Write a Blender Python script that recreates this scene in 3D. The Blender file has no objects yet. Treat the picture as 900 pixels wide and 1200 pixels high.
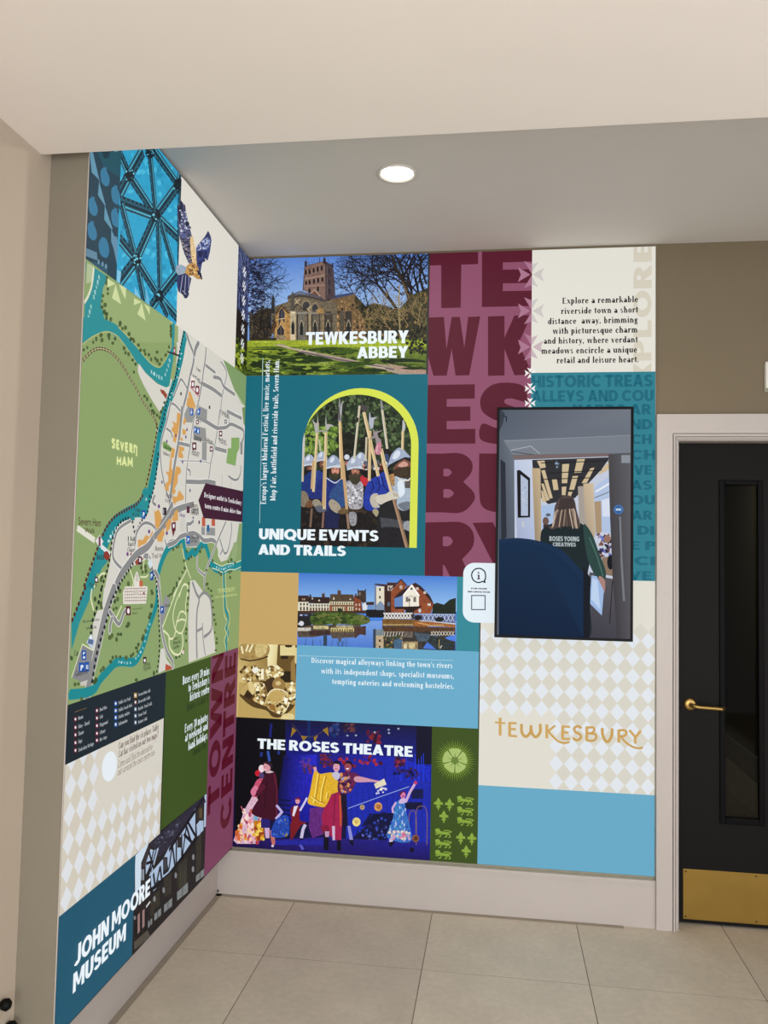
import bpy, bmesh, math, random
from mathutils import Vector, Matrix
R = random.Random(7)
SC = bpy.context.scene
COL = SC.collection
# ------------------------------------------------------------------ camera
F_PX, YAW, PITCH, ROLL = 958.57, -0.1386, 0.0549, 0.0200
CAM = Vector((1.1867, -3.6981, 1.55))
_cy, _sy, _cp, _sp = math.cos(YAW), math.sin(YAW), math.cos(PITCH), math.sin(PITCH)
FWD = Vector((_sy*_cp, _cy*_cp, _sp))
_r = Vector((_cy, -_sy, 0)); _u = _r.cross(FWD)
RT = _r*math.cos(ROLL) + _u*math.sin(ROLL)
UP = _u*math.cos(ROLL) - _r*math.sin(ROLL)
cd = bpy.data.cameras.new('camera'); cam = bpy.data.objects.new('camera', cd); COL.objects.link(cam)
cam.matrix_world = Matrix(((RT.x, UP.x, -FWD.x, CAM.x), (RT.y, UP.y, -FWD.y, CAM.y), (RT.z, UP.z, -FWD.z, CAM.z), (0, 0, 0, 1)))
cd.sensor_fit = 'VERTICAL'; cd.sensor_height = 36; cd.lens = F_PX*36/1200; cd.clip_start = .02
SC.camera = cam
# ------------------------------------------------------------------ world, lights, exposure
w = bpy.data.worlds.new('world'); SC.world = w; w.use_nodes = True
w.node_tree.nodes['Background'].inputs[0].default_value = (.90, .95, 1.0, 1)
w.node_tree.nodes['Background'].inputs[1].default_value = .78
vs = SC.view_settings; vs.view_transform = 'Standard'; vs.look = 'None'; vs.exposure = 0; vs.gamma = 1; vs.use_curve_mapping = False
def area(name, loc, rot, sx, sy, power, col):
    l = bpy.data.lights.new(name, 'AREA'); l.shape = 'RECTANGLE'; l.size = sx; l.size_y = sy; l.energy = power; l.color = col
    o = bpy.data.objects.new(name, l); COL.objects.link(o); o.location = loc; o.rotation_euler = rot; return o
area('shopfront_daylight', (1.5, -6.2, 1.25), (math.radians(98), 0, 0), 3.7, 2.5, 130, (.94, .965, 1))
area('side_fill_light', (4.05, -3.4, 1.2), (0, math.radians(90), 0), 2.0, 2.6, 66, (.95, .97, 1))  # fill added at the right to brighten the left wall and its boxing
area('entrance_ceiling_light', (1.9, -4.6, 2.64), (0, 0, 0), 1.2, 1.2, 22, (1, .97, .93))
area('corridor_fill', (2.5, 2.2, 2.4), (0, 0, 0), .5, .5, 7, (1, .95, .85))  # unseen fill added so the corridor shows through the door glass

# ------------------------------------------------------------------ survey: measured picture points -> metres on a wall plane (fixed survey station)
EYE = Vector((1.1867, -3.6981, 1.55))
def ray(px, py, axis, val):
    d = FWD + RT*((px-450)/F_PX) - UP*((py-600)/F_PX)
    return EYE + d*((val-EYE[axis])/d[axis])
def onB(px, py): q = ray(px, py, 1, 0.0); return (q.x, q.z)
def onL(px, py): q = ray(px, py, 0, 0.0); return (q.y, q.z)
def onS(px, py): q = ray(px, py, 1, -0.05); return (q.x, q.z)
# ------------------------------------------------------------------ materials
def lin(c):
    c = c/255.0
    return c/12.92 if c <= .04045 else ((c+.055)/1.055)**2.4
def mat(name, rgb, rough=.6, metal=0, noise=None, bump=None, spec=.5, emit=0):
    m = bpy.data.materials.new(name); m.use_nodes = True; n = m.node_tree.nodes; l = m.node_tree.links
    b = n['Principled BSDF']; c = [lin(v) for v in rgb]+[1]
    b.inputs['Base Color'].default_value = c; b.inputs['Roughness'].default_value = rough; b.inputs['Metallic'].default_value = metal
    b.inputs['Specular IOR Level'].default_value = spec
    if emit:
        b.inputs['Emission Color'].default_value = c; b.inputs['Emission Strength'].default_value = emit
    tc = n.new('ShaderNodeTexCoord')
    if noise:
        sc_, amt = noise
        t = n.new('ShaderNodeTexNoise'); t.inputs['Scale'].default_value = sc_; t.inputs['Detail'].default_value = 6
        l.new(tc.outputs['Object'], t.inputs['Vector'])
        mr = n.new('ShaderNodeMapRange'); mr.inputs[1].default_value = .3; mr.inputs[2].default_value = .7
        mr.inputs[3].default_value = 1-amt; mr.inputs[4].default_value = 1+amt; l.new(t.outputs[0], mr.inputs[0])
        mx = n.new('ShaderNodeVectorMath'); mx.operation = 'SCALE'; mx.inputs[0].default_value = c[:3]
        l.new(mr.outputs[0], mx.inputs['Scale']); l.new(mx.outputs[0], b.inputs['Base Color'])
    if bump:
        sc_, st = bump
        t = n.new('ShaderNodeTexNoise'); t.inputs['Scale'].default_value = sc_; t.inputs['Detail'].default_value = 3
        l.new(tc.outputs['Object'], t.inputs['Vector'])
        bp = n.new('ShaderNodeBump'); bp.inputs['Strength'].default_value = st; bp.inputs['Distance'].default_value = .002
        l.new(t.outputs[0], bp.inputs['Height']); l.new(bp.outputs[0], b.inputs['Normal'])
    return m
def print_mat(name, glow, refl, rough):
    """backlit print: the ink colours are a colour attribute, its alpha is how mottled the printed picture is there"""
    m = bpy.data.materials.new(name); m.use_nodes = True; n = m.node_tree.nodes; l = m.node_tree.links; b = n['Principled BSDF']
    at = n.new('ShaderNodeVertexColor'); at.layer_name = 'ink'
    tc = n.new('ShaderNodeTexCoord'); f = None
    acc = None
    for sc_, wt in ((75, .9), (230, 1.3)):
        t = n.new('ShaderNodeTexNoise'); t.inputs['Scale'].default_value = sc_; t.inputs['Detail'].default_value = 2
        l.new(tc.outputs['Object'], t.inputs['Vector'])
        s = n.new('ShaderNodeMath'); s.operation = 'SUBTRACT'; l.new(t.outputs[0], s.inputs[0]); s.inputs[1].default_value = .5
        k = n.new('ShaderNodeMath'); k.operation = 'MULTIPLY'; l.new(s.outputs[0], k.inputs[0]); k.inputs[1].default_value = wt*3.2
        if acc is None: acc = k
        else:
            a = n.new('ShaderNodeMath'); a.operation = 'ADD'; l.new(acc.outputs[0], a.inputs[0]); l.new(k.outputs[0], a.inputs[1]); acc = a
    mu = n.new('ShaderNodeMath'); mu.operation = 'MULTIPLY'; l.new(acc.outputs[0], mu.inputs[0]); l.new(at.outputs['Alpha'], mu.inputs[1])
    ad = n.new('ShaderNodeMath'); ad.operation = 'ADD'; l.new(mu.outputs[0], ad.inputs[0]); ad.inputs[1].default_value = 1
    cl = n.new('ShaderNodeClamp'); l.new(ad.outputs[0], cl.inputs[0]); cl.inputs[1].default_value = .05; cl.inputs[2].default_value = 3
    vm = n.new('ShaderNodeVectorMath'); vm.operation = 'SCALE'; l.new(at.outputs['Color'], vm.inputs[0]); l.new(cl.outputs[0], vm.inputs['Scale'])
    l.new(vm.outputs[0], b.inputs['Emission Color']); b.inputs['Emission Strength'].default_value = glow
    v2 = n.new('ShaderNodeVectorMath'); v2.operation = 'SCALE'; l.new(vm.outputs[0], v2.inputs[0]); v2.inputs['Scale'].default_value = refl
    l.new(v2.outputs[0], b.inputs['Base Color']); b.inputs['Roughness'].default_value = rough
    b.inputs['Specular IOR Level'].default_value = .15
    return m
M_PRINT = print_mat('backlit_fabric_print', .88, .11, .6)
M_SCREEN = print_mat('screen_picture', .95, .02, .35)
M_SCREEN.node_tree.nodes['Principled BSDF'].inputs['Specular IOR Level'].default_value = .03
M_WALL = mat('taupe_wall_paint', (120, 107, 85), .75, noise=(3, .03), bump=(300, .08))
M_WALLF = mat('beige_wall_covering', (184, 170, 153), .8, noise=(2.5, .03), bump=(400, .1))
M_SIDE = mat('lightbox_side_paint', (130, 122, 106), .7, noise=(3, .03), bump=(400, .1))
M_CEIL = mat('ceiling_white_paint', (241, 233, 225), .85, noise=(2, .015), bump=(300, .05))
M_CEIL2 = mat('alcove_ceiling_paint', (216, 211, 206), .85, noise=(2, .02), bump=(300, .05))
M_TRIM = mat('cream_trim_paint', (190, 181, 175), .4, noise=(6, .02))
M_ALU = mat('brushed_grey_aluminium', (150, 146, 130), .4, .6, noise=(30, .05))
M_DARK = mat('shadow_gap_dark', (40, 38, 34), .8)  # dark frame colour, also paints the shadow line under the left panel
M_SEAL = mat('grey_silicone_seal', (148, 137, 122), .6, noise=(20, .05))
M_GROUT = mat('floor_grout', (112, 101, 86), .9, noise=(30, .06))
M_DOOR = mat('charcoal_door_paint', (19, 17, 16), .55, noise=(8, .05), bump=(200, .05), spec=.12)
M_BEAD = mat('black_glazing_bead', (9, 8, 9), .5, spec=.08)
M_BRASS = mat('antique_brass', (168, 138, 82), .33, .95, noise=(25, .08))
M_KICK = mat('brushed_brass_plate', (150, 120, 56), .42, .8, noise=(9, .06))
M_SCREW = mat('dark_brass_screw', (90, 66, 30), .4, .9)
M_BLACK = mat('black_plastic', (10, 9, 10), .45, spec=.12)
M_WHITEP = mat('white_plastic', (225, 220, 212), .4)
M_LAMP = mat('lamp_diffuser', (255, 246, 226), .5, emit=9)
def tile_mat(name, rgb):
    m = mat(name, rgb, .5, noise=(5, .07), bump=(120, .06)); n = m.node_tree.nodes; l = m.node_tree.links; b = n['Principled BSDF']
    tc = n['Texture Coordinate'] if 'Texture Coordinate' in n else n.new('ShaderNodeTexCoord')
    old = b.inputs['Base Color'].links[0].from_socket
    oi = n.new('ShaderNodeObjectInfo'); ad = n.new('ShaderNodeVectorMath'); ad.operation = 'ADD'
    l.new(tc.outputs['Object'], ad.inputs[0]); l.new(oi.outputs['Location'], ad.inputs[1])
    t = n.new('ShaderNodeTexNoise'); t.inputs['Scale'].default_value = 38; t.inputs['Detail'].default_value = 8; l.new(ad.outputs[0], t.inputs['Vector'])
    mr = n.new('ShaderNodeMapRange'); mr.inputs[1].default_value = .35; mr.inputs[2].default_value = .7; mr.inputs[3].default_value = .94; mr.inputs[4].default_value = 1.05
    l.new(t.outputs[0], mr.inputs[0]); v = n.new('ShaderNodeVectorMath'); v.operation = 'SCALE'; l.new(old, v.inputs[0]); l.new(mr.outputs[0], v.inputs['Scale'])
    l.new(v.outputs[0], b.inputs['Base Color']); return m
M_TILES = [tile_mat('stone_tile_a', (198, 186, 168)), tile_mat('stone_tile_b', (193, 181, 164)), tile_mat('stone_tile_c', (202, 190, 173))]
def glass_mat():
    m = mat('tinted_door_glass', (120, 125, 120), .03); b = m.node_tree.nodes['Principled BSDF']
    b.inputs['Transmission Weight'].default_value = 1; b.inputs['IOR'].default_value = 1.16; return m
M_GLASS = glass_mat()
# ------------------------------------------------------------------ object helpers
def link(name, me, parent=None, m=None, label=None, **kw):
    o = bpy.data.objects.new(name, me); COL.objects.link(o)
    if m is not None and me is not None and not me.materials: me.materials.append(m)
    if parent: o.parent = parent
    if label: o['label'] = label
    for k, v in kw.items(): o[k] = v
    return o
def bm_box(bm, x0, y0, z0, x1, y1, z1, bev=0):
    r = bmesh.ops.create_cube(bm, size=1)
    for v in r['verts']:
        v.co = Vector(((x0+x1)/2+v.co.x*(x1-x0), (y0+y1)/2+v.co.y*(y1-y0), (z0+z1)/2+v.co.z*(z1-z0)))
    if bev:
        es = list({e for v in r['verts'] for e in v.link_edges})
        bmesh.ops.bevel(bm, geom=es, offset=bev, segments=2, profile=.5, affect='EDGES')
def box(name, a, b, m, parent=None, bev=0, label=None, **kw):
    bm = bmesh.new(); bm_box(bm, *a, *b, bev); me = bpy.data.meshes.new(name); bm.to_mesh(me); bm.free()
    return link(name, me, parent, m, label, **kw)
def boxes(name, lst, m, parent=None, bev=0, label=None, **kw):
    bm = bmesh.new()
    for a, b in lst: bm_box(bm, *a, *b, bev)
    me = bpy.data.meshes.new(name); bm.to_mesh(me); bm.free(); return link(name, me, parent, m, label, **kw)
def lathe(name, prof, m, parent=None, n=48, mtx=None, label=None, smooth=True, **kw):
    bm = bmesh.new(); rings = []
    for r, z in prof:
        rings.append([bm.verts.new((r*math.cos(2*math.pi*i/n), r*math.sin(2*math.pi*i/n), z)) for i in range(n)] if r > 1e-6 else [bm.verts.new((0, 0, z))])
    for a, b in zip(rings, rings[1:]):
        for i in range(n):
            j = (i+1) % n
            q = [a[i % len(a)], a[j % len(a)], b[j % len(b)], b[i % len(b)]]
            q = list(dict.fromkeys(q))
            if len(q) > 2: bm.faces.new(q)
    bmesh.ops.recalc_face_normals(bm, faces=bm.faces)
    if mtx: bm.transform(mtx)
    me = bpy.data.meshes.new(name); bm.to_mesh(me); bm.free()
    if smooth:
        for p in me.polygons: p.use_smooth = True
    return link(name, me, parent, m, label, **kw)
def tube(name, pts, rad, m, parent=None, n=14, label=None):
    bm = bmesh.new(); rings = []
    for i, p in enumerate(pts):
        p = Vector(p); d = (Vector(pts[min(i+1, len(pts)-1)])-Vector(pts[max(i-1, 0)])).normalized()
        a = d.cross(Vector((0, 0, 1)) if abs(d.z) < .9 else Vector((1, 0, 0))).normalized(); b = d.cross(a)
        r = rad[i] if isinstance(rad, (list, tuple)) else rad
        rings.append([bm.verts.new(p+a*r*math.cos(2*math.pi*k/n)+b*r*math.sin(2*math.pi*k/n)) for k in range(n)])
    for a, b in zip(rings, rings[1:]):
        for k in range(n): bm.faces.new((a[k], a[(k+1) % n], b[(k+1) % n], b[k]))
    bm.faces.new(rings[0]); bm.faces.new(rings[-1]); bmesh.ops.recalc_face_normals(bm, faces=bm.faces)
    me = bpy.data.meshes.new(name); bm.to_mesh(me); bm.free()
    for p in me.polygons: p.use_smooth = True
    return link(name, me, parent, m, label)
def empty(name, loc, label, cat, **kw):
    o = bpy.data.objects.new(name, None); COL.objects.link(o); o.location = loc; o['label'] = label; o['category'] = cat
    o.empty_display_size = .1
    for k, v in kw.items(): o[k] = v
    return o
# ================================================================== THE SETTING
W, ZT, ZB, Y0, XW = 1.8669, 2.954, .2126, -1.5255, -.1198
ZC, ZF, YF = 2.966, 2.68, -1.5754
st = dict(kind='structure')
# floor: tiles laid on a grout bed
floor = box('floor', (-.13, -5.2, -.05), (4.2, 4.4, -.0007), M_GROUT, **st)
TS, TX, TY = .6167, .3067, -.5313
tile_me = {}
k = 0
for i in range(-1, 6):
    for j in range(-7, 7):
        x0, x1 = TX+(i-1)*TS, TX+i*TS
        y0, y1 = TY+j*TS, TY+(j+1)*TS
        x0 = max(x0, -.118); x1 = min(x1, 4.1)
        if x1-x0 < .05: continue
        key = (round(x1-x0, 3), (i*7+j*3) % 3)
        if key not in tile_me:
            bm = bmesh.new(); bm_box(bm, .0017, .0017, -.012, x1-x0-.0017, TS-.0017, 0, .0005); me = bpy.data.meshes.new('floor_tile'); bm.to_mesh(me); bm.free()
            me.materials.append(M_TILES[key[1]]); tile_me[key] = me
        o = link('floor_tile', tile_me[key], floor); o.location = (x0, y0, 0)
# walls
box('wall_left', (-.3, -5.2, 0), (XW, .3, 3.1), M_WALLF, **st)
boxes('wall_back', [((-.13, .004, 0), (1.955, .16, 3.1)), ((1.955, .004, 2.12), (2.93, .16, 3.1)), ((2.93, .004, 0), (4.2, .16, 3.1))], M_WALL, **st)
box('wall_right', (4.1, -5.2, 0), (4.25, .16, 3.1), M_WALL, **st)
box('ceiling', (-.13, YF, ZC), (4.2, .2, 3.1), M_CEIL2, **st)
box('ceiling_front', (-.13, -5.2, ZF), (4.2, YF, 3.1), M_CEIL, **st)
# white boxing at the foot of the back wall
bbk = box('baseboard_back', (-.062, -.012, 0), (W+.003, .004, .197), M_TRIM, bev=.0015, **st)
boxes('bead', [((-.06, -.015, .178), (W, -.0118, .186))], M_TRIM, bbk, bev=.001)
box('baseboard_left', (XW, Y0, 0), (-.061, 0, .2065), M_TRIM, bev=.0015, **st)
boxes('trim_1', [((-.062, -1.53, 0), (-.036, -.012, .0022)), ((-.062, -.036, 0), (W-.13, -.011, .0022))], M_SEAL, bev=.0005, **st)
box('trim_2', (W-.135, -.014, 0), (1.965, -.0005, .006), M_TRIM, bev=.001, **st)
# door casing (stepped moulding)
CX0, CX1, CT0, CT1 = W+.003, 1.958, 2.197, 2.082
cas = []
prof = [(0, .028, .030), (.028, .046, .024), (.046, .058, .032), (.058, .072, .020), (.072, .082, .027), (.082, .090, .016)]
prof = [(0, .066, .026), (.066, .0695, .018), (.0695, .0765, .031), (.0765, .080, .019), (.080, .0845, .025), (.0845, .089, .014)]
for a, b, d in prof:
    cas.append(((CX0+a, -d, 0), (CX0+b, .02, CT0-a*1.28)))
    cas.append(((CX0+b-.001, -d, CT0-b*1.28), (2.93+.09-b, .02, CT0-a*1.28)))
    cas.append(((2.93+.09-b, -d, 0), (2.93+.09-a, .02, CT0-a*1.28)))
boxes('trim_3', cas, M_TRIM, bev=.0012, **st)
boxes('trim_4', [((1.956, .0, 0), (1.966, .155, 2.1)), ((2.92, .0, 0), (2.935, .155, 2.1)), ((1.956, .0, 2.082), (2.93, .155, 2.125))], M_TRIM, **st)
# corridor behind the door
boxes('wall_corridor', [((3.05, .16, 0), (3.2, 4.4, 2.7)), ((1.6, 4.2, 0), (3.2, 4.4, 2.7)), ((1.5, .16, 0), (1.6, 4.4, 2.7))], M_WALL, **st)
box('ceiling_corridor', (1.5, .16, 2.6), (3.2, 4.4, 2.75), M_CEIL2, **st)
boxes('baseboard_corridor', [((3.03, .16, 0), (3.051, 4.2, .17)), ((1.6, 4.18, 0), (3.05, 4.201, .17))], M_TRIM, **st)
# ------------------------------------------------------------------ door
YD = .06
door = bpy.data.objects.new('door_1', None); COL.objects.link(door); door.location = (1.966, YD, 0); door['kind'] = 'structure'
def dpart(name, a, b, m, bev=0, label=None, parent=door):
    o = box(name, (a[0]-1.966, a[1]-YD, a[2]), (b[0]-1.966, b[1]-YD, b[2]), m, parent, bev, label); return o
gx0, gx1, gz0, gz1 = 2.163, 2.318, .452, 1.905
X1 = 2.918
bm = bmesh.new()
for a, b in [((1.969, YD, .008), (gx0, YD+.045, 2.078)), ((gx1, YD, .008), (X1, YD+.045, 2.078)), ((gx0, YD, .008), (gx1, YD+.045, gz0)), ((gx0, YD, gz1), (gx1, YD+.045, 2.078))]:
    bm_box(bm, a[0]-1.966, a[1]-YD, a[2], b[0]-1.966, b[1]-YD, b[2])
me = bpy.data.meshes.new('door_leaf'); bm.to_mesh(me); bm.free(); link('door_leaf', me, door, M_DOOR)
for nm, a, b in [('glazing_bead', (gx0-.014, YD-.009, gz0-.018), (gx0+.009, YD+.012, gz1+.012)), ('glazing_bead', (gx1-.009, YD-.009, gz0-.018), (gx1+.014, YD+.012, gz1+.012)),
                 ('glazing_bead', (gx0+.009, YD-.009, gz0-.018), (gx1-.009, YD+.012, gz0+.01)), ('glazing_bead', (gx0+.009, YD-.009, gz1-.009), (gx1-.009, YD+.012, gz1+.012))]:
    dpart(nm, a, b, M_BEAD, .003)
dpart('glass_pane', (gx0, YD+.018, gz0), (gx1, YD+.024, gz1), M_GLASS)
kp = dpart('kick_plate', (1.997, YD-.0025, .022), (2.90, YD+.001, .233), M_KICK, .0008, 'brushed brass kick plate along the bottom of the door')
for sx, sz in ((2.008, .222), (2.008, .033), (2.296, .222), (2.296, .033), (2.58, .222), (2.58, .033), (2.888, .222), (2.888, .033)):
    lathe('screw', [(0, .002), (.003, .0015), (.004, 0)], M_SCREW, kp, 12, Matrix.Translation((sx-1.966, -.0025, sz)) @ Matrix.Rotation(math.pi/2, 4, 'X'))
hx, hz = 2.026-1.966, .936
hd = lathe('door_handle', [(0, .012), (.018, .012), (.0255, .008), (.0275, .004), (.0275, 0)], M_BRASS, door, 40, Matrix.Translation((hx, 0, hz)) @ Matrix.Rotation(math.pi/2, 4, 'X'), 'antique brass lever handle on a round rose')
pts = [(hx, -.008, hz), (hx, -.04, hz), (hx+.003, -.05, hz), (hx+.012, -.056, hz)]+[(hx+.012+.105*t/8, -.057, hz-.002-.004*t/8) for t in range(1, 9)]+[(hx+.125, -.052, hz-.007), (hx+.129, -.04, hz-.007)]
tube('lever', pts, .0088, M_BRASS, hd)
# ------------------------------------------------------------------ ceiling downlight
dl = empty('ceiling_downlight', (.803, -.777, ZC), 'round recessed downlight with a white rim glowing in the alcove ceiling', 'light')
lathe('rim', [(.059, -.001), (.064, -.007), (.072, -.007), (.0735, 0), (.060, 0)], M_WHITEP, dl)
lathe('diffuser', [(0, -.004), (.05, -.004), (.0605, -.001)], M_LAMP, dl)
ll = bpy.data.lights.new('downlight_lamp', 'AREA'); ll.shape = 'DISK'; ll.size = .11; ll.energy = 10; ll.color = (1, .93, .82)
lo = bpy.data.objects.new('downlight_lamp', ll); COL.objects.link(lo); lo.location = (.803, -.777, ZC-.012)
# ------------------------------------------------------------------ small fittings
pl = empty('wall_plate', (2.40, .004, 2.37), 'small white plate on the taupe wall above the door', 'wall plate')
box('plate', (-.0735, -.012, -.058), (.0735, 0, .058), M_WHITEP, pl, .003)
box('back_box', (-.079, -.006, -.075), (.07, 0, .05), M_ALU, pl, .001)
cb = empty('cable_stub', (-.056, -.012, .017), 'tiny black cable stub at the foot of the white corner boxing', 'cable')
tube('stub', [(-.0, 0, 0), (.0, -.006, 0), (.003, -.012, -.001)], .0028, M_BLACK, cb)
bk = lathe('wall_hook', [(0, .03), (.010, .028), (.016, .020), (.014, .008), (.007, 0)], M_BLACK, None, 24, Matrix.Translation((XW, -1.592, .331)) @ Matrix.Rotation(math.pi/2, 4, 'Y'), 'upper of two black rounded pegs low on the left wall edge', category='peg', group='black pegs low on the left wall')
bk2 = link('wall_hook', bk.data, None, None, 'lower of two black rounded pegs low on the left wall edge', category='peg', group='black pegs low on the left wall'); bk2.location = (0, .03, -.074)
# ================================================================== BACKLIT PRINTS
def clip_poly(pts, clip):
    for i in range(len(clip)):
        ax, ay = clip[i]; bx, by = clip[(i+1) % len(clip)]
        out = []; n = len(pts)
        if not n: return []
        def side(p): return (bx-ax)*(p[1]-ay)-(by-ay)*(p[0]-ax)
        for j in range(n):
            p, q = pts[j], pts[(j+1) % n]; sp, sq = side(p), side(q)
            if sp >= 0: out.append(p)
            if (sp > 0 and sq < 0) or (sp < 0 and sq > 0):
                t = sp/(sp-sq); out.append(tuple(a+(b-a)*t for a, b in zip(p, q)))
        pts = out
    return pts
FONT = {}
def glyphs(s, off, sx=1.0):
    key = (s, off)
    if key not in FONT:
        c = bpy.data.curves.new('t', 'FONT'); c.body = s; c.size = 1; c.offset = off; c.resolution_u = 3
        if off > .03: c.space_character = 1.0+off*1.3
        o = bpy.data.objects.new('t', c); m = bpy.data.meshes.new_from_object(o)
        vs_ = [(v.co.x, v.co.y) for v in m.vertices]; fs = [tuple(p.vertices) for p in m.polygons]
        bpy.data.objects.remove(o); bpy.data.curves.remove(c); bpy.data.meshes.remove(m)
        xs = [v[0] for v in vs_]; FONT[key] = (vs_, fs, min(xs), max(xs))
    return FONT[key]
class Buf:
    def __init__(s): s.v = []; s.f = []; s.c = []
PRINTS = []
# ---- a very heavy grotesque for the titles: every letter is a few outlines in a box one unit high
def heavy_glyph(c):
    S, H = .27, .215
    def rc(x0, y0, x1, y1): return [(x0, y0), (x1, y0), (x1, y1), (x0, y1)]
    def ring(cx, cy, rx, ry, a0=0, a1=360, w=S, h=H, n=20):
        P = []
        for i in range(n):
            p, q = math.radians(a0+(a1-a0)*i/n), math.radians(a0+(a1-a0)*(i+1)/n)
            P.append([(cx+rx*math.cos(p), cy+ry*math.sin(p)), (cx+rx*math.cos(q), cy+ry*math.sin(q)), (cx+(rx-w)*math.cos(q), cy+(ry-h)*math.sin(q)), (cx+(rx-w)*math.cos(p), cy+(ry-h)*math.sin(p))])
        return P
    def tail(x0, x1): return [(x0, .42), (x0+S*.95, .42), (x1+S*.25, 0), (x1-S*.85, 0)]
    if c == ' ': return [], .26
    if c == 'A': return [[(0, 0), (.27, 0), (.57, 1), (.29, 1)], [(.59, 0), (.86, 0), (.57, 1), (.29, 1)], rc(.2, .18, .66, .36)], .86
    if c in 'BPR':
        P = [rc(0, 0, S, 1), rc(.2, 1-H*.9, .40, 1), rc(.2, .42, .42, .59)]+ring(.39, .71, .30, .29, -90, 90, S*.95, H*.9)
        if c == 'B': P += [rc(.2, 0, .42, H*.9)]+ring(.41, .295, .33, .295, -90, 90, S, H*.9)
        if c == 'R': P += [[(.26, .45), (.55, .45), (.76, 0), (.45, 0)]]
        return P, .74 if c != 'P' else .69
    if c in 'CG': return ring(.47, .5, .47, .5, 42, 318)+([rc(.5, .38, .84, .56), rc(.6, .12, .84, .5)] if c == 'G' else []), .82
    if c == 'D': return [rc(0, 0, S, 1), rc(.2, 0, .36, H), rc(.2, 1-H, .36, 1)]+ring(.34, .5, .46, .5, -90, 90), .80
    if c in 'EFL':
        P = [rc(0, 0, S, 1)]
        if c != 'L': P += [rc(.2, 1-H, .62, 1), rc(.2, .5-H*.45, .57, .5+H*.45)]
        if c != 'F': P += [rc(.2, 0, .63, H)]
        return P, .63
    if c == 'H': return [rc(0, 0, S, 1), rc(.52, 0, .52+S, 1), rc(.2, .39, .6, .61)], .79
    if c == 'I': return [rc(0, 0, S, 1)], .27
    if c == 'J': return [rc(.26, .25, .26+S, 1)]+ring(.2, .27, .33, .27, 215, 360, S, H), .53
    if c == 'K': return [rc(0, 0, S, 1), [(.24, .45), (.24, .62), (.47, 1), (.79, 1), (.45, .5)], [(.24, .38), (.44, .57), (.82, 0), (.50, 0)]], .82
    if c == 'M': return [rc(0, 0, .25, 1), rc(.75, 0, 1, 1), [(.0, 1), (.3, 1), (.57, .2), (.43, .2)], [(.7, 1), (1, 1), (.57, .2), (.43, .2)]], 1.0
    if c == 'N': return [rc(0, 0, .25, 1), rc(.57, 0, .82, 1), [(0, 1), (.29, 1), (.82, 0), (.53, 0)]], .82
    if c in 'OQ': return ring(.5, .5, .5, .5, n=28)+([[(.48, .3), (.7, .3), (.98, -.08), (.7, -.08)]] if c == 'Q' else []), 1.0
    if c == 'S': return ring(.35, .70, .34, .30, 25, 270, S, H*.92)+ring(.34, .30, .36, .30, -155, 90, S, H*.92), .70
    if c == 'T': return [rc(0, 1-H*1.05, .74, 1), rc(.37-S/2, 0, .37+S/2, 1)], .74
    if c == 'U': return [rc(0, .36, S, 1), rc(.76-S, .36, .76, 1)]+ring(.38, .38, .38, .38, 180, 360), .76
    if c == 'V': return [[(0, 1), (.28, 1), (.56, 0), (.30, 0)], [(.58, 1), (.86, 1), (.56, 0), (.30, 0)]], .86
    if c == 'W': return [[(0, 1), (.26, 1), (.44, 0), (.2, 0)], [(.47, 1), (.6, 1), (.44, 0), (.2, 0)], [(.52, 1), (.66, 1), (.93, 0), (.68, 0)], [(.87, 1), (1.13, 1), (.93, 0), (.68, 0)]], 1.13
    if c == 'X': return [[(0, 1), (.31, 1), (.82, 0), (.51, 0)], [(.51, 1), (.82, 1), (.31, 0), (0, 0)]], .82
    if c == 'Y': return [rc(.275, 0, .545, .45), [(0, 1), (.30, 1), (.545, .42), (.275, .36)], [(.52, 1), (.82, 1), (.545, .36), (.275, .42)]], .82
    return [rc(0, 0, .5, 1)], .5
def heavy_text(t):
    P, x = [], 0
    for ch in t:
        g, adv = heavy_glyph(ch)
        for q in g: P.append([(x+a, b) for a, b in q])
        x += adv+(.055 if ch != ' ' else 0)
    return P, x-.055
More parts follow.
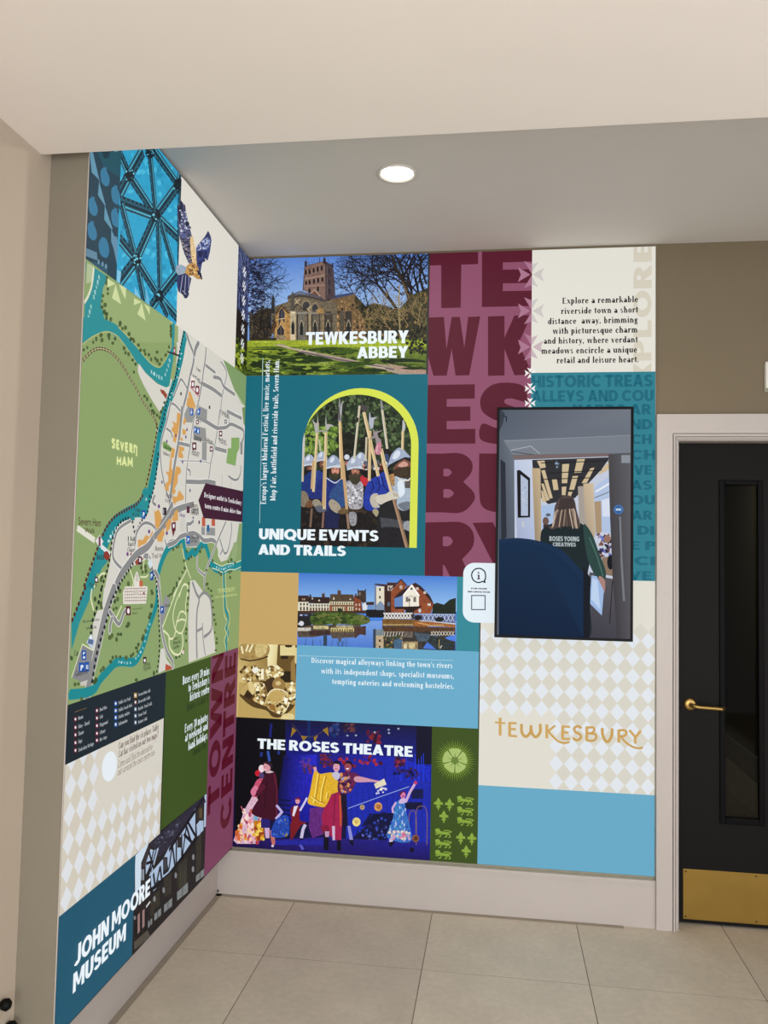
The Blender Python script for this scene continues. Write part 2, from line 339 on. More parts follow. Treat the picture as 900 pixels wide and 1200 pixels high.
class Print:
    def __init__(s, name, side, rect, col, a=0, label=None, parent=None, mt=None, off=.0012, clip=None):
        s.name, s.side, s.label, s.parent, s.mt = name, side, label, parent, mt or M_PRINT
        u0, v0, u1, v1 = rect; s.rect = rect
        s.clip = clip or [(u0, v0), (u1, v0), (u1, v1), (u0, v1)]
        s.base = Buf(); s.txt = Buf(); s.off = off; s.k = 0
        s.world()
        s.on = {'B': onB, 'L': onL, 'S': onS}[side]
        if clip: s.poly(clip, col, a)
        else: s.poly([(u0, v0), (u1, v0), (u1, v1), (u0, v1)], col, a)
        PRINTS.append(s)
    def world(s): s.T = lambda x, y: (x, y); return s
    def px(s, x0=0, y0=0, sc=1.0): s.T = lambda x, y: s.on(x0+x/sc, y0+y/sc); return s
    def _add(s, buf, pts, off):
        pts = clip_poly(pts, s.clip)
        if len(pts) < 3: return
        i = len(buf.v)
        for p in pts: buf.v.append((p[0], p[1], off)); buf.c.append((lin(min(255, max(0, p[2]))), lin(min(255, max(0, p[3]))), lin(min(255, max(0, p[4]))), p[5]))
        buf.f.append(tuple(range(i, i+len(pts))))
    def raw(s, pts, col, a=0, up=True, buf=None, jit=0):
        if isinstance(col[0], (tuple, list)): cs = col
        else: cs = [col]*len(pts)
        aa = a if isinstance(a, (tuple, list)) else [a]*len(pts)
        ar = sum(pts[i-1][0]*pts[i][1]-pts[i][0]*pts[i-1][1] for i in range(len(pts)))
        q = [(p[0], p[1], c[0], c[1], c[2], b) for p, c, b in zip(pts, cs, aa)]
        if ar < 0: q.reverse()
        if up: s.k += 1
        s._add(buf or s.base, q, s.k+jit)
    def poly(s, pts, col, a=0, up=True): s.raw([s.T(*p) for p in pts], col, a, up)
    def flat(s, *xy, c, a=0, up=True): s.poly(list(zip(xy[::2], xy[1::2])), c, a, up)
    def rect_(s, x0, y0, x1, y1, col, a=0, up=True): s.poly([(x0, y0), (x1, y0), (x1, y1), (x0, y1)], col, a, up)
    def grad(s, x0, y0, x1, y1, ct, cb, a=0): s.poly([(x0, y0), (x1, y0), (x1, y1), (x0, y1)], [ct, ct, cb, cb], a)
    def ell(s, cx, cy, rx, ry, col, a=0, n=20, up=True, rot=0, a0=0, a1=2*math.pi):
        cr, sr = math.cos(rot), math.sin(rot); P = []
        for i in range(n if a1-a0 > 6.28 else n+1):
            t = a0+(a1-a0)*i/n; x, y = rx*math.cos(t), ry*math.sin(t); P.append((cx+x*cr-y*sr, cy+x*sr+y*cr))
        s.poly(P, col, a, up)
    def line(s, pts, wd, col, a=0, up=True, buf=None, w1=None):
        """stroke; wd in metres"""
        P = [s.T(*p) for p in pts]; n = len(P)
        if up: s.k += 1
        for i in range(n-1):
            (x0, y0), (x1, y1) = P[i], P[i+1]; dx, dy = x1-x0, y1-y0; L = math.hypot(dx, dy)
            if L < 1e-9: continue
            wa = wd if w1 is None else wd+(w1-wd)*i/(n-1); wb = wd if w1 is None else wd+(w1-wd)*(i+1)/(n-1)
            nx, ny = -dy/L/2, dx/L/2
            s.raw([(x0+nx*wa, y0+ny*wa), (x0-nx*wa, y0-ny*wa), (x1-nx*wb, y1-ny*wb), (x1+nx*wb, y1+ny*wb)], col, a, False, buf)
            if i and wd > .0015: s.raw([(x0+wa/2*math.cos(t*.7854), y0+wa/2*math.sin(t*.7854)) for t in range(8)], col, a, False, buf)
    def curve(s, pts, wd, col, a=0, n=6, closed=False, **k):
        s.line(smooth(pts, n, closed), wd, col, a, **k)
    def blob(s, pts, col, a=0, n=5, up=True): s.poly(smooth(pts, n, True), col, a, up)
    def dash(s, pts, wd, col, ln, gap, n=6):
        P = [s.T(*p) for p in smooth(pts, n)]; s.k += 1; acc = 0
        for (x0, y0), (x1, y1) in zip(P, P[1:]):
            L = math.hypot(x1-x0, y1-y0); d = -acc
            while d < L:
                a, b = max(d, 0), min(d+ln, L)
                if b > a:
                    ux, uy = (x1-x0)/L, (y1-y0)/L; nx, ny = -uy*wd/2, ux*wd/2
                    s.raw([(x0+ux*a+nx, y0+uy*a+ny), (x0+ux*a-nx, y0+uy*a-ny), (x0+ux*b-nx, y0+uy*b-ny), (x0+ux*b+nx, y0+uy*b+ny)], col, 0, False)
                d += ln+gap
            acc = L-(d-(ln+gap)); 
    def scatter(s, region, n, size, cols, a=0, asp=1.0, m=6):
        """small ink dabs inside a polygon region given in current coordinates; size in those units"""
        xs = [p[0] for p in region]; ys = [p[1] for p in region]
        s.k += 1
        for _ in range(n):
            for _t in range(20):
                x, y = R.uniform(min(xs), max(xs)), R.uniform(min(ys), max(ys))
                if inside(x, y, region): break
            else: continue
            r = size*R.uniform(.5, 1.2); ph = R.uniform(0, 6)
            P = [s.T(x+r*asp*math.cos(ph+2*math.pi*i/m)*R.uniform(.6, 1.2), y+r*math.sin(ph+2*math.pi*i/m)*R.uniform(.6, 1.2)) for i in range(m)]
            s.raw(P, R.choice(cols), a, False, None, R.random()*4)
        s.k += 4
    def branch(s, x, y, ang, ln, wd, dep, col, bend=.35, kids=3, top=True):
        if top: s.k += 1
        pts = [(x, y)]; a = ang
        for i in range(4):
            a += R.uniform(-bend, bend)*.6; x += math.cos(a)*ln/4; y += math.sin(a)*ln/4; pts.append((x, y))
            if dep > 0 and i > 0:
                for sgn in (-1, 1):
                    if R.random() < kids/4: s.branch(x, y, a+sgn*R.uniform(.35, .95), ln*R.uniform(.45, .75), wd*.55, dep-1, col, bend, kids, False)
        s.line(pts, wd, col, 0, False, None, wd*.55)
    # ---- lettering
    def _text(s, s_, off, f, col):
        vs_, fs, _, _ = glyphs(s_, off); s.k += 1
        for t in fs: s.raw([f(*vs_[i]) for i in t], col, 0, False, s.txt)
    def cap(s, s_, p0, p1, col, off=.035):
        """capitals filling the box between two corners (current coordinates)"""
        a, b = s.T(*p0), s.T(*p1); u0, u1 = min(a[0], b[0]), max(a[0], b[0]); v0, v1 = min(a[1], b[1]), max(a[1], b[1])
        if off >= .045:
            P, adv = heavy_text(s_); s.k += 1
            for q in P: s.raw([(u0+x*(u1-u0)/adv, v0+y*(v1-v0)) for x, y in q], col, 0, False, s.txt)
            return
        vs_, fs, x0, x1 = glyphs(s_, off); ky = (v1-v0)/(.70+2*off); kx = (u1-u0)/(x1-x0)
        s._text(s_, off, lambda x, y: (u0+(x-x0)*kx, v0+min(max(y+off, 0), .70+2*off+.005)*ky), col)
    def capr(s, s_, p0, p1, col, off=.035):
        """the same, turned a quarter so that it reads upwards"""
        a, b = s.T(*p0), s.T(*p1); u0, u1 = min(a[0], b[0]), max(a[0], b[0]); v0, v1 = min(a[1], b[1]), max(a[1], b[1])
        if off >= .045:
            P, adv = heavy_text(s_); s.k += 1
            for q in P: s.raw([(u1-y*(u1-u0), v0+x*(v1-v0)/adv) for x, y in q], col, 0, False, s.txt)
            return
        vs_, fs, x0, x1 = glyphs(s_, off); ky = (u1-u0)/(.70+2*off); kx = (v1-v0)/(x1-x0)
        s._text(s_, off, lambda x, y: (u1-min(max(y+off, 0), .70+2*off+.005)*ky, v0+(x-x0)*kx), col)
    def serif(s, s_, pl, pr, cap_h, col, rot=False, wt=.13, lean=0):
        """serif text from the left end to the right end of its baseline"""
        a, b = s.T(*pl), s.T(*pr); P, adv = serif_text(s_, wt)
        if rot: u, v0, v1 = (a[0]+b[0])/2, min(a[1], b[1]), max(a[1], b[1]); kx = (v1-v0)/adv
        else: v, u0, u1 = (a[1]+b[1])/2, min(a[0], b[0]), max(a[0], b[0]); kx = (u1-u0)/adv
        ky = cap_h/.7; s.k += 1
        for p in P:
            if rot: q = [(u-y*ky, v0+x*kx) for x, y in p]
            else: q = [(u0+x*kx+y*ky*lean, v+y*ky) for x, y in p]
            s.raw(q, col, 0, False, s.txt)
    def strokes(s, segs, x0, y0, kx, ky, wd, col):
        for g in segs: s.line([(x0+x*kx, y0+y*ky) for x, y in g], wd, col, 0, True, s.txt)
    def finish(s):
        par = s.parent; root = None; step = min(1.2e-5, .0017/(s.k+6))
        for b in (s.base, s.txt): b.v = [(x, y, s.off+z*step) for x, y, z in b.v]
        for nm, b in ((s.name, s.base), ('lettering', s.txt)):
            if not b.f: continue
            ol = par.location if par else Vector((0, 0, 0))
            if s.side in 'BS': vv = [(x-ol.x, -z-ol.y, y-ol.z) for x, y, z in b.v]
            else: vv = [(z, x, y) for x, y, z in b.v]
            me = bpy.data.meshes.new(nm); me.from_pydata(vv, [], b.f)
            at = me.color_attributes.new('ink', 'FLOAT_COLOR', 'CORNER'); buf = []
            for f in b.f:
                for i in f: buf.extend(b.c[i])
            at.data.foreach_set('color', buf); me.update()
            o = link(nm, me, root or par, s.mt, s.label if root is None else None)
            if root is None: root = o
def inside(x, y, P):
    c = False; j = len(P)-1
    for i in range(len(P)):
        if (P[i][1] > y) != (P[j][1] > y) and x < (P[j][0]-P[i][0])*(y-P[i][1])/(P[j][1]-P[i][1])+P[i][0]: c = not c
        j = i
    return c
def smooth(P, n=6, closed=False):
    if len(P) < 3: return list(P)
    out = []; N = len(P); rng = range(N) if closed else range(N-1)
    g = (lambda i: P[i % N]) if closed else (lambda i: P[min(max(i, 0), N-1)])
    for i in rng:
        a, b, c, d = g(i-1), g(i), g(i+1), g(i+2)
        for k in range(n):
            t = k/n; t2, t3 = t*t, t*t*t
            out.append(tuple(.5*(2*b[m]+(c[m]-a[m])*t+(2*a[m]-5*b[m]+4*c[m]-d[m])*t2+(3*b[m]-a[m]-3*c[m]+d[m])*t3) for m in (0, 1)))
    if not closed: out.append(P[-1])
    return out
# ---- a small serif face drawn from stems, bowls and slab serifs
def serif_glyph(ch, w):
    w = w*1.18; P = []; t = .072; X = .46
    def st(x, y0, y1, s='tb', ww=None):
        ww = ww or w; P.append([(x, y0), (x+ww, y0), (x+ww, y1), (x, y1)])
        if 'b' in s: P.append([(x-.05, y0), (x+ww+.05, y0), (x+ww+.05, y0+.035), (x-.05, y0+.035)])
        if 't' in s: P.append([(x-.05, y1-.035), (x+ww+.05, y1-.035), (x+ww+.05, y1), (x-.05, y1)])
        if 'l' in s: P.append([(x-.06, y1-.05), (x+ww, y1-.05), (x+ww, y1), (x, y1)])
    def arc(cx, cy, rx, ry, a0=0, a1=360, ww=None, tt=None, n=12):
        ww = ww or w; tt = tt or t
        for i in range(n):
            p, q = math.radians(a0+(a1-a0)*i/n), math.radians(a0+(a1-a0)*(i+1)/n)
            P.append([(cx+rx*math.cos(p), cy+ry*math.sin(p)), (cx+rx*math.cos(q), cy+ry*math.sin(q)), (cx+(rx-ww)*math.cos(q), cy+(ry-tt)*math.sin(q)), (cx+(rx-ww)*math.cos(p), cy+(ry-tt)*math.sin(p))])
    def dg(x0, y0, x1, y1, ww): P.append([(x0, y0), (x0+ww, y0), (x1+ww, y1), (x1, y1)])
    def hb(x0, x1, y, tt=.05): P.append([(x0, y), (x1, y), (x1, y+tt), (x0, y+tt)])
    def dot(x, y, r=.075): P.append([(x+r*math.cos(i*.7854), y+r*math.sin(i*.7854)) for i in range(8)])
    def ser(x, y): hb(x-.07, x+.07, y, .035)
    c = ch; o = (.235, .23, .235, .25)
    if c == ' ': return P, .27
    if c in '.,': dot(.1, .07); (c == ',') and P.append([(.05, .05), (.17, .08), (.08, -.12), (.03, -.1)]); return P, .24
    if c == "'": P.append([(.05, .72), (.17, .72), (.1, .48), (.06, .48)]); return P, .2
    if c == '?': arc(.2, .53, .19, .19, -60, 170); st(.18, .2, .38, ''); dot(.24, .07); return P, .46
    if c == 'a': arc(.23, .31, .19, .17, 10, 150, w, t); st(.3, .04, .33, ''); hb(.3, .5, 0, .05); arc(.21, .14, .18, .15, 0, 360, w, t); return P, .5
    if c == 'b': st(.06, 0, .74, 'l'); arc(.27, .23, .22, .25); return P, .54
    if c == 'c': arc(.25, .23, .22, .25, 40, 320); dot(.38, .36, .06); return P, .47
    if c == 'd': st(.33, 0, .74, 'l'); hb(.33, .52, 0, .04); arc(.25, .23, .22, .25); return P, .55
    if c == 'e': arc(.25, .23, .22, .25, 0, 325); hb(.08, .46, .22, .045); return P, .5
    if c == 'f': st(.08, 0, .6, 'b'); arc(.26, .56, .18, .2, 60, 180); hb(0, .32, .43); dot(.35, .68, .055); return P, .34
    if c == 'g': arc(.23, .3, .19, .18); arc(.24, -.08, .22, .14, 0, 360, w*.8); hb(.1, .4, .05, .07); hb(.36, .5, .43); return P, .5
    if c in 'hn':
        st(.06, 0, .74 if c == 'h' else .48, 'bl'); st(.34, 0, .33, 'b'); arc(.27, .31, .2, .18, 0, 150); return P, .56
    if c in 'ij': 
        st(.08, 0 if c == 'i' else -.15, .48, 'bl' if c == 'i' else 'l'); dot(.14, .64); return P, .3
    if c == 'k': st(.06, 0, .74, 'bl'); dg(.18, .22, .38, .48, .06); dg(.4, 0, .22, .27, w); ser(.42, .45); ser(.46, 0); return P, .55
    if c == 'l': st(.07, 0, .74, 'bl'); return P, .29
    if c == 'm': 
        st(.06, 0, .48, 'bl'); st(.33, 0, .33, 'b'); st(.6, 0, .33, 'b'); arc(.27, .31, .19, .18, 0, 150); arc(.54, .31, .19, .18, 0, 150); return P, .83
    if c == 'o': arc(.26, .235, .23, .25); return P, .52
    if c == 'p': st(.06, -.22, .48, 'bl'); arc(.28, .23, .22, .25); return P, .54
    if c == 'q': st(.33, -.22, .48, 'b'); arc(.25, .23, .22, .25); return P, .54
    if c == 'r': st(.06, 0, .48, 'bl'); arc(.3, .3, .16, .18, 60, 160, w*.8); dot(.36, .4, .065); return P, .42
    if c == 's': arc(.2, .355, .16, .13, 30, 270, w*.9, .06); arc(.2, .125, .17, .13, -150, 90, w*.9, .06); return P, .42
    if c == 't': st(.09, .06, .62, ''); hb(0, .33, .43); arc(.24, .12, .15, .12, 180, 300); return P, .35
    if c == 'u': st(.06, .12, .48, 'l'); st(.35, 0, .48, 'l'); arc(.22, .17, .16, .17, 180, 330); hb(.35, .53, 0, .04); return P, .56
    if c == 'v': dg(.2, 0, .02, .48, w); dg(.2, 0, .4, .48, .06); ser(.08, .45); ser(.44, .45); return P, .5
    if c == 'w': dg(.16, 0, .02, .48, w); dg(.16, 0, .32, .48, .06); dg(.48, 0, .33, .48, w); dg(.5, 0, .68, .48, .06); ser(.08, .45); ser(.7, .45); return P, .78
    if c == 'x': dg(.34, 0, .04, .48, w); dg(.04, 0, .38, .48, .06); ser(.08, .45); ser(.42, .45); ser(.08, 0); ser(.42, 0); return P, .5
    if c == 'y': dg(.2, 0, .02, .48, w); dg(.1, -.2, .4, .48, .06); ser(.08, .45); ser(.44, .45); dot(.1, -.17, .06); return P, .5
    if c == 'z': hb(.04, .4, 0, .06); hb(.04, .4, .42, .06); dg(.04, .03, .27, .45, w); return P, .44
    if c.isupper() or c.isdigit():
        if c in 'BDEFHIKLMNPR': st(.08, 0, .7)
        if c == 'D': arc(.26, .35, .34, .35, -90, 90); return P, .68
        if c in 'BPR':
            arc(.25, .52, .27, .18, -90, 90)
            if c == 'B': arc(.27, .17, .3, .19, -90, 90)
            if c == 'R': dg(.5, 0, .3, .36, w); ser(.56, 0)
            return P, .62
        if c in 'EFL':
            if c != 'L': hb(.1, .52, .64, .06); hb(.1, .42, .34, .05); hb(.49, .52, .55, .14)
            if c != 'F': hb(.1, .54, 0, .06); hb(.51, .54, 0, .16)
            return P, .6
        if c == 'H': st(.5, 0, .7); hb(.1, .55, .33); return P, .74
        if c == 'M': st(.66, 0, .7); dg(.38, .05, .08, .7, w); dg(.42, .05, .68, .7, .06); return P, .88
        if c == 'N': st(.56, 0, .7, 'tb', .06); dg(.5, 0, .08, .7, w); return P, .72
        if c in 'CG': arc(.34, .35, .3, .36, 45, 315); hb(.5, .53, .45, .22) if c == 'C' else st(.48, .03, .32, 't'); return P, .66
        if c == 'S': arc(.26, .52, .2, .18, 20, 270, w, .06); arc(.26, .19, .22, .19, -160, 90, w, .06); return P, .54
        if c == 'T': st(.26, 0, .7, 'b'); hb(.02, .62, .64, .06); hb(.02, .05, .52, .14); hb(.59, .62, .52, .14); return P, .66
        if c in 'YV': st(.28, 0, .3, 'b'); dg(.28, .28, .02, .7, w); dg(.34, .28, .56, .7, .06); ser(.08, .665); ser(.6, .665); return P, .68
        if c == 'U': st(.08, .2, .7, 't'); st(.54, .2, .7, 't', .06); arc(.34, .22, .26, .23, 180, 360); return P, .7
        if c == '0': arc(.25, .35, .22, .36); return P, .5
        if c == '1': st(.16, 0, .7, 'bl'); return P, .4
        if c == '2': arc(.23, .5, .19, .2, 0, 170); dg(.04, .03, .3, .45, w); hb(.04, .46, 0, .08); return P, .5
        if c == '3': arc(.22, .53, .18, .17, -90, 160, w, .06); arc(.22, .19, .21, .2, -160, 90, w, .06); return P, .5
        if c == '4': st(.3, 0, .7, 'b'); hb(.02, .5, .18, .07); dg(.02, .2, .3, .7, .06); return P, .52
        if c == '7': hb(.04, .46, .63, .07); dg(.12, 0, .36, .66, w); return P, .48
        if c == '8': arc(.24, .53, .18, .17); arc(.24, .18, .21, .19); return P, .5
        st(.1, 0, .7); return P, .5
    hb(.05, .4, .2, .06); return P, .45
def serif_text(s_, wt):
    out = []; x = 0
    for ch in s_:
        P, adv = serif_glyph(ch, wt)
        for p in P: out.append([(x+a, b) for a, b in p])
        x += adv+.035
    return out, x
def cross(p, cx, cy, r, col, ry=None, up=True):
    """eight-pointed cross of four flaring arms"""
    ry = ry or r
    for k in range(4):
        a = k*math.pi/2; ca, sa = math.cos(a), math.sin(a)
        P = [(.08, 0), (.95, .52), (.74, 0), (.95, -.52)]
        p.poly([(cx+(x*ca-y*sa)*r, cy+(x*sa+y*ca)*ry) for x, y in P], col, 0, up and k == 0)
        P = [(.05, 0), (1, .42), (1, -.42)]

# ------------------------------------------------------------------ the two lightboxes
lb = empty('backlit_display', (0, 0, 0), 'backlit graphic display on the back wall around the screen, seven stacked picture and text fields', 'display')
box('frame', (.002, -.0008, ZB), (W, .0035, ZT), M_DARK, lb)
boxes('edge_profile', [((.0, -.0055, .197), (W+.002, .0035, .2016)), ((0, -.0025, .2016), (W+.001, .0035, .2096)), ((0, -.0045, .2096), (W+.001, .0035, ZB)), ((W, -.004, ZB), (W+.0022, .0035, ZT))], M_ALU, lb, .0004, 'grey aluminium edge profile')
ll_ = empty('backlit_display', (0, 0, 0), 'backlit graphic display on the left wall with the large town map', 'display')
box('side_panel', (XW, Y0, .0), (-.0015, Y0+.02, ZT), M_SIDE, ll_, .0006, 'beige painted side panel facing the room')
box('frame', (XW+.001, Y0+.02, ZB), (-.0008, -.002, ZT), M_DARK, ll_)
box('edge_profile', (-.002, Y0-.0005, ZB-.003), (.0008, -.001, ZB), M_DARK, ll_)  # dark strip standing in for the shadow along the panel's lower edge
box('edge_strip', (-.0025, Y0-.0012, ZB-.003), (.0003, Y0+.0006, ZT), M_TRIM, ll_)
Z1, Z2, Z3, Z4, Z5, Z6 = 2.3905, 1.4685, 1.1375, .7985, .553, ZB
def P(name, side, rect, col, a=0, label=None, **k):
    return Print(name, side, rect, col, a, label, lb if side == 'B' else ll_, **k)
# colours of the inks
MAR, PINK = (88, 24, 44), (141, 80, 106)
WHITE = (231, 229, 219)
HEAD = (236, 246, 252)
# ================================================================== BACK WALL PRINTS
# ---- 1 abbey photograph
p = P('printed_photograph', 'B', (0, Z1, .853, ZT), (120, 160, 220), 0, 'printed photograph of a stone abbey with a square tower behind lawns')
p.px(285, 295, 8.18)
p.grad(-80, 0, 1800, 700, (84, 128, 208), (165, 200, 240), .02)
# left conifer/bare tree
for i in range(26): p.branch(-20, 60+i*26, R.uniform(-.5, .5), R.uniform(150, 290), .006, 2, (38, 42, 66), .35, 3)
p.scatter([(-20, 60), (140, 70), (200, 200), (180, 330), (230, 430), (190, 560), (60, 600), (-20, 640)], 170, 16, [(40, 44, 72), (52, 56, 84), (30, 32, 50), (96, 110, 160)], .25, 1.4)
# right wood: far branches
TR = (32, 28, 32)
p.px(390, 295, 7.826)
p.scatter([(150, 60), (870, 40), (870, 420), (640, 400), (520, 330), (420, 420), (250, 460), (200, 380), (60, 330), (70, 180)], 280, 9, [(70, 76, 108), (58, 60, 84), (96, 112, 160)], .2, 1.5)
for (x, y, a, l, wd, d) in [(870, 560, -2.2, 420, .012, 3), (740, 520, -1.95, 430, .016, 3), (760, 560, -1.7, 430, .015, 3), (610, 560, -2.2, 430, .013, 3), (860, 300, -1.8, 300, .010, 3), (560, 480, -2.0, 330, .008, 3), (640, 400, -2.5, 360, .008, 3), (860, 450, -2.6, 420, .009, 3), (420, 470, -2.0, 300, .006, 3), (330, 520, -1.9, 300, .006, 2), (250, 560, -1.9, 330, .006, 3), (700, 300, -2.4, 380, .007, 3), (820, 200, -2.4, 380, .007, 3)]:
    p.branch(x, y, a, l, wd, d, TR, .3, 3)
p.line([(600, 560), (510, 420), (430, 320), (360, 270), (260, 265), (150, 310)], .011, TR, 0, w1=.003)
p.line([(360, 280), (290, 300), (210, 360)], .005, TR)
p.line([(760, 520), (690, 380), (640, 260), (580, 150), (545, 40)], .022, (46, 38, 32), 0, w1=.011)
p.line([(745, 500), (675, 370), (630, 260)], .007, (112, 94, 62), 0, w1=.002)
p.line([(860, 600), (850, 420), (800, 250), (810, 40)], .016, TR, 0, w1=.008)
p.line([(640, 260), (700, 130), (740, 40)], .008, TR)
p.line([(540, 180), (440, 190), (410, 220)], .005, TR)
# wood mass lower right
p.poly([(200, 390), (300, 500), (380, 470), (500, 500), (600, 540), (720, 400), (870, 330), (870, 1010), (-100, 1010), (-100, 440)], (52, 48, 34), .7)
p.scatter([(230, 470), (600, 540), (720, 420), (870, 340), (870, 800), (230, 800)], 340, 15, [(84, 76, 44), (30, 32, 24), (104, 92, 52), (58, 60, 34), (128, 104, 64), (40, 36, 30)], .4, .8)
for i in range(26): p.branch(R.uniform(240, 860), R.uniform(560, 760), R.uniform(-2.6, -.6), R.uniform(90, 200), .0035, 2, R.choice([(120, 104, 70), (24, 22, 20), (150, 128, 88)]), .4, 3)
p.line([(612, 300), (604, 520), (620, 800)], .006, (150, 134, 92))
# nave behind, right of the tower
p.poly([(-60, 480), (10, 405), (200, 375), (205, 470), (300, 640), (300, 820), (-60, 820)], (116, 92, 62), .45)
p.poly([(-20, 425), (12, 402), (190, 372), (195, 392), (-20, 440)], (62, 74, 112))
p.scatter([(0, 460), (200, 440), (290, 640), (280, 800), (0, 800)], 110, 15, [(150, 118, 78), (74, 60, 44), (176, 140, 92), (50, 42, 36)], .3, .8)
p.px(285, 295, 8.18)
# tower
p.poly([(590, 150), (600, 135), (780, 90), (790, 110), (790, 470), (720, 430), (575, 370)], (128, 102, 92), .3)
p.poly([(785, 90), (862, 140), (872, 240), (885, 440), (820, 460), (790, 470)], (74, 62, 66), .3)
p.poly([(588, 145), (590, 100), (600, 82), (612, 100), (612, 150)], (58, 46, 50)); p.poly([(766, 110), (768, 70), (778, 50), (792, 70), (796, 130)], (50, 42, 50))
p.poly([(848, 145), (850, 118), (856, 104), (864, 118), (866, 150)], (48, 40, 50)); p.line([(733, 110), (733, 58)], .003, (40, 34, 44))
for i in range(7): p.rect_(622+i*22, 138-i*6, 633+i*22, 128-i*6, (86, 66, 62), 0, i == 0)
p.line([(590, 262), (780, 228)], .006, (164, 134, 118)); p.line([(590, 176), (780, 135)], .004, (100, 78, 72)); p.line([(582, 335), (785, 320)], .005, (158, 128, 112)); p.line([(576, 365), (575, 370), (590, 150)], .004, (80, 62, 60))
for x, y, hh in [(636, 195, 26), (714, 170, 28), (600, 200, 24), (676, 182, 22), (752, 160, 24), (636, 294, 22), (678, 285, 24), (718, 276, 26), (604, 300, 18), (758, 268, 22), (635, 375, 24), (716, 358, 26)]:
    p.ell(x, y, 12, hh, (40, 32, 34)); p.ell(x-14, y, 3, hh, (160, 130, 112))
for y in (190, 290, 380): p.ell(826, y, 8, 26, (48, 42, 50)); p.line([(806, y-50), (806, y+40)], .003, (104, 88, 84))
p.poly([(655, 400), (682, 362), (745, 430), (790, 470), (640, 470)], (112, 74, 54)); p.line([(655, 400), (682, 364), (740, 430)], .004, (186, 160, 140))
# chapels and apse
p.poly([(60, 620), (150, 570), (200, 545), (270, 545), (270, 1000), (60, 1000)], (56, 48, 40), .6)
p.poly([(425, 425), (470, 415), (540, 380), (600, 392), (700, 415), (800, 470), (900, 480), (900, 960), (300, 960), (270, 560), (310, 520), (430, 480)], (110, 98, 80), .45)
p.poly([(425, 425), (540, 378), (600, 390), (720, 420), (800, 470), (760, 462), (650, 432), (540, 432), (430, 445)], (88, 84, 90), .3)
p.poly([(545, 378), (560, 376), (640, 408), (530, 412), (490, 410)], (104, 112, 134))
p.line([(430, 442), (545, 425), (640, 436), (790, 476)], .007, (64, 56, 54))
for x in (475, 288): 
    y = 375 if x == 475 else 405
    p.poly([(x-14, y+40), (x, y), (x+14, y+40), (x+16, y+190), (x-20, y+190)], (82, 78, 70) if x == 475 else (50, 48, 50), .3)
for x, y, rx, ry in [(605, 520, 50, 62), (690, 540, 40, 58)]:
    p.ell(x, y, rx, ry, (136, 120, 96)); p.ell(x, y+6, rx*.7, ry*.75, (58, 58, 60), .3)
for q in [[(500, 500), (545, 455)], [(500, 455), (545, 525)], [(610, 570), (650, 520)], [(610, 545), (640, 580)], [(700, 560), (760, 600)]]: p.line(q, .007, (176, 158, 124))
for q in [[(480, 560), (520, 500), (580, 560)], [(640, 610), (600, 540), (560, 600)]]: p.line(q, .005, (54, 48, 44))
p.poly([(705, 560), (765, 545), (790, 600), (740, 610)], (150, 118, 62), .3)
# sunlit gable (left) with big windows
p.poly([(310, 640), (310, 590), (368, 515), (440, 590), (450, 930), (300, 930)], (184, 142, 84), .35)
p.line([(312, 600), (368, 520), (440, 596)], .006, (74, 50, 34))
p.blob([(345, 700), (345, 590), (372, 540), (396, 590), (396, 690), (372, 640)], (50, 56, 74), .3); p.line([(372, 545), (372, 630)], .0015, (150, 120, 90))
p.line([(330, 650), (400, 640)], .004, (220, 190, 140))
p.px(285, 360, 8.18)
p.poly([(270, 190), (310, 110), (320, 180), (270, 280)], (96, 66, 40), .4)
p.blob([(332, 262), (330, 200), (362, 158), (390, 200), (388, 262)], (44, 46, 54), .3); p.line([(362, 165), (362, 262)], .002, (140, 110, 80)); p.line([(330, 210), (362, 160), (394, 210)], .004, (206, 170, 118))
p.poly([(315, 270), (400, 265), (410, 315), (310, 312)], (140, 122, 94), .5)
p.poly([(430, 60), (460, 60), (450, 320), (412, 320), (405, 170)], (170, 128, 74), .4)
# buttressed lower ring
for x, wd_, c in [(478, 54, (186, 170, 138)), (560, 66, (110, 106, 96)), (640, 22, (160, 142, 112)), (690, 56, (98, 92, 80)), (765, 22, (132, 112, 84)), (815, 60, (70, 64, 58)), (880, 30, (108, 98, 80)), (950, 40, (84, 76, 64)), (1010, 60, (60, 54, 50))]:
    p.rect_(x-wd_/2, 40, x+wd_/2, 318, c, .35)
    if wd_ > 50:
        p.poly([(x-14, 270), (x-15, 170), (x, 128), (x+15, 170), (x+14, 270)], (36, 38, 40), .2)
        p.line([(x-19, 190), (x-16, 160), (x, 122), (x+16, 160), (x+19, 190)], .0035, (164, 150, 122))
p.rect_(462, 48, 502, 62, (224, 208, 176)); p.rect_(508, 50, 720, 66, (140, 134, 122), .3); p.rect_(725, 60, 900, 74, (96, 88, 80), .3)
p.rect_(455, 262, 498, 320, (214, 194, 156), .2)
for x in (520, 620, 660, 730, 785, 850): p.rect_(x-4, 70, x+5, 318, (44, 40, 38), .2)
p.poly([(700, 60), (740, 0), (770, 60)], (170, 130, 76), .3)
p.px(285, 360, 8.18)
p.scatter([(60, 60), (240, 20), (300, 60), (280, 310), (60, 310)], 120, 13, [(40, 34, 30), (78, 66, 48), (96, 84, 58), (60, 52, 44), (28, 26, 26)], .4, .7)
for i in range(8): p.branch(R.uniform(70, 250), 300, R.uniform(-2, -1), R.uniform(110, 220), .004, 2, R.choice([(96, 84, 62), (26, 24, 22)]), .4, 3)
p.rect_(60, 296, 320, 322, (48, 42, 30), .6); 
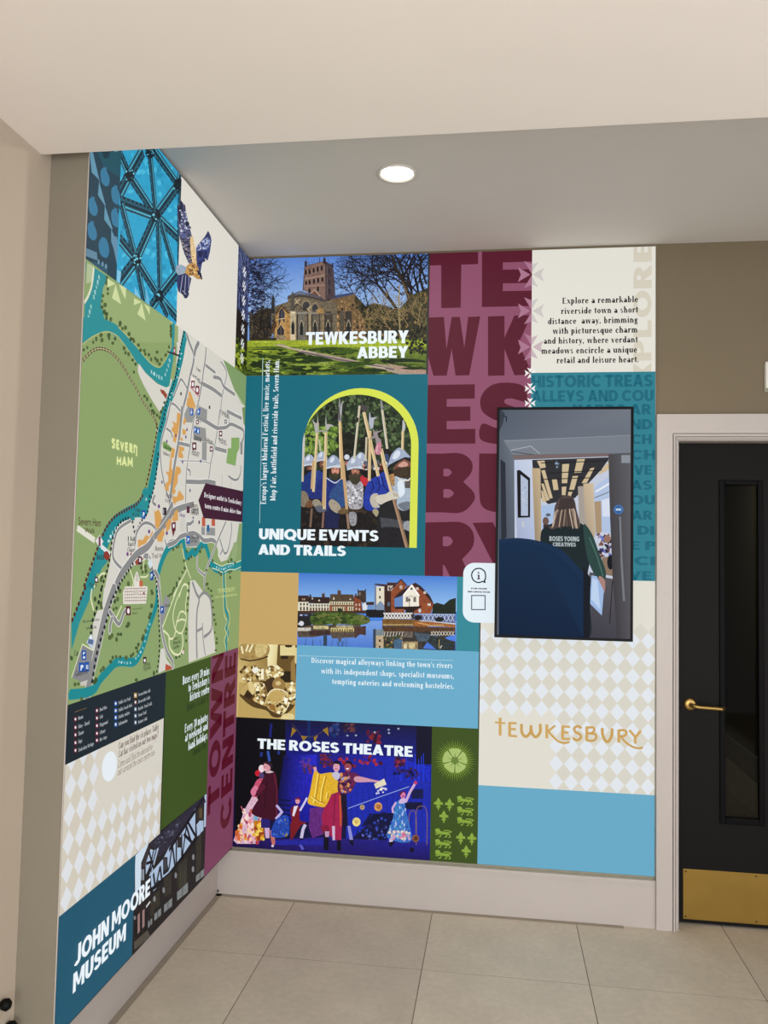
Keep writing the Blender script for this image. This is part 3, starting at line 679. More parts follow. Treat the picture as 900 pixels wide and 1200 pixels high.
# lawn
p.poly([(-10, 322), (1800, 305), (1800, 700), (-10, 700)], [(142, 160, 44), (120, 140, 50), (44, 62, 26), (54, 74, 26)], .35)
G1, G2, G3 = (30, 44, 20), (44, 60, 24), (160, 176, 48)
p.rect_(-10, 322, 1780, 380, (152, 168, 48), .35)
for (x0, y0, x1, y1, c) in [(60, 330, 380, 344, (172, 186, 64)), (420, 330, 1300, 372, (164, 178, 46)), (60, 376, 560, 400, (86, 104, 34)), (60, 412, 300, 444, G3), (60, 400, 460, 412, G2), (320, 420, 700, 470, G1), (580, 385, 1100, 440, (52, 72, 26)), (60, 455, 420, 500, (70, 90, 30)), (60, 505, 330, 600, (34, 50, 20)), (330, 470, 900, 540, (38, 56, 20)), (340, 545, 900, 560, (140, 158, 66)), (700, 525, 900, 545, (150, 164, 84)), (380, 565, 900, 620, (30, 46, 18)), (60, 600, 340, 625, (120, 136, 50)), (540, 625, 900, 650, (132, 148, 56)), (60, 628, 500, 660, (56, 74, 26))]:
    p.blob([(x0, (y0+y1)/2), ((x0+x1)/2, y0), (x1, (y0+y1)/2), ((x0+x1)/2, y1)], c, .4)
p.scatter([(50, 400), (900, 400), (1700, 500), (1700, 660), (50, 660)], 260, 13, [(30, 44, 18), (46, 64, 24), (96, 116, 40), (130, 150, 52), (36, 54, 20)], .3, 3.2)
# path
p.px(285, 360, 8.18)
p.poly([(290, 358), (380, 356), (470, 392), (620, 418), (780, 450), (930, 478), (1160, 530), (1420, 560), (1700, 625), (1700, 675), (1560, 660), (1290, 590), (1100, 548), (900, 512), (760, 478), (600, 450), (520, 420), (420, 395)], (164, 148, 130), .2)
p.line([(560, 430), (720, 462), (900, 500), (1180, 548), (1450, 600)], .007, (104, 92, 96)); p.line([(330, 364), (480, 400), (700, 440)], .004, (196, 180, 156))
p.px(390, 360, 7.826)
p.poly([(500, 520), (620, 540), (860, 580), (860, 620), (640, 600)], (172, 142, 126), .2); p.line([(180, 520), (480, 560)], .004, (196, 182, 150))
for (x0, y0, x1, y1, c) in [(0, 376, 240, 430, (60, 84, 26)), (0, 330, 700, 372, (160, 178, 48)), (440, 470, 860, 530, (28, 42, 22)), (0, 500, 400, 540, (50, 74, 22)), (560, 505, 860, 520, (110, 132, 50)), (0, 590, 480, 625, (48, 66, 22)), (620, 550, 860, 575, (36, 48, 26)), (180, 560, 500, 600, (34, 52, 20))]:
    p.blob([(x0, (y0+y1)/2), ((x0+x1)/2, y0), (x1, (y0+y1)/2), ((x0+x1)/2, y1)], c, .4)
p.scatter([(690, 200), (860, 180), (860, 440), (720, 430), (680, 330)], 120, 14, [(26, 26, 22), (40, 40, 30), (60, 58, 38), (18, 18, 18)], .4)
p.px(270, 290, 3.75)
p.cap('TEWKESBURY', (333, 373), (783, 421), HEAD, .062); p.cap('ABBEY', (558, 437), (781, 485), HEAD, .062)
p.line([(143, 490), (140, 600)], .0025, (200, 215, 190))
p.finish()

# ---- 2 teal field with the arched photograph of pikemen
p = P('printed_panel', 'B', (0, Z2, .8615, Z1), (18, 104, 122), 0, 'printed teal field with a lime arch and events lettering')
p.world()
L0, L1, TOPC, RB = .282, .790, 2.062, .030
def archpts(x0, x1, zb, zc, rz, n=28):
    cx, rx = (x0+x1)/2, (x1-x0)/2
    return [(x0, zb), (x1, zb)]+[(cx+rx*math.cos(math.pi*i/n), zc+rz*math.sin(math.pi*i/n)) for i in range(n+1)]
lime = (214, 226, 82)
lp = [(L1, 1.594), (.824, 1.594)]+[(.553+.271*math.cos(t*math.pi/28), 2.062+.266*math.sin(t*math.pi/28)) for t in range(0, 25)]
lp += [( .536+.254*math.cos(t*math.pi/28), 2.062+.236*math.sin(t*math.pi/28)) for t in range(25, -1, -1)]
p.poly(lp, lime)
p.px(280, 430, 3.913)
p.cap('UNIQUE EVENTS', (94, 741), (640, 800), HEAD, .062); p.cap('AND TRAILS', (91, 813), (490, 868), HEAD, .062)
p.finish()
cl = archpts(L0, L1, 1.594, TOPC, .236)
q = P('printed_photograph', 'B', (L0, 1.594, L1, 2.30), (40, 54, 34), .45, 'printed photograph of helmeted pikemen in blue tunics under the lime arch', clip=cl, off=.0019)
p = q
p.px(345, 450, 10.91)
p.scatter([(100, 100), (1500, 100), (1500, 900), (90, 900)], 900, 30, [(34, 44, 30), (52, 68, 42), (74, 92, 58), (30, 32, 26), (90, 110, 70)], .2)
p.scatter([(100, 480), (560, 560), (560, 900), (100, 900)], 220, 28, [(96, 128, 48), (120, 150, 60), (74, 104, 40), (140, 168, 78)], .2)
p.scatter([(560, 640), (1000, 640), (1000, 900), (560, 900)], 40, 60, [(26, 26, 22), (34, 36, 28)], .1)
WOOD, WOODL, STEEL, DK = (196, 164, 118), (226, 206, 164), (176, 176, 184), (20, 18, 18)
def helmet(x, y, r, tilt=0, c=(168, 178, 198)):
    p.blob([(x-r, y+r*.75), (x-r*.95, y), (x-r*.5, y-r*.7), (x, y-r), (x+r*.55, y-r*.7), (x+r*.95, y-tilt*r*.2), (x+r, y+r*.5-tilt*r*.3), (x, y+r*.35)], c, .1)
    p.blob([(x-r*.5, y), (x-r*.3, y-r*.6), (x+r*.1, y-r*.75), (x, y-r*.1)], (212, 220, 234), .1)
    p.poly([(x-r*1.08, y+r*1.0), (x-r*.9, y+r*.7), (x, y+r*.4), (x+r*.9, y+r*.45-tilt*r*.3), (x+r*1.15, y+r*.9-tilt*r*.3), (x, y+r*.72)], (196, 206, 220), .1)
def face(x, y, r, c=(176, 124, 104)):
    p.ell(x, y, r, r*1.15, (52, 36, 32)); p.ell(x+r*.1, y+r*.1, r*.72, r*.95, c, .2)
    p.rect_(x-r*.45, y-r*.25, x-r*.1, y-r*.1, (60, 36, 32)); p.rect_(x+r*.2, y-r*.25, x+r*.55, y-r*.1, (60, 36, 32), 0, False); p.poly([(x, y-r*.2), (x+r*.22, y+r*.3), (x-r*.05, y+r*.3)], (206, 156, 136)); p.rect_(x-r*.2, y+r*.5, x+r*.35, y+r*.62, (120, 54, 52)); p.ell(x+r*.05, y+r*.95, r*.6, r*.35, (70, 60, 46), .3)
# back row
for x, y, r in [(190, 980, 80), (350, 930, 70)]:
    face(x+10, y+90, 60, (120, 80, 64)); helmet(x, y, r)
face(680, 1010, 50, (186, 130, 112)); p.ell(680, 930, 62, 62, (34, 32, 34)); p.ell(672, 935, 34, 34, (206, 214, 226)); p.line([(620, 880), (680, 835), (740, 880)], .004, (60, 54, 48))
face(865, 1040, 60); helmet(850, 950, 78)
p.px(415, 450, 10.91)
p.ell(410, 900, 66, 72, (30, 26, 30)); p.ell(410, 950, 40, 60, (60, 74, 110)); face(130, 1070, 56, (196, 140, 120)); p.scatter([(100, 1000), (420, 1000), (420, 1200), (100, 1200)], 50, 30, [(120, 30, 34), (40, 34, 34), (196, 196, 200), (90, 90, 100), (150, 110, 90)], .2)
# bodies lower
p.px(345, 540, 10.91)
p.rect_(60, 120, 1700, 1140, (26, 21, 22), .5)
p.scatter([(90, 600), (1500, 600), (1500, 1100), (90, 1100)], 120, 30, [(30, 22, 20), (44, 34, 26), (18, 15, 16), (58, 46, 34)], .2)
p.blob([(90, 260), (150, 180), (230, 130), (360, 150), (380, 300), (250, 440), (200, 470), (80, 390)], (26, 50, 116), .25)
p.blob([(240, 150), (330, 130), (380, 200), (300, 300), (230, 330)], (40, 60, 132), .3)
p.blob([(80, 400), (150, 400), (190, 510), (140, 590), (80, 560)], (128, 116, 98), .25); p.blob([(140, 560), (200, 500), (240, 540), (230, 590), (170, 600)], (110, 74, 52), .3)
p.blob([(200, 480), (270, 310), (370, 220), (560, 230), (620, 300), (600, 520), (420, 640), (330, 490)], (32, 44, 116), .25)
p.poly([(400, 640), (600, 500), (560, 860), (390, 860)], (28, 32, 72), .3)
p.blob([(415, 215), (520, 275), (600, 220), (580, 250), (520, 290), (430, 240)], (206, 212, 222), .1)
p.blob([(230, 520), (290, 490), (345, 540), (330, 610), (260, 590)], (150, 140, 122), .2); p.blob([(270, 590), (330, 570), (410, 620), (390, 650), (320, 660), (280, 630)], (92, 96, 110), .2)
p.blob([(440, 460), (520, 320), (640, 230), (690, 320), (660, 560), (560, 600), (520, 500)], (46, 76, 128), .25)
p.blob([(440, 540), (480, 490), (560, 540), (600, 620), (550, 670), (470, 620)], (164, 152, 132), .2); p.blob([(560, 650), (620, 600), (690, 610), (690, 670), (590, 680)], (106, 84, 54), .3)
p.blob([(660, 290), (760, 250), (870, 280), (880, 480), (860, 600), (740, 620), (690, 560)], (168, 166, 172), .55)
p.scatter([(680, 300), (860, 300), (860, 580), (690, 560)], 60, 18, [(206, 206, 214), (120, 118, 124), (150, 150, 158), (230, 230, 236)], .2)
p.rect_(690, 620, 880, 660, (62, 48, 36), .4); p.blob([(700, 670), (790, 670), (790, 810), (720, 820)], (146, 146, 152), .4)
p.blob([(820, 190), (880, 190), (900, 260), (850, 270)], (176, 52, 66), .2)
# front row heads
p.px(345, 450, 10.91)
p.ell(520, 1130, 70, 110, (44, 44, 30), .3); face(518, 1100, 68, (206, 140, 120)); p.blob([(410, 1150), (430, 1080), (530, 1040), (600, 1060), (590, 1130), (560, 1060), (470, 1080), (440, 1130)], (24, 22, 24)); helmet(500, 1000, 92, .3, (150, 164, 188))
p.px(345, 540, 10.91)
p.blob([(440, 170), (470, 240), (560, 230), (590, 170), (540, 200)], (50, 54, 36), .3)
p.blob([(700, 180), (720, 270), (790, 310), (850, 240), (850, 160)], (62, 58, 42), .3); face(775, 120, 72, (168, 112, 88)); p.blob([(640, 190), (680, 110), (780, 70), (870, 90), (860, 130), (760, 100), (700, 140)], (26, 22, 22)); helmet(770, 30, 95, .3, (164, 174, 194))
# right foreground man
p.px(415, 540, 10.91)
p.blob([(80, 210), (150, 215), (200, 260), (150, 320), (110, 300)], (190, 44, 54), .15)
p.blob([(130, 600), (130, 440), (180, 270), (300, 190), (400, 140), (470, 260), (500, 420), (420, 560), (240, 640)], (34, 56, 156), .25)
for g in [[(300, 220), (330, 330), (300, 400)], [(350, 200), (380, 320), (440, 400)], [(230, 260), (250, 340), (210, 420)]]: p.line(g, .006, (20, 32, 96))
p.line([(330, 200), (350, 300)], .005, (70, 96, 200))
p.blob([(330, 560), (480, 480), (720, 440), (740, 1120), (330, 1100)], (32, 31, 34), .25)
p.blob([(480, 250), (560, 190), (680, 240), (730, 420), (720, 560), (650, 640), (560, 600), (540, 480), (500, 380)], (168, 182, 198), .12)
p.blob([(560, 270), (620, 260), (650, 400), (590, 470), (560, 380)], (220, 230, 240), .05); p.blob([(560, 560), (700, 520), (720, 600), (640, 640)], (110, 118, 130), .2)
p.blob([(540, 200), (600, 235), (690, 240), (720, 200), (700, 260), (600, 260)], (220, 220, 216)); p.blob([(450, 190), (510, 170), (520, 280), (510, 330), (470, 280)], (170, 128, 84), .3)
p.rect_(650, 260, 720, 350, (90, 84, 80), .6); p.poly([(330, 720), (720, 780), (720, 860), (350, 860)], (70, 72, 78), .3); p.blob([(630, 800), (720, 780), (720, 950), (660, 960)], (150, 154, 160), .2)
p.blob([(340, 860), (700, 900), (720, 1120), (340, 1120)], (30, 28, 32), .3)
p.blob([(210, 540), (205, 470), (250, 420), (310, 430), (290, 520), (330, 590), (250, 600)], (186, 178, 164), .15)
p.blob([(285, 520), (290, 450), (420, 420), (490, 390), (560, 420), (560, 480), (480, 500), (400, 530), (340, 560)], (206, 198, 182), .12)
for i in range(4): p.line([(470+i*26, 400+i*6), (490+i*22, 470)], .003, (150, 140, 122))
p.blob([(235, 640), (270, 610), (315, 650), (290, 715), (250, 680)], (160, 148, 120), .2)
p.px(415, 450, 10.91)
p.blob([(500, 1090), (560, 1010), (660, 950), (720, 980), (730, 1150), (640, 1180), (520, 1150)], (120, 78, 62), .2); p.blob([(560, 1040), (640, 990), (690, 1030), (650, 1070), (590, 1060)], (206, 156, 142), .1); p.blob([(500, 1100), (720, 1060), (720, 1200), (560, 1190)], (64, 50, 36), .4)
p.blob([(420, 1080), (450, 980), (480, 900), (560, 820), (620, 830), (680, 890), (720, 940), (640, 950), (520, 1010)], (160, 172, 196), .12); p.blob([(490, 950), (520, 880), (570, 850), (590, 900), (540, 960)], (214, 224, 238), .05)
p.poly([(415, 1090), (440, 1040), (540, 985), (650, 935), (725, 945), (725, 1000), (640, 960), (540, 1020), (470, 1070)], (34, 30, 32))
# pikes
def pike(x0, y0, x1, y1, wd, col=WOODL, col2=WOOD): p.line([(x0, y0), (x1, y1)], wd, col); p.line([(x0+6, y0), (x1+6, y1)], wd*.3, col2)
p.px(345, 450, 10.91)
pike(115, 640, 105, 1250, .011, (206, 196, 180)); pike(300, 500, 245, 1380, .012); p.line([(320, 710), (335, 860)], .008, (180, 186, 150)); pike(405, 620, 385, 1600, .013)
p.poly([(568, 470), (600, 470), (640, 1220), (595, 1220)], (206, 172, 122)); p.line([(575, 480), (585, 1000)], .006, WOODL)
pike(835, 280, 765, 960, .010, (206, 206, 190)); p.line([(808, 430), (802, 490)], .012, (40, 40, 40))
p.poly([(100, 980), (105, 700), (125, 600), (138, 700), (130, 980)], (198, 194, 190))
for x, y, s_ in [(300, 560, 1), (405, 560, -1)]:
    p.poly([(x-6*s_, y+60), (x-10, y-60), (x, y-165), (x+10, y-60), (x+16, y+60)], (168, 166, 162)); p.blob([(x+5*s_, y-20), (x-40*s_, y-70), (x-70*s_, y-100), (x-50*s_, y-40), (x-30*s_, y+60), (x, y+60)] if s_ > 0 else [(x, y-40), (x+70, y-40), (x+105, y-10), (x+60, y-15), (x+25, y+30), (x, y+10)], (176, 174, 170)); p.line([(x, y+50), (x+50*s_ if s_ > 0 else x-70, y+40)], .008, (160, 156, 152))
p.poly([(560, 480), (565, 280), (578, 150), (592, 250), (600, 480)], (140, 138, 140)); p.blob([(590, 300), (610, 240), (640, 222), (615, 260), (605, 390), (590, 380)], (176, 176, 178)); p.line([(570, 300), (575, 460)], .006, (80, 76, 80))
p.px(415, 450, 10.91)
pike(125, 360, 310, 1180, .014); pike(205, 600, 195, 1240, .013, (222, 196, 150)); pike(160, 680, 150, 980, .009, (206, 200, 176)); pike(360, 330, 425, 830, .011, (206, 206, 190)); pike(625, 600, 618, 840, .011); pike(345, 830, 430, 1200, .016)
p.line([(75, 110), (120, 300)], .006, (66, 66, 62)); p.blob([(90, 260), (180, 300), (160, 340), (110, 350)], (72, 68, 68)); p.poly([(345, 330), (335, 220), (350, 200), (378, 300), (360, 330)], (140, 138, 138)); p.poly([(615, 600), (620, 480), (632, 455), (655, 520), (650, 600)], (186, 186, 190))
p.poly([(190, 500), (195, 370), (205, 360), (215, 430), (250, 430), (300, 420), (255, 460), (245, 560), (210, 580)], (176, 180, 194)); p.poly([(190, 710), (250, 660), (240, 570), (270, 610), (370, 592), (300, 630), (310, 680), (350, 720), (330, 790), (280, 760), (270, 690)], (150, 138, 140))
p.poly([(260, 860), (290, 760), (350, 740), (350, 860), (320, 910), (280, 900)], (196, 130, 144), .2); p.line([(300, 780), (290, 880)], .004, (226, 190, 196))
p.px(345, 540, 10.91)
pike(245, 0, 225, 360, .012, WOOD); pike(390, 0, 370, 580, .012, WOOD); p.poly([(600, 0), (640, 0), (690, 620), (655, 620)], (196, 160, 116)); p.poly([(662, 680), (690, 680), (710, 870), (680, 870)], (150, 118, 96)); p.line([(225, 610), (205, 850)], .010, (120, 96, 78)); p.line([(375, 660), (360, 860)], .010, (130, 96, 90))
p.px(415, 540, 10.91)
p.poly([(350, 0), (390, 0), (500, 390), (455, 390)], (222, 196, 152)); p.line([(385, 0), (492, 380)], .003, (170, 136, 92)); p.poly([(490, 500), (530, 490), (700, 1110), (655, 1110)], (168, 136, 108)); p.line([(520, 500), (690, 1110)], .004, (112, 86, 66))
p.blob([(420, 420), (490, 385), (560, 420), (575, 460), (500, 490), (430, 490)], (208, 200, 184), .1)
for i in range(4): p.line([(500+i*17, 400+i*9), (510+i*17, 450+i*5)], .0025, (140, 128, 110))
p.finish()
# UNIQUE EVENTS lettering again over the lower left corner of the photograph
p = P('lettering', 'B', (0, 1.55, .8, 2.49), (18, 104, 122), 0, None, off=.0032)
p.base = Buf(); p.px(280, 430, 3.913)
p.line([(111, -42), (96, 716)], .0022, (170, 205, 210), buf=p.txt)
p.serif("Europe's largest Medieval Festival, live music, markets,", (124, 630), (143, -33), .0255, (236, 246, 250), rot=True)
p.serif("Mop Fair, battlefield and riverside trails, Severn Ham.", (170, 614), (184, -35), .0255, (236, 246, 250), rot=True)
p.cap('UNIQUE EVENTS', (94, 741), (640, 800), HEAD, .062); p.cap('AND TRAILS', (91, 813), (490, 868), HEAD, .062); p.finish()

# ---- 3 maroon field with giant letters
p = P('printed_panel', 'B', (.8615, Z2, 1.3265, ZT), PINK, 0, 'printed pink field with giant maroon letters of the town name')
p.px(490, 280, 3.103)
p.poly([(38, 48), (218, 42), (218, 92), (157, 94), (155, 250), (84, 252), (84, 96), (38, 97)], MAR)
p.poly([(232, 44), (430, 36), (430, 82), (308, 86), (308, 112), (430, 110), (430, 160), (308, 162), (308, 190), (430, 188), (430, 244), (232, 248)], MAR)
p.poly([(36, 286), (94, 284), (103, 400), (122, 284), (152, 284), (168, 396), (182, 284), (226, 282), (186, 496), (136, 497), (122, 400), (104, 497), (56, 498), (34, 420)], MAR)
p.poly([(254, 282), (314, 280), (314, 360), (350, 279), (412, 277), (365, 380), (410, 480), (412, 494), (350, 496), (314, 400), (314, 497), (254, 498)], MAR)
p.px(490, 440, 3.103)
p.poly([(34, 35), (206, 32), (206, 84), (104, 86), (104, 114), (190, 113), (190, 165), (104, 166), (104, 196), (208, 194), (208, 248), (32, 248)], MAR)
S_ = smooth([(398, 96), (384, 40), (320, 26), (262, 38), (228, 80), (232, 128), (270, 158), (312, 172), (308, 190), (280, 190), (232, 176), (226, 232), (290, 250), (350, 246), (392, 220), (406, 170), (380, 128), (320, 104), (316, 88), (340, 84), (384, 96)], 4, True)
p.poly(S_, MAR)
def bowlB(x0, y0, x1, y1):
    ym = (y0+y1)/2-4
    p.poly(smooth([(x0, y0), (x0+60, y0), (x1-46, y0), (x1-8, y0+28), (x1-8, y0+68), (x1-38, ym)], 4)+smooth([(x1-38, ym), (x1, ym+38), (x1, y1-40), (x1-44, y1), (x0+60, y1), (x0, y1)], 4), MAR)
    p.poly(smooth([(x0+66, y0+56), (x0+84, y0+56), (x0+96, y0+68), (x0+84, y0+82), (x0+66, y0+82)], 3), PINK)
    p.poly(smooth([(x0+66, y0+130), (x0+88, y0+130), (x0+104, y0+144), (x0+88, y0+160), (x0+66, y0+160)], 3), PINK)
bowlB(26, 284, 202, 498)
p.poly(smooth([(222, 284), (222, 420), (236, 480), (300, 500), (360, 500)], 4)+[(420, 500), (420, 284), (356, 284), (356, 400), (320, 430), (288, 400), (288, 284)], MAR)
p.poly(smooth([(25, 535), (100, 533), (160, 535), (198, 566), (200, 620), (160, 668)], 4)+[(200, 760), (130, 760), (96, 690), (90, 690), (90, 760), (24, 760)], MAR)
p.poly(smooth([(90, 586), (112, 586), (126, 602), (112, 620), (90, 620)], 3), PINK)
p.poly([(198, 536), (272, 534), (312, 620), (340, 534), (420, 532), (352, 680), (352, 760), (276, 760), (276, 690)], MAR)
# translucent crosses straddling the edge
p.px(490, 280, 3.103)
for y in (130, 262, 393): cross(p, 412, y, 52, (170, 118, 142))
for y in (488, 544, 598): cross(p, 407, y, 21, (240, 240, 238))
p.finish()

# ---- 4 white field with the text
p = P('printed_panel', 'B', (1.3265, Z1, W, ZT), (229, 226, 216), .01, 'printed off white field with seven lines of black text')
p.px(490, 280, 3.103)
for y in (130, 262): cross(p, 412, y, 48, (205, 200, 196))
cross(p, 412, 393, 46, (200, 180, 186)); cross(p, 407, 488, 21, (246, 246, 244))
p.world()
for i, (ch, z0, z1) in enumerate([('E', 2.885, 2.985), ('R', 2.765, 2.868), ('O', 2.635, 2.755), ('L', 2.545, 2.62), ('P', 2.44, 2.53), ('X', 2.33, 2.43)]):
    p.capr(ch, (1.772, z0), (1.850, z1), (214, 207, 190), .07)
p.px(490, 280, 3.103)
for i, (s_, xl, yl, xr, yr) in enumerate([('Explore a remarkable', 523, 238, 801, 228), ('riverside town a short', 519, 275, 801, 266), ('distance  away, brimming', 471, 312, 800, 303), ('with picturesque charm', 489, 347, 799, 339), ('and history, where verdant', 456, 383, 800, 375), ('meadows encircle a unique', 448, 419, 798, 412), ('retail and leisure heart.', 503, 453, 804, 448)]):
    p.serif(s_, (xl, yl), (xr, yr), .0275, (22, 20, 22), wt=.145)
p.finish()

# ---- 5 teal field with repeated words
p = P('printed_panel', 'B', (1.3265, Z2, W, Z1), (46, 128, 144), .01, 'printed teal field with tone on tone repeated words')
p.px(490, 280, 3.103)
DT = (28, 104, 124)
p.cap('HISTORIC TREAS', (413, 497), (853, 537), DT, .05); p.cap('ALLEYS AND COU', (413, 552), (856, 590), DT, .05)
p.px(490, 440, 3.103)
for s_, x0, y0, x1, y1 in [('YARDS AR', 560, 106, 848, 142), ('BEY AND', 600, 160, 852, 196), ('CHURCH', 620, 214, 850, 250), ('RIC CH', 640, 270, 866, 306), ('ALLEYVE', 620, 325, 850, 361), ('TREAS', 668, 380, 850, 416), ('D COU', 668, 434, 862, 470), ('YARDAR', 620, 489, 852, 525), ('AND DI', 640, 544, 858, 580), ('SIDE E P', 600, 599, 866, 635), ('IC CI', 690, 655, 862, 691), ('RIVE', 705, 709, 848, 745)]:
    p.cap(s_, (x0, y0), (x1, y1), DT, .05)
for y in (544, 598): p.px(490, 280, 3.103); cross(p, 407, y, 21, (240, 240, 238))
p.finish()

# ---- 6 tan field
p = P('printed_panel', 'B', (0, Z3, .2795, Z2), (200, 166, 104), .01, 'printed plain tan field'); p.finish()
# ---- 7 mill photograph
p = P('printed_photograph', 'B', (.2795, Z3, 1.009, Z2), (70, 130, 220), 0, 'printed photograph of a red brick mill and cottages reflected in a river')
p.px(345, 670, 9)
p.grad(0, 0, 1800, 420, (62, 118, 208), (150, 196, 240), .01)
p.grad(0, 520, 1800, 900, (120, 160, 226), (62, 108, 200), .05)
RF, BRK, CR = (58, 38, 34), (128, 66, 40), (222, 216, 196)
p.rect_(30, 408, 900, 440, (70, 44, 30), .4)
p.poly([(30, 250), (150, 250), (160, 320), (30, 320)], RF, .2); p.poly([(150, 265), (370, 268), (375, 345), (140, 330)], (50, 34, 32), .2); p.poly([(380, 235), (620, 240), (640, 320), (368, 315)], (84, 66, 50), .3)
p.rect_(30, 318, 150, 412, CR, .1); p.rect_(145, 335, 372, 412, (214, 208, 190), .15); p.rect_(370, 315, 630, 412, (212, 204, 170), .15)
for x in range(60, 150, 34): p.rect_(x, 330, x+16, 355, (52, 46, 50)); p.rect_(x, 370, x+16, 408, (62, 42, 36))
for x in range(165, 360, 30): p.rect_(x, 346, x+14, 366, (60, 50, 50)); p.rect_(x, 378, x+16, 412, (90, 56, 40))
for x in range(382, 630, 24): p.rect_(x, 322, x+10, 348, (70, 50, 36)); p.rect_(x, 372, x+12, 410, (96, 66, 44))
p.rect_(370, 350, 630, 368, (120, 78, 50), .3)
p.rect_(540, 368, 560, 412, (150, 80, 50)); p.rect_(370, 368, 400, 412, (150, 82, 50)); p.ell(480, 405, 26, 20, (36, 50, 28))
for x in (88, 108): p.rect_(x-6, 282, x+6, 300, (176, 160, 130))
p.poly([(250, 310), (262, 290), (274, 310)], CR); p.poly([(406, 292), (416, 262), (426, 292)], CR); p.poly([(580, 296), (590, 278), (602, 296)], CR); p.poly([(182, 290), (190, 268), (200, 290)], CR)
p.rect_(160, 240, 178, 270, RF); p.rect_(290, 232, 322, 270, (80, 58, 50)); p.rect_(455, 200, 492, 238, (88, 60, 48)); 
for x in (296, 312, 462, 476): p.rect_(x, 190 if x > 400 else 222, x+8, 205 if x > 400 else 236, (110, 74, 56))
p.poly([(630, 250), (700, 255), (720, 410), (632, 410)], (132, 66, 40), .25); p.rect_(640, 232, 656, 255, RF); p.poly([(630, 260), (700, 262), (740, 330), (700, 300)], (52, 36, 34))
for x, y in ((646, 336), (680, 336), (646, 380), (680, 384)): p.rect_(x, y, x+14, y+24, (206, 190, 170))
p.poly([(668, 260), (668, 190), (684, 198), (740, 198), (755, 185), (757, 320), (720, 330)], (64, 50, 44), .3); p.rect_(666, 182, 674, 200, (60, 46, 40)); p.rect_(748, 180, 756, 200, (50, 40, 38)); p.rect_(680, 215, 700, 250, (120, 110, 100))
p.poly([(720, 350), (740, 322), (770, 350), (765, 402), (725, 402)], (220, 222, 226)); p.poly([(757, 320), (840, 316), (840, 350), (757, 350)], RF); p.rect_(770, 350, 842, 402, (110, 146, 196))
p.rect_(757, 400, 900, 470, (26, 26, 30), .3)
p.rect_(30, 440, 180, 600, (34, 30, 34), .3); p.rect_(50, 445, 150, 470, (52, 60, 104)); p.rect_(60, 450, 84, 464, (200, 206, 220)); p.rect_(108, 450, 136, 464, (120, 140, 170)); p.ell(75, 545, 26, 26, (212, 216, 222)); p.ell(50, 550, 12, 8, (230, 230, 230))
p.blob([(170, 470), (260, 420), (420, 425), (640, 440), (760, 470), (800, 520), (700, 560), (420, 550), (200, 560)], (62, 82, 32), .5)
p.scatter([(180, 440), (760, 460), (780, 540), (200, 560)], 130, 18, [(44, 62, 24), (88, 110, 44), (70, 92, 34), (106, 112, 56)], .3, 1.6)
p.poly([(30, 600), (180, 560), (700, 560), (700, 600), (630, 690), (400, 700), (380, 660), (200, 690), (40, 690)], (86, 74, 62), .5)
p.rect_(30, 590, 175, 625, (196, 190, 180), .4); p.rect_(200, 570, 360, 605, (190, 180, 130), .5); p.rect_(385, 590, 630, 632, (196, 180, 120), .5); p.rect_(440, 565, 620, 588, (170, 160, 130), .5)
for x in range(392, 630, 26): p.poly([(x, 630), (x+13, 596), (x+20, 630)], (90, 66, 46))
p.rect_(160, 620, 380, 670, (62, 42, 38), .5); p.poly([(385, 640), (630, 636), (640, 690), (410, 705)], (88, 76, 66), .4); p.poly([(455, 690), (500, 690), (490, 740), (470, 735)], (86, 84, 90)); p.poly([(305, 660), (345, 660), (345, 780), (310, 780)], (50, 66, 84), .2)
p.poly([(632, 590), (690, 580), (755, 570), (755, 670), (690, 660), (640, 705)], (76, 52, 48), .4)
for i in range(16): x = R.uniform(40, 620); p.line([(x, 790), (x+R.uniform(-14, 14), R.uniform(690, 750))], .0015, (40, 62, 40))
p.px(435, 670, 8.571)
p.rect_(-30, 380, 130, 460, (22, 22, 26), .3)
p.poly([(32, 130), (40, 118), (160, 128), (160, 108), (260, 110), (240, 160), (135, 150)], (70, 40, 34)); p.poly([(34, 130), (52, 148), (52, 380), (34, 380)], (112, 126, 156)); p.rect_(52, 148, 132, 384, (226, 218, 196), .05); p.poly([(52, 335), (95, 290), (132, 335), (132, 384), (52, 384)], (128, 146, 172))
for y in (178, 256): p.rect_(80, y-14, 96, y+14, (54, 50, 52))
p.rect_(132, 150, 240, 430, (56, 32, 28), .3); p.rect_(165, 140, 222, 190, (200, 190, 180)); p.rect_(165, 305, 188, 345, (90, 106, 130)); p.rect_(176, 150, 190, 180, (80, 60, 56))
p.poly([(200, 190), (302, 82), (350, 140), (300, 260), (240, 420), (200, 420)], (142, 74, 42), .3); p.line([(185, 185), (302, 78), (360, 142)], .005, (52, 32, 32)); p.ell(300, 155, 16, 20, (190, 170, 160))
p.poly([(350, 150), (440, 112), (500, 150), (560, 220), (590, 250), (630, 320), (600, 420), (350, 420)], (138, 70, 42), .3); p.poly([(400, 130), (445, 110), (500, 145), (590, 240), (630, 322), (600, 300), (560, 250), (500, 180)], (54, 34, 34))
for x, y in ((465, 170), (540, 210)): p.rect_(x-14, y-14, x+12, y+12, (206, 190, 180))
p.rect_(566, 318, 598, 350, (214, 210, 204)); p.poly([(620, 330), (660, 310), (730, 330), (790, 280), (850, 262), (850, 430), (610, 430)], (28, 36, 26), .5)
p.poly([(230, 262), (290, 200), (405, 130), (330, 235), (232, 268)], (46, 30, 34)); p.poly([(232, 266), (326, 240), (326, 352), (236, 352)], (98, 132, 188))
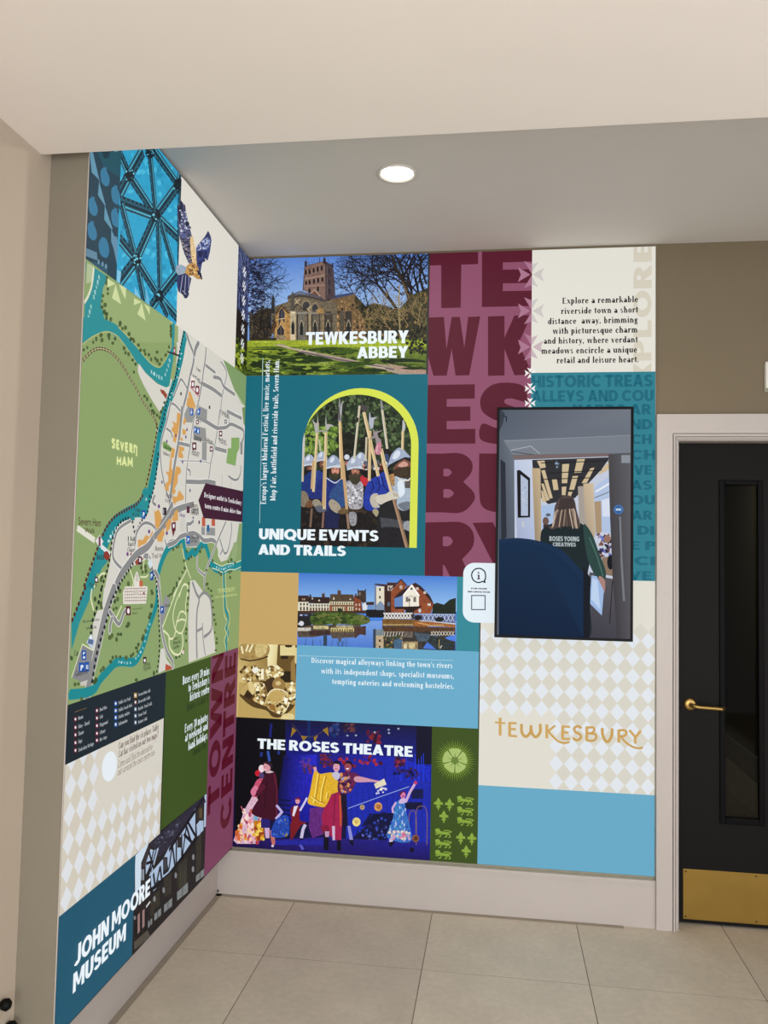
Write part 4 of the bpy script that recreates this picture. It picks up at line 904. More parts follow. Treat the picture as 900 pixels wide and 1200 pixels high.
p.poly([(320, 240), (408, 136), (480, 240), (480, 360), (320, 358)], (238, 232, 218), .03); p.line([(322, 240), (408, 134), (484, 244)], .006, (252, 250, 244)); p.line([(320, 358), (480, 360)], .006, (60, 34, 30)); p.line([(320, 245), (480, 245)], .001, (190, 176, 160))
for x0, x1 in ((348, 374), (424, 452)): p.rect_(x0, 252, x1, 304, (120, 112, 108))
p.poly([(366, 256), (402, 232), (436, 258)], (206, 196, 182)); p.line([(384, 262), (384, 356)], .003, (130, 110, 100)); p.rect_(396, 160, 416, 182, (80, 60, 56)); p.ell(384, 284, 12, 16, (110, 100, 96))
p.poly([(236, 352), (520, 345), (430, 395), (240, 375)], (40, 22, 22)); p.rect_(250, 375, 335, 420, (150, 82, 54), .3); p.rect_(345, 372, 430, 420, (32, 22, 22)); p.poly([(470, 380), (540, 330), (600, 345), (604, 420), (470, 420)], (150, 78, 44), .3); p.ell(488, 390, 14, 20, (196, 206, 216))
# bridge parapets
p.rect_(122, 412, 430, 474, (60, 54, 56), .2); p.rect_(122, 412, 420, 420, (228, 226, 222)); p.rect_(122, 464, 400, 472, (220, 216, 206))
for i in range(9): x = 128+i*31; p.line([(x, 418), (x+28, 466)], .004, (230, 228, 224)); p.line([(x+28, 418), (x, 466)], .004, (230, 228, 224), 0, False)
p.poly([(430, 420), (845, 425), (845, 520), (430, 490)], (92, 100, 140), .2); p.line([(430, 424), (845, 430)], .005, (150, 172, 214)); p.line([(430, 488), (845, 522)], .005, (200, 206, 214))
for i in range(8): x = 520+i*40; p.line([(x, 428), (x+34, 500)], .003, (190, 204, 226)); p.line([(x+34, 428), (x, 500)], .003, (190, 204, 226), 0, False)
p.ell(472, 462, 38, 26, (26, 24, 30)); p.ell(686, 478, 46, 24, (26, 26, 30))
p.poly([(112, 474), (430, 478), (520, 500), (520, 545), (300, 545), (112, 540)], (122, 86, 44), .35); p.poly([(430, 500), (560, 498), (845, 530), (845, 560), (600, 545), (500, 560), (430, 550)], (158, 98, 50), .35); p.rect_(118, 526, 420, 536, (186, 160, 96), .2); p.line([(470, 512), (600, 540), (730, 535)], .004, (210, 170, 110))
p.poly([(112, 542), (430, 548), (845, 560), (845, 600), (600, 606), (430, 610), (112, 600)], (84, 56, 36), .35)
p.poly([(112, 600), (845, 600), (845, 790), (112, 780)], (58, 52, 48), .5)
p.rect_(122, 600, 420, 660, (104, 94, 86), .6)
for i in range(7): x = 128+i*30; p.ell(x+14, 622, 12, 16, (46, 38, 36)); p.line([(x, 650), (x+14, 600)], .003, (214, 204, 190))
p.rect_(45, 580, 125, 780, (188, 168, 136), .2); p.rect_(45, 580, 125, 640, (120, 134, 140), .2); p.rect_(20, 575, 48, 770, (54, 66, 84)); p.rect_(76, 680, 96, 704, (60, 50, 46)); p.rect_(78, 740, 94, 765, (60, 50, 46))
p.scatter([(125, 650), (310, 650), (310, 780), (125, 780)], 60, 20, [(140, 110, 66), (60, 70, 50), (170, 140, 86), (40, 36, 36)], .4)
p.blob([(230, 690), (310, 680), (310, 770), (240, 775)], (70, 100, 130), .3); p.rect_(308, 700, 470, 780, (150, 130, 96), .6); p.rect_(330, 720, 360, 770, (220, 206, 170), .4); p.rect_(380, 715, 440, 770, (206, 190, 140), .4)
p.poly([(430, 610), (700, 640), (560, 700), (470, 700)], (70, 84, 98), .4); p.poly([(520, 770), (560, 710), (600, 705), (660, 780)], (72, 118, 214), .05); p.poly([(740, 660), (845, 630), (845, 700), (770, 680)], (78, 128, 224), .05); p.poly([(600, 640), (845, 720), (845, 790), (660, 785), (560, 700)], (44, 52, 54), .5)
for i in range(8): x = 600+i*30; p.line([(x, 600), (x+24, 640)], .003, (206, 196, 180)); p.line([(x+24, 596), (x, 640)], .003, (206, 196, 180), 0, False)
p.line([(684, 680), (682, 760)], .003, (180, 160, 90)); p.line([(690, 770), (710, 740)], .004, (206, 206, 196))
p.finish()
# ---- 8 teal strip at the right of the mill picture + light blue text field
p = P('printed_panel', 'B', (1.009, Z3, 1.111, Z2), (52, 136, 152), .01, 'printed narrow teal field'); p.finish()
p = P('printed_panel', 'B', (.2795, Z4, 1.111, Z3), (106, 172, 204), .01, 'printed light blue field with three lines of white text')
p.px(270, 660, 3.0)
p.line([(236, 325), (784, 342)], .0016, (196, 224, 236))
p.serif("Discover magical alleyways linking the town's rivers", (284, 352), (782, 367), .0235, (240, 248, 252), wt=.12)
p.serif("with its independent shops, specialist museums,", (319, 390), (788, 403), .0235, (240, 248, 252), wt=.12)
p.serif("tempting eateries and welcoming hostelries.", (357, 427), (788, 439), .0235, (240, 248, 252), wt=.12)
p.finish()
# ---- 9 sepia photograph of foil-wrapped chocolates
p = P('printed_photograph', 'B', (0, Z4, .2795, Z3), (206, 180, 116), .06, 'printed sepia photograph of sweets wrapped in foil')
p.px(275, 750, 11.25)
p.poly([(60, 60), (830, 60), (830, 600), (60, 560)], [(190, 158, 90), (150, 124, 66), (96, 72, 34), (214, 192, 128)], .05)
p.poly([(430, 60), (570, 60), (550, 560), (440, 560)], [(248, 240, 196), (226, 210, 150), (200, 176, 110), (238, 224, 170)])
p.poly([(570, 60), (830, 60), (830, 560), (540, 560)], (104, 80, 38), .1); p.rect_(600, 70, 800, 205, (226, 210, 150), .05); p.ell(712, 80, 50, 18, (48, 34, 14)); p.rect_(610, 205, 705, 250, (48, 34, 18), .2); p.poly([(800, 100), (830, 100), (830, 320), (790, 300)], (222, 204, 142)); p.poly([(740, 300), (790, 220), (810, 560), (740, 520)], (150, 120, 66)); p.rect_(560, 410, 740, 560, (44, 32, 16), .2)
p.blob([(60, 240), (80, 60), (260, 60), (450, 70), (440, 200), (330, 250), (200, 270)], (170, 140, 82), .3); p.line([(80, 250), (200, 275), (330, 255), (440, 215)], .006, (50, 34, 14))
for g in [[(90, 80), (110, 180)], [(180, 60), (150, 150)], [(240, 60), (190, 160)]]: p.line(g, .008, (244, 234, 190))
p.blob([(280, 70), (430, 70), (400, 190), (290, 220)], (206, 184, 124), .3)
p.poly([(60, 560), (830, 560), (820, 1050), (40, 1040)], (190, 162, 96), .04)
def foil(pts, base, n, x0, y0, x1, y1):
    p.blob(pts, base, .3); p.scatter(pts, n, 26, [(250, 244, 206), (120, 92, 46), (206, 180, 116), (160, 130, 74), (236, 222, 168), (74, 54, 26)], .15)
p.blob([(70, 700), (110, 780), (240, 880), (420, 930), (500, 1010), (620, 1010), (780, 880), (800, 700), (500, 560), (200, 540)], (84, 62, 30), .2)
foil([(90, 480), (80, 390), (200, 320), (320, 350), (390, 430), (370, 520), (260, 570), (130, 540)], (176, 148, 88), 46, 0, 0, 0, 0); p.blob([(230, 390), (290, 360), (320, 400), (270, 440)], (238, 238, 226))
foil([(400, 400), (450, 350), (560, 345), (640, 390), (640, 450), (560, 500), (440, 480)], (190, 160, 96), 40, 0, 0, 0, 0); p.rect_(350, 380, 385, 520, (248, 240, 208), .1)
p.blob([(380, 600), (430, 520), (510, 490), (560, 560), (530, 660), (440, 700)], (70, 50, 30), .1); p.blob([(500, 560), (560, 490), (640, 530), (670, 600), (640, 660), (540, 650), (505, 620)], (156, 124, 70), .15); p.blob([(540, 560), (590, 540), (610, 580), (560, 600)], (214, 190, 130))
foil([(260, 580), (370, 560), (420, 660), (400, 780), (330, 800), (270, 740)], (206, 182, 122), 36, 0, 0, 0, 0)
p.blob([(70, 700), (170, 560), (250, 580), (260, 700), (190, 740)], (196, 168, 104), .1); p.blob([(180, 560), (230, 550), (265, 640), (240, 720), (190, 640)], (222, 200, 140)); p.poly([(120, 740), (170, 650), (240, 730), (200, 780)], (56, 38, 20))
foil([(240, 780), (400, 680), (430, 700), (440, 860), (380, 860)], (196, 166, 104), 30, 0, 0, 0, 0)
foil([(420, 760), (470, 680), (560, 640), (680, 680), (730, 780), (700, 900), (620, 980), (480, 930), (420, 860)], (204, 180, 118), 60, 0, 0, 0, 0); p.blob([(440, 760), (480, 690), (570, 660), (640, 700), (620, 780), (520, 820)], (196, 166, 98), .1); p.curve([(430, 740), (480, 670), (560, 645), (670, 680), (720, 750), (710, 860), (640, 960)], .004, (250, 242, 200)); p.line([(650, 800), (690, 780), (670, 840)], .012, (250, 248, 226)); p.blob([(450, 860), (520, 850), (540, 920), (480, 920)], (150, 108, 52))
foil([(680, 600), (760, 570), (820, 620), (820, 820), (740, 840), (700, 700)], (180, 150, 90), 34, 0, 0, 0, 0)
p.blob([(640, 980), (760, 970), (780, 1040), (620, 1050)], (226, 210, 150), .1)
p.finish()
# ---- 10 theatre photograph
p = P('printed_photograph', 'B', (0, ZB, .907, Z4), (14, 14, 60), .05, 'printed photograph of costumed dancers on a blue lit theatre stage')
p.px(270, 840, 7.5)
p.poly([(40, 0), (900, 0), (900, 700), (40, 700)], [(6, 5, 16), (18, 18, 52), (26, 32, 170), (4, 4, 14)], .15)
p.px(385, 840, 7.2)
p.poly([(0, 0), (900, 0), (900, 700), (0, 700)], [(20, 18, 48), (14, 14, 46), (22, 40, 190), (22, 30, 170)], .25)
p.poly([(0, 300), (560, 340), (860, 420), (870, 700), (0, 700)], [(30, 26, 130), (24, 34, 170), (20, 40, 190), (20, 46, 196), (20, 28, 150)], .25)
p.rect_(740, 60, 880, 400, (10, 10, 38), .3)
for i in range(22): x = R.uniform(440, 860); p.line([(x, R.uniform(300, 500)), (x+6, 760)], .003, R.choice([(14, 24, 130), (30, 60, 220), (18, 30, 150)]))
p.px(270, 840, 7.5)
p.poly([(40, 0), (480, 0), (500, 700), (40, 1200)], (5, 4, 12), .1)
p.poly([(470, 340), (760, 330), (760, 900), (420, 1000), (420, 700)], [(12, 12, 80), (40, 40, 200), (20, 24, 160), (12, 14, 90), (10, 12, 80)], .3)
for g, c in [([(360, 60), (350, 180)], (24, 30, 110)), ([(330, 300), (345, 390)], (50, 84, 170)), ([(275, 310), (270, 350)], (34, 50, 130)), ([(425, 300), (425, 330)], (34, 50, 130)), ([(690, 20), (690, 300)], (16, 40, 96)), ([(540, 60), (640, 180), (740, 170), (900, 80)], (90, 76, 40))]: p.line(g, .012 if c[2] > 60 else .002, c)
for t in [[(545, 90), (580, 120), (530, 180)], [(620, 165), (680, 172), (640, 215)], [(730, 180), (770, 160), (745, 225)], [(810, 115), (855, 90), (865, 170)]]: p.poly(t, (150, 116, 34), .2)
for x, y, c in [(660, 400, (90, 50, 150)), (690, 450, (110, 40, 80)), (860, 420, (150, 30, 50)), (830, 380, (110, 30, 60))]: p.scatter([(x-50, y-50), (x+50, y-50), (x+50, y+40), (x-50, y+40)], 16, 16, [c, (c[0]//2, c[1], c[2])], .2)
p.px(385, 840, 7.2)
for x0, y0, x1, y1, c in [(100, 330, 460, 420, (130, 26, 40)), (330, 120, 440, 220, (90, 18, 36)), (120, 60, 220, 120, (60, 40, 50)), (560, 350, 640, 420, (90, 24, 60)), (560, 430, 760, 520, (10, 14, 80)), (20, 60, 90, 160, (20, 50, 110))]:
    p.scatter([(x0, y0), (x1, y0), (x1, y1), (x0, y1)], 26, 17, [c, (c[0]+40, c[1]+14, c[2]+10), (c[0]//2, c[1]//2, c[2]//2+20)], .2)
for x, y in ((390, 130), (508, 108), (590, 100), (160, 158), (232, 156), (510, 136)): p.ell(x, y, 10, 8, (150, 160, 190))
# stage floor and steps
p.px(385, 915, 7.2)
p.rect_(150, 0, 860, 520, (24, 40, 170), .18)
for i in range(14): x = 190+i*50; p.line([(x, 60), (x+4, 520)], .002, (16, 26, 120)); 
for i in range(7): p.line([(280+i*10, 380-i*16), (560, 300-i*4)], .006, (10, 12, 46))
p.poly([(200, 480), (460, 260), (560, 290), (480, 540), (200, 520)], (12, 14, 60), .4); p.scatter([(230, 420), (480, 300), (500, 500), (230, 500)], 50, 15, [(40, 60, 160), (14, 12, 50), (90, 100, 190), (30, 30, 90)], .3)
p.rect_(650, 180, 790, 240, (14, 14, 50), .3); p.rect_(700, 70, 800, 150, (16, 20, 70), .3)
p.px(270, 910, 7.5)
p.poly([(40, 560), (900, 530), (900, 720), (40, 700)], [(30, 10, 66), (44, 34, 150), (26, 20, 96), (20, 8, 50)], .25); p.line([(610, 590), (640, 640)], .012, (90, 90, 190)); p.rect_(380, 560, 900, 600, (34, 36, 150), .3)
for i in range(6): p.line([(420, 200+i*42), (530, 214+i*42)], .006, (12, 12, 40))
p.px(385, 915, 7.2)
p.poly([(0, 480), (870, 520), (870, 700), (0, 640)], [(34, 26, 110), (30, 28, 140), (24, 14, 80), (30, 14, 84)], .2)
p.line([(165, 232), (440, 132), (680, 48)], .003, (150, 170, 220))
for x0, x1, y in ((680, 740, 250), (740, 830, 212)): 
    p.curve([(x0, 520), (x0, y+50), ((x0+x1)/2, y), (x1, y+50), (x1, 540)], .004, (116, 90, 110), n=5)
for x, y, r, c in [(285, 222, 20, (190, 166, 120)), (420, 218, 34, (206, 150, 90)), (236, 346, 34, (236, 216, 130)), (735, 485, 30, (120, 80, 60))]:
    p.ell(x, y, r, r*1.12, c, .3); p.ell(x+2, y, r*.55, r*.6, (c[0]-30, c[1]-40, c[2]-30), .3)
# people, left pair
SK = (214, 150, 160)
p.px(270, 910, 7.5)
p.poly([(200, 160), (240, 190), (280, 380), (250, 590), (60, 590), (28, 560), (90, 400), (120, 300)], (214, 176, 196), .25)
p.scatter([(120, 300), (250, 300), (260, 580), (40, 560)], 70, 26, [(226, 130, 110), (240, 206, 206), (200, 90, 60), (222, 160, 190), (246, 220, 210), (176, 70, 110)], .2, .6)
p.scatter([(60, 430), (250, 430), (250, 580), (50, 570)], 34, 26, [(206, 96, 50), (226, 160, 60), (176, 50, 70), (240, 200, 160)], .2, .7)
p.poly([(205, 380), (290, 390), (300, 560), (240, 560), (210, 480)], (196, 120, 30), .4); p.scatter([(215, 400), (290, 400), (295, 550), (230, 550)], 26, 22, [(226, 180, 50), (150, 60, 24), (240, 206, 90)], .2)
p.rect_(205, 345, 245, 385, (120, 170, 200)); p.rect_(270, 370, 350, 450, (40, 30, 110), .3); p.poly([(300, 450), (345, 450), (345, 540), (310, 540)], (206, 170, 206)); p.poly([(350, 470), (390, 490), (395, 590), (370, 610), (355, 540)], (196, 110, 100), .3); p.ell(372, 608, 12, 12, (206, 190, 220))
p.px(270, 840, 7.5)
p.blob([(210, 600), (240, 550), (290, 540), (290, 620), (240, 700), (190, 690)], (196, 80, 110), .3); p.ell(275, 455, 26, 34, (236, 214, 222)); p.ell(242, 495, 24, 28, (196, 30, 50), .2); p.ell(275, 515, 24, 26, (80, 60, 110), .3); p.blob([(180, 650), (220, 600), (250, 640), (210, 690), (190, 690)], (214, 120, 150))
p.blob([(330, 480), (400, 500), (415, 640), (412, 900), (390, 910), (190, 850), (260, 700), (220, 690), (290, 540)], (64, 12, 34), .15); p.line([(385, 500), (412, 640), (408, 880)], .005, (110, 26, 56)); p.line([(320, 560), (300, 800)], .004, (40, 8, 24))
p.line([(240, 670), (300, 600)], .020, (90, 20, 46)); p.poly([(305, 490), (350, 470), (385, 485), (340, 495)], (214, 190, 200))
p.ell(322, 440, 32, 44, SK); p.blob([(285, 410), (310, 392), (350, 395), (372, 430), (362, 470), (345, 430), (310, 410)], (46, 24, 40)); p.line([(296, 438), (310, 440)], .002, (60, 20, 50)); p.line([(300, 462), (318, 466)], .003, (250, 230, 236))
# small dancers behind
p.px(270, 910, 7.5)
p.line([(95, 260), (118, 310)], .006, (176, 90, 110)); p.line([(405, 250), (455, 310), (400, 372)], .011, (190, 176, 226)); p.blob([(400, 380), (500, 340), (520, 480), (480, 530), (360, 520)], (34, 70, 170), .5); p.scatter([(380, 400), (510, 360), (510, 520), (380, 520)], 22, 14, [(140, 130, 90), (70, 110, 210), (30, 40, 120)], .2, .6)
p.blob([(540, 380), (530, 290), (570, 250), (610, 270), (610, 380), (670, 400), (620, 430), (550, 540), (530, 540), (530, 420)], (118, 22, 34), .2); p.poly([(560, 260), (595, 255), (560, 350), (545, 340)], (226, 220, 236)); p.line([(612, 300), (660, 215), (675, 185)], .009, (206, 200, 236)); p.ell(592, 212, 20, 28, SK); p.blob([(570, 200), (580, 185), (612, 188), (616, 215), (600, 200)], (120, 30, 50)); p.line([(660, 420), (640, 460), (624, 540)], .014, (200, 190, 224)); p.ell(628, 548, 14, 8, (20, 12, 24))
# centre pair
p.poly([(700, 280), (820, 260), (830, 500), (720, 540), (690, 440)], (96, 40, 120), .35)
p.px(385, 915, 7.2)
p.poly([(20, 60), (100, 10), (125, 120), (108, 498), (60, 498), (-40, 420), (-60, 300)], (160, 30, 76), .15); p.line([(60, 60), (40, 420)], .004, (110, 20, 60)); p.poly([(100, 100), (150, 80), (165, 380), (125, 378)], (24, 14, 40)); p.line([(98, 120), (104, 380)], .008, (196, 84, 50))
p.poly([(160, 380), (185, 378), (208, 495), (180, 500)], (140, 140, 210)); p.poly([(170, 495), (210, 498), (212, 545), (190, 540)], (16, 10, 36)); p.poly([(72, 498), (104, 498), (106, 590), (70, 585)], (10, 6, 24)); p.poly([(30, 380), (55, 380), (55, 500), (35, 500)], (206, 180, 210)); p.poly([(-70, 380), (0, 370), (10, 440), (-30, 480)], (130, 24, 60), .2)
p.px(270, 910, 7.5)
p.poly([(822, 480), (870, 480), (862, 650), (820, 640)], (12, 6, 26)); p.poly([(830, 480), (870, 480), (866, 530), (835, 530)], (190, 150, 190))
p.px(270, 840, 7.5)
p.blob([(740, 470), (790, 500), (900, 490), (930, 560), (900, 650), (840, 780), (790, 790), (700, 770), (680, 740), (700, 660)], (226, 178, 44), .15)
for g in [[(770, 500), (750, 640), (730, 760)], [(830, 520), (800, 640), (790, 760)], [(880, 520), (860, 620), (840, 720)], [(710, 700), (760, 740), (820, 760)]]: p.line(g, .005, (246, 222, 110)); p.line([(a+14, b) for a, b in g], .004, (170, 116, 24))
p.line([(742, 440), (750, 480)], .014, (214, 160, 170))
p.px(385, 840, 7.2)
p.blob([(-10, 500), (60, 520), (110, 600), (60, 640), (-10, 640)], (222, 176, 46), .2)
p.blob([(80, 560), (120, 470), (220, 470), (260, 500), (230, 560), (180, 640), (90, 640)], (96, 30, 74), .4); p.scatter([(90, 480), (190, 480), (190, 640), (90, 640)], 40, 14, [(206, 120, 90), (90, 60, 130), (150, 150, 200), (60, 20, 60), (220, 150, 80)], .2)
p.blob([(30, 480), (70, 460), (100, 490), (80, 530), (50, 520)], (196, 190, 214)); p.ell(68, 424, 28, 38, (222, 160, 176)); p.blob([(38, 400), (60, 372), (95, 378), (104, 420), (90, 400), (50, 395)], (16, 10, 26)); p.line([(56, 436), (76, 440)], .003, (140, 30, 60)); p.line([(52, 412), (60, 412)], .002, (30, 10, 40)); p.line([(72, 412), (80, 412)], .002, (30, 10, 40))
p.ell(165, 424, 30, 38, (150, 70, 84)); p.blob([(135, 410), (140, 382), (180, 372), (205, 400), (205, 440), (190, 400), (150, 392)], (20, 8, 20)); p.line([(150, 438), (172, 436)], .005, (250, 240, 250)); p.blob([(110, 380), (150, 370), (130, 400)], (150, 26, 40))
p.blob([(215, 520), (250, 500), (380, 530), (430, 540), (420, 560), (370, 548), (240, 550)], (206, 150, 170), .05)
p.poly([(385, 565), (470, 520), (490, 570), (400, 605)], (226, 218, 190), .25); p.scatter([(395, 600), (490, 590), (480, 640), (390, 650)], 12, 12, [(206, 206, 226), (240, 236, 220)], .1)
# woman in the blue dress
p.px(385, 915, 7.2)
p.blob([(570, 180), (640, 170), (650, 240), (690, 400), (700, 500), (620, 520), (520, 490), (490, 450), (540, 330)], (56, 110, 190), .3)
p.scatter([(560, 190), (640, 180), (690, 480), (500, 460)], 60, 18, [(90, 160, 220), (40, 70, 170), (170, 190, 230), (60, 140, 190)], .2, .5); p.scatter([(500, 420), (690, 430), (690, 510), (520, 500)], 44, 15, [(196, 160, 200), (214, 120, 150), (120, 170, 220), (220, 206, 190)], .2)
p.line([(570, 180), (540, 230), (545, 270)], .009, (206, 170, 214)); p.line([(650, 180), (690, 90), (735, 15)], .011, (206, 170, 214)); p.ell(735, 15, 14, 16, (190, 60, 110)); p.blob([(600, 160), (640, 140), (650, 180), (600, 190)], (206, 180, 220)); p.ell(628, 118, 22, 30, (214, 120, 170)); p.blob([(600, 130), (605, 95), (640, 85), (655, 110), (630, 95)], (90, 24, 60)); p.ell(632, 130, 7, 6, (110, 10, 40)); p.poly([(515, 490), (545, 500), (540, 520), (512, 515)], (206, 190, 220)); p.poly([(510, 515), (560, 510), (530, 555), (512, 545)], (14, 8, 30)); p.ell(704, 580, 20, 20, (16, 8, 28))
p.px(260, 840, 2.903)
p.cap('THE ROSES THEATRE', (122, 73), (649, 136), HEAD, .062)
p.finish()
# ---- 11 green heraldic field
p = P('printed_panel', 'B', (.907, ZB, 1.116, Z4), (60, 80, 28), .01, 'printed dark green field with a rose in rays, lilies and lions')
p.px(500, 845, 7.06)
cx, cy = 234, 326
cu, cv = p.T(cx, cy); LG, RG = (138, 168, 66), (170, 192, 112)
p.world()
for i in range(48):
    a = 2*math.pi*i/48; r1 = .090+(.006 if i % 2 else 0); da = .055
    p.poly([(cu+.040*math.cos(a-da*1.6), cv+.040*math.sin(a-da*1.6)), (cu+r1*math.cos(a), cv+r1*math.sin(a)), (cu+.040*math.cos(a+da*1.6), cv+.040*math.sin(a+da*1.6))], (118, 146, 52), 0, i == 0)
for k in range(5):
    a = math.pi/2+2*math.pi*k/5; c_, s__ = math.cos(a), math.sin(a)
    P_ = [(.014, -.006), (.024, -.022), (.044, -.030), (.053, -.016), (.0535, 0), (.053, .016), (.044, .030), (.024, .022), (.014, .006)]
    p.poly([(cu+x*c_-y*s__, cv+x*s__+y*c_) for x, y in P_], RG, 0, k == 0)
for k in range(5):
    a = math.pi/2+2*math.pi*k/5; p.line([(cu+.012*math.cos(a), cv+.012*math.sin(a)), (cu+.034*math.cos(a), cv+.034*math.sin(a))], .004, (92, 116, 48), w1=.001)
for k in range(5):
    a = math.pi/2+math.pi/5+2*math.pi*k/5; p.line([(cu+.020*math.cos(a), cv+.020*math.sin(a)), (cu+.055*math.cos(a), cv+.055*math.sin(a))], .0022, (92, 116, 48), 0, True, None, .006)
p.poly([(cu+.0145*math.cos(i*.4), cv+.0145*math.sin(i*.4)) for i in range(16)], (104, 130, 54))
def lily(u, v, s_):
    p.poly([(u, v+.030*s_), (u+.010*s_, v+.014*s_), (u+.006*s_, v), (u-.006*s_, v), (u-.010*s_, v+.014*s_)], LG)
    for m in (-1, 1): p.poly([(u+m*.004*s_, v), (u+m*.010*s_, v+.010*s_), (u+m*.020*s_, v+.009*s_), (u+m*.021*s_, v-.004*s_), (u+m*.015*s_, v), (u+m*.010*s_, v-.004*s_)], LG, 0, False); p.poly([(u+m*.003*s_, v-.004*s_), (u+m*.012*s_, v-.014*s_), (u+m*.004*s_, v-.016*s_)], LG, 0, False)
    p.poly([(u-.013*s_, v-.004*s_), (u+.013*s_, v-.004*s_), (u+.013*s_, v), (u-.013*s_, v)], LG, 0, False); p.poly([(u-.004*s_, v), (u+.004*s_, v), (u+.003*s_, v-.024*s_), (u, v-.030*s_), (u-.003*s_, v-.024*s_)], LG, 0, False)
def lion(u, v):
    p.line([(u-.026, v+.004), (u-.012, v+.003), (u+.006, v+.001), (u+.020, v+.002)], .012, LG)
    p.poly([(u-.030+.011*math.cos(i*.6), v+.010+.011*math.sin(i*.6)) for i in range(11)], LG, 0, False)
    for g in [[(u-.020, v), (u-.034, v-.006), (u-.040, v-.002)], [(u-.014, v-.002), (u-.018, v-.014), (u-.026, v-.015)], [(u+.012, v-.002), (u+.008, v-.014), (u, v-.015)], [(u+.020, v), (u+.026, v-.012), (u+.018, v-.016)], [(u+.022, v+.004), (u+.030, v+.010), (u+.014, v+.014), (u-.004, v+.013)], [(u-.032, v+.012), (u-.042, v+.016)], [(u-.028, v+.002), (u-.040, v+.004)]]: p.line(g, .0042, LG, 0, False)
p.px(500, 845, 7.06)
for x, y in [(97, 686), (189, 692), (142, 792), (282, 968), (374, 975), (327, 1080)]: u, v = p.T(x, y); p.world(); lily(u, v, .95); p.px(500, 845, 7.06)
for x, y in [(330, 660), (330, 748), (330, 835), (148, 930), (148, 1018), (148, 1108)]: u, v = p.T(x, y); p.world(); lion(u, v); p.px(500, 845, 7.06)
p.finish()
# ---- 12 cream lozenge field with the town's wordmark
p = P('printed_panel', 'B', (1.116, Z5, W, Z2), (224, 221, 209), .01, 'printed cream lozenge field with the gold town wordmark')
LZ, WL = (215, 212, 200), (225, 231, 237)
p.world()
dx, dz = .0646, .0777
def lozenges(p, u0, v0, cols, rows, dark, light, test, dx=dx, dz=dz, k=.46):
    for lay, c in ((0, dark), (1, light)):
        first = True
        for i in range(*cols):
            for j in range(*rows):
                u, v = u0+(i+(.5 if lay == 0 else 0))*dx, v0+(j+(.5 if lay == 0 else 0))*dz
                if not test(u, v): continue
                kk = k if lay else .5
                p.poly([(u-dx*kk, v), (u, v-dz*kk), (u+dx*kk, v), (u, v+dz*kk)], c, 0, first); first = False
lozenges(p, 1.193, 1.131, (-3, 13), (-9, 5), LZ, WL, lambda u, v: (v > .87 and v < 1.22) or (u > 1.44 and v < .89) or (u > 1.75 and v < 1.28 and v > .8))
p.px(575, 700, 4.865)
GD = (206, 166, 98); bw = .0125
def st(g, w_=bw, c=GD): p.line(g, w_, c, 0, True, p.txt)
def sc(pts, w_=bw, n=6): p.line(smooth(pts, n), w_, GD, 0, True, p.txt)
st([(54, 686), (54, 788)]); st([(24, 712), (84, 718)], .008)
st([(108, 712), (108, 790)]); st([(103, 716), (148, 718)], .010); st([(108, 750), (144, 752)], .010); st([(103, 788), (150, 792)], .010)
sc([(176, 722), (178, 770), (200, 794), (226, 770), (230, 730)]); sc([(230, 740), (236, 775), (258, 796), (282, 768), (282, 722)])
st([(320, 724), (320, 804)]); st([(368, 730), (326, 764)], .010); sc([(328, 762), (352, 790), (388, 822), (425, 830), (448, 824)], .009)
st([(410, 732), (410, 808)]); st([(405, 736), (452, 738)], .010); st([(410, 768), (444, 771)], .010); st([(405, 806), (454, 808)], .010)
sc([(516, 744), (496, 734), (476, 748), (484, 768), (508, 780), (514, 800), (494, 814), (470, 804)], .011)
st([(548, 736), (548, 818)]); sc([(548, 742), (584, 742), (590, 758), (574, 774), (548, 774)], .010); sc([(548, 776), (592, 778), (602, 798), (586, 816), (548, 816)], .010)
sc([(636, 746), (640, 790), (664, 824), (688, 794), (692, 748)])
st([(730, 754), (730, 828)]); sc([(730, 758), (764, 758), (774, 774), (760, 790), (730, 792)], .010); sc([(740, 792), (770, 826), (806, 850), (840, 860), (866, 856)], .009)
st([(790, 756), (824, 796)], .011); st([(856, 758), (824, 800), (824, 834)], .011)
p.finish()
# ---- 13 lower blue field
p = P('printed_panel', 'B', (1.116, ZB, W, Z5), (104, 170, 200), .01, 'printed plain sky blue field at the bottom right'); p.finish()
# ---- 14 white tab left of the screen
p = P('printed_panel', 'B', (1.037, 1.262, 1.186, 1.533), (228, 240, 248), 0, 'printed white tab with a round i symbol and small lettering', off=.0035,
      clip=[(1.11, 1.266), (1.186, 1.266), (1.186, 1.532)]+[(1.086+.05*math.cos(t), 1.482+.05*math.sin(t)) for t in [math.pi/2+i*math.pi/16 for i in range(9)]]+[(1.086+.05*math.cos(t), 1.316+.05*math.sin(t)) for t in [math.pi+i*math.pi/16 for i in range(9)]])
p.px(540, 650, 13.34)
NV = (34, 36, 58)
p.curve([(380, 400), (388, 330), (370, 260), (320, 222), (275, 215), (220, 230), (178, 280), (172, 340), (200, 400), (255, 432), (300, 432), (340, 420), (380, 432), (362, 395)], .0055, NV, closed=False)
p.ell(278, 282, 13, 13, (70, 20, 50)); p.rect_(268, 312, 292, 382, (70, 20, 50)); p.rect_(258, 312, 280, 322, (70, 20, 50), 0, False); p.rect_(256, 374, 302, 386, (70, 20, 50), 0, False)
p.cap('FOR MORE', (162, 515), (412, 546), (70, 30, 66), .05); p.cap('INFORMATION', (110, 566), (455, 598), (70, 30, 66), .05)
for g in [[(165, 638), (385, 638)], [(165, 858), (385, 858)], [(170, 632), (170, 862)], [(380, 632), (380, 862)]]: p.line(g, .0045, (70, 74, 96))
p.finish()

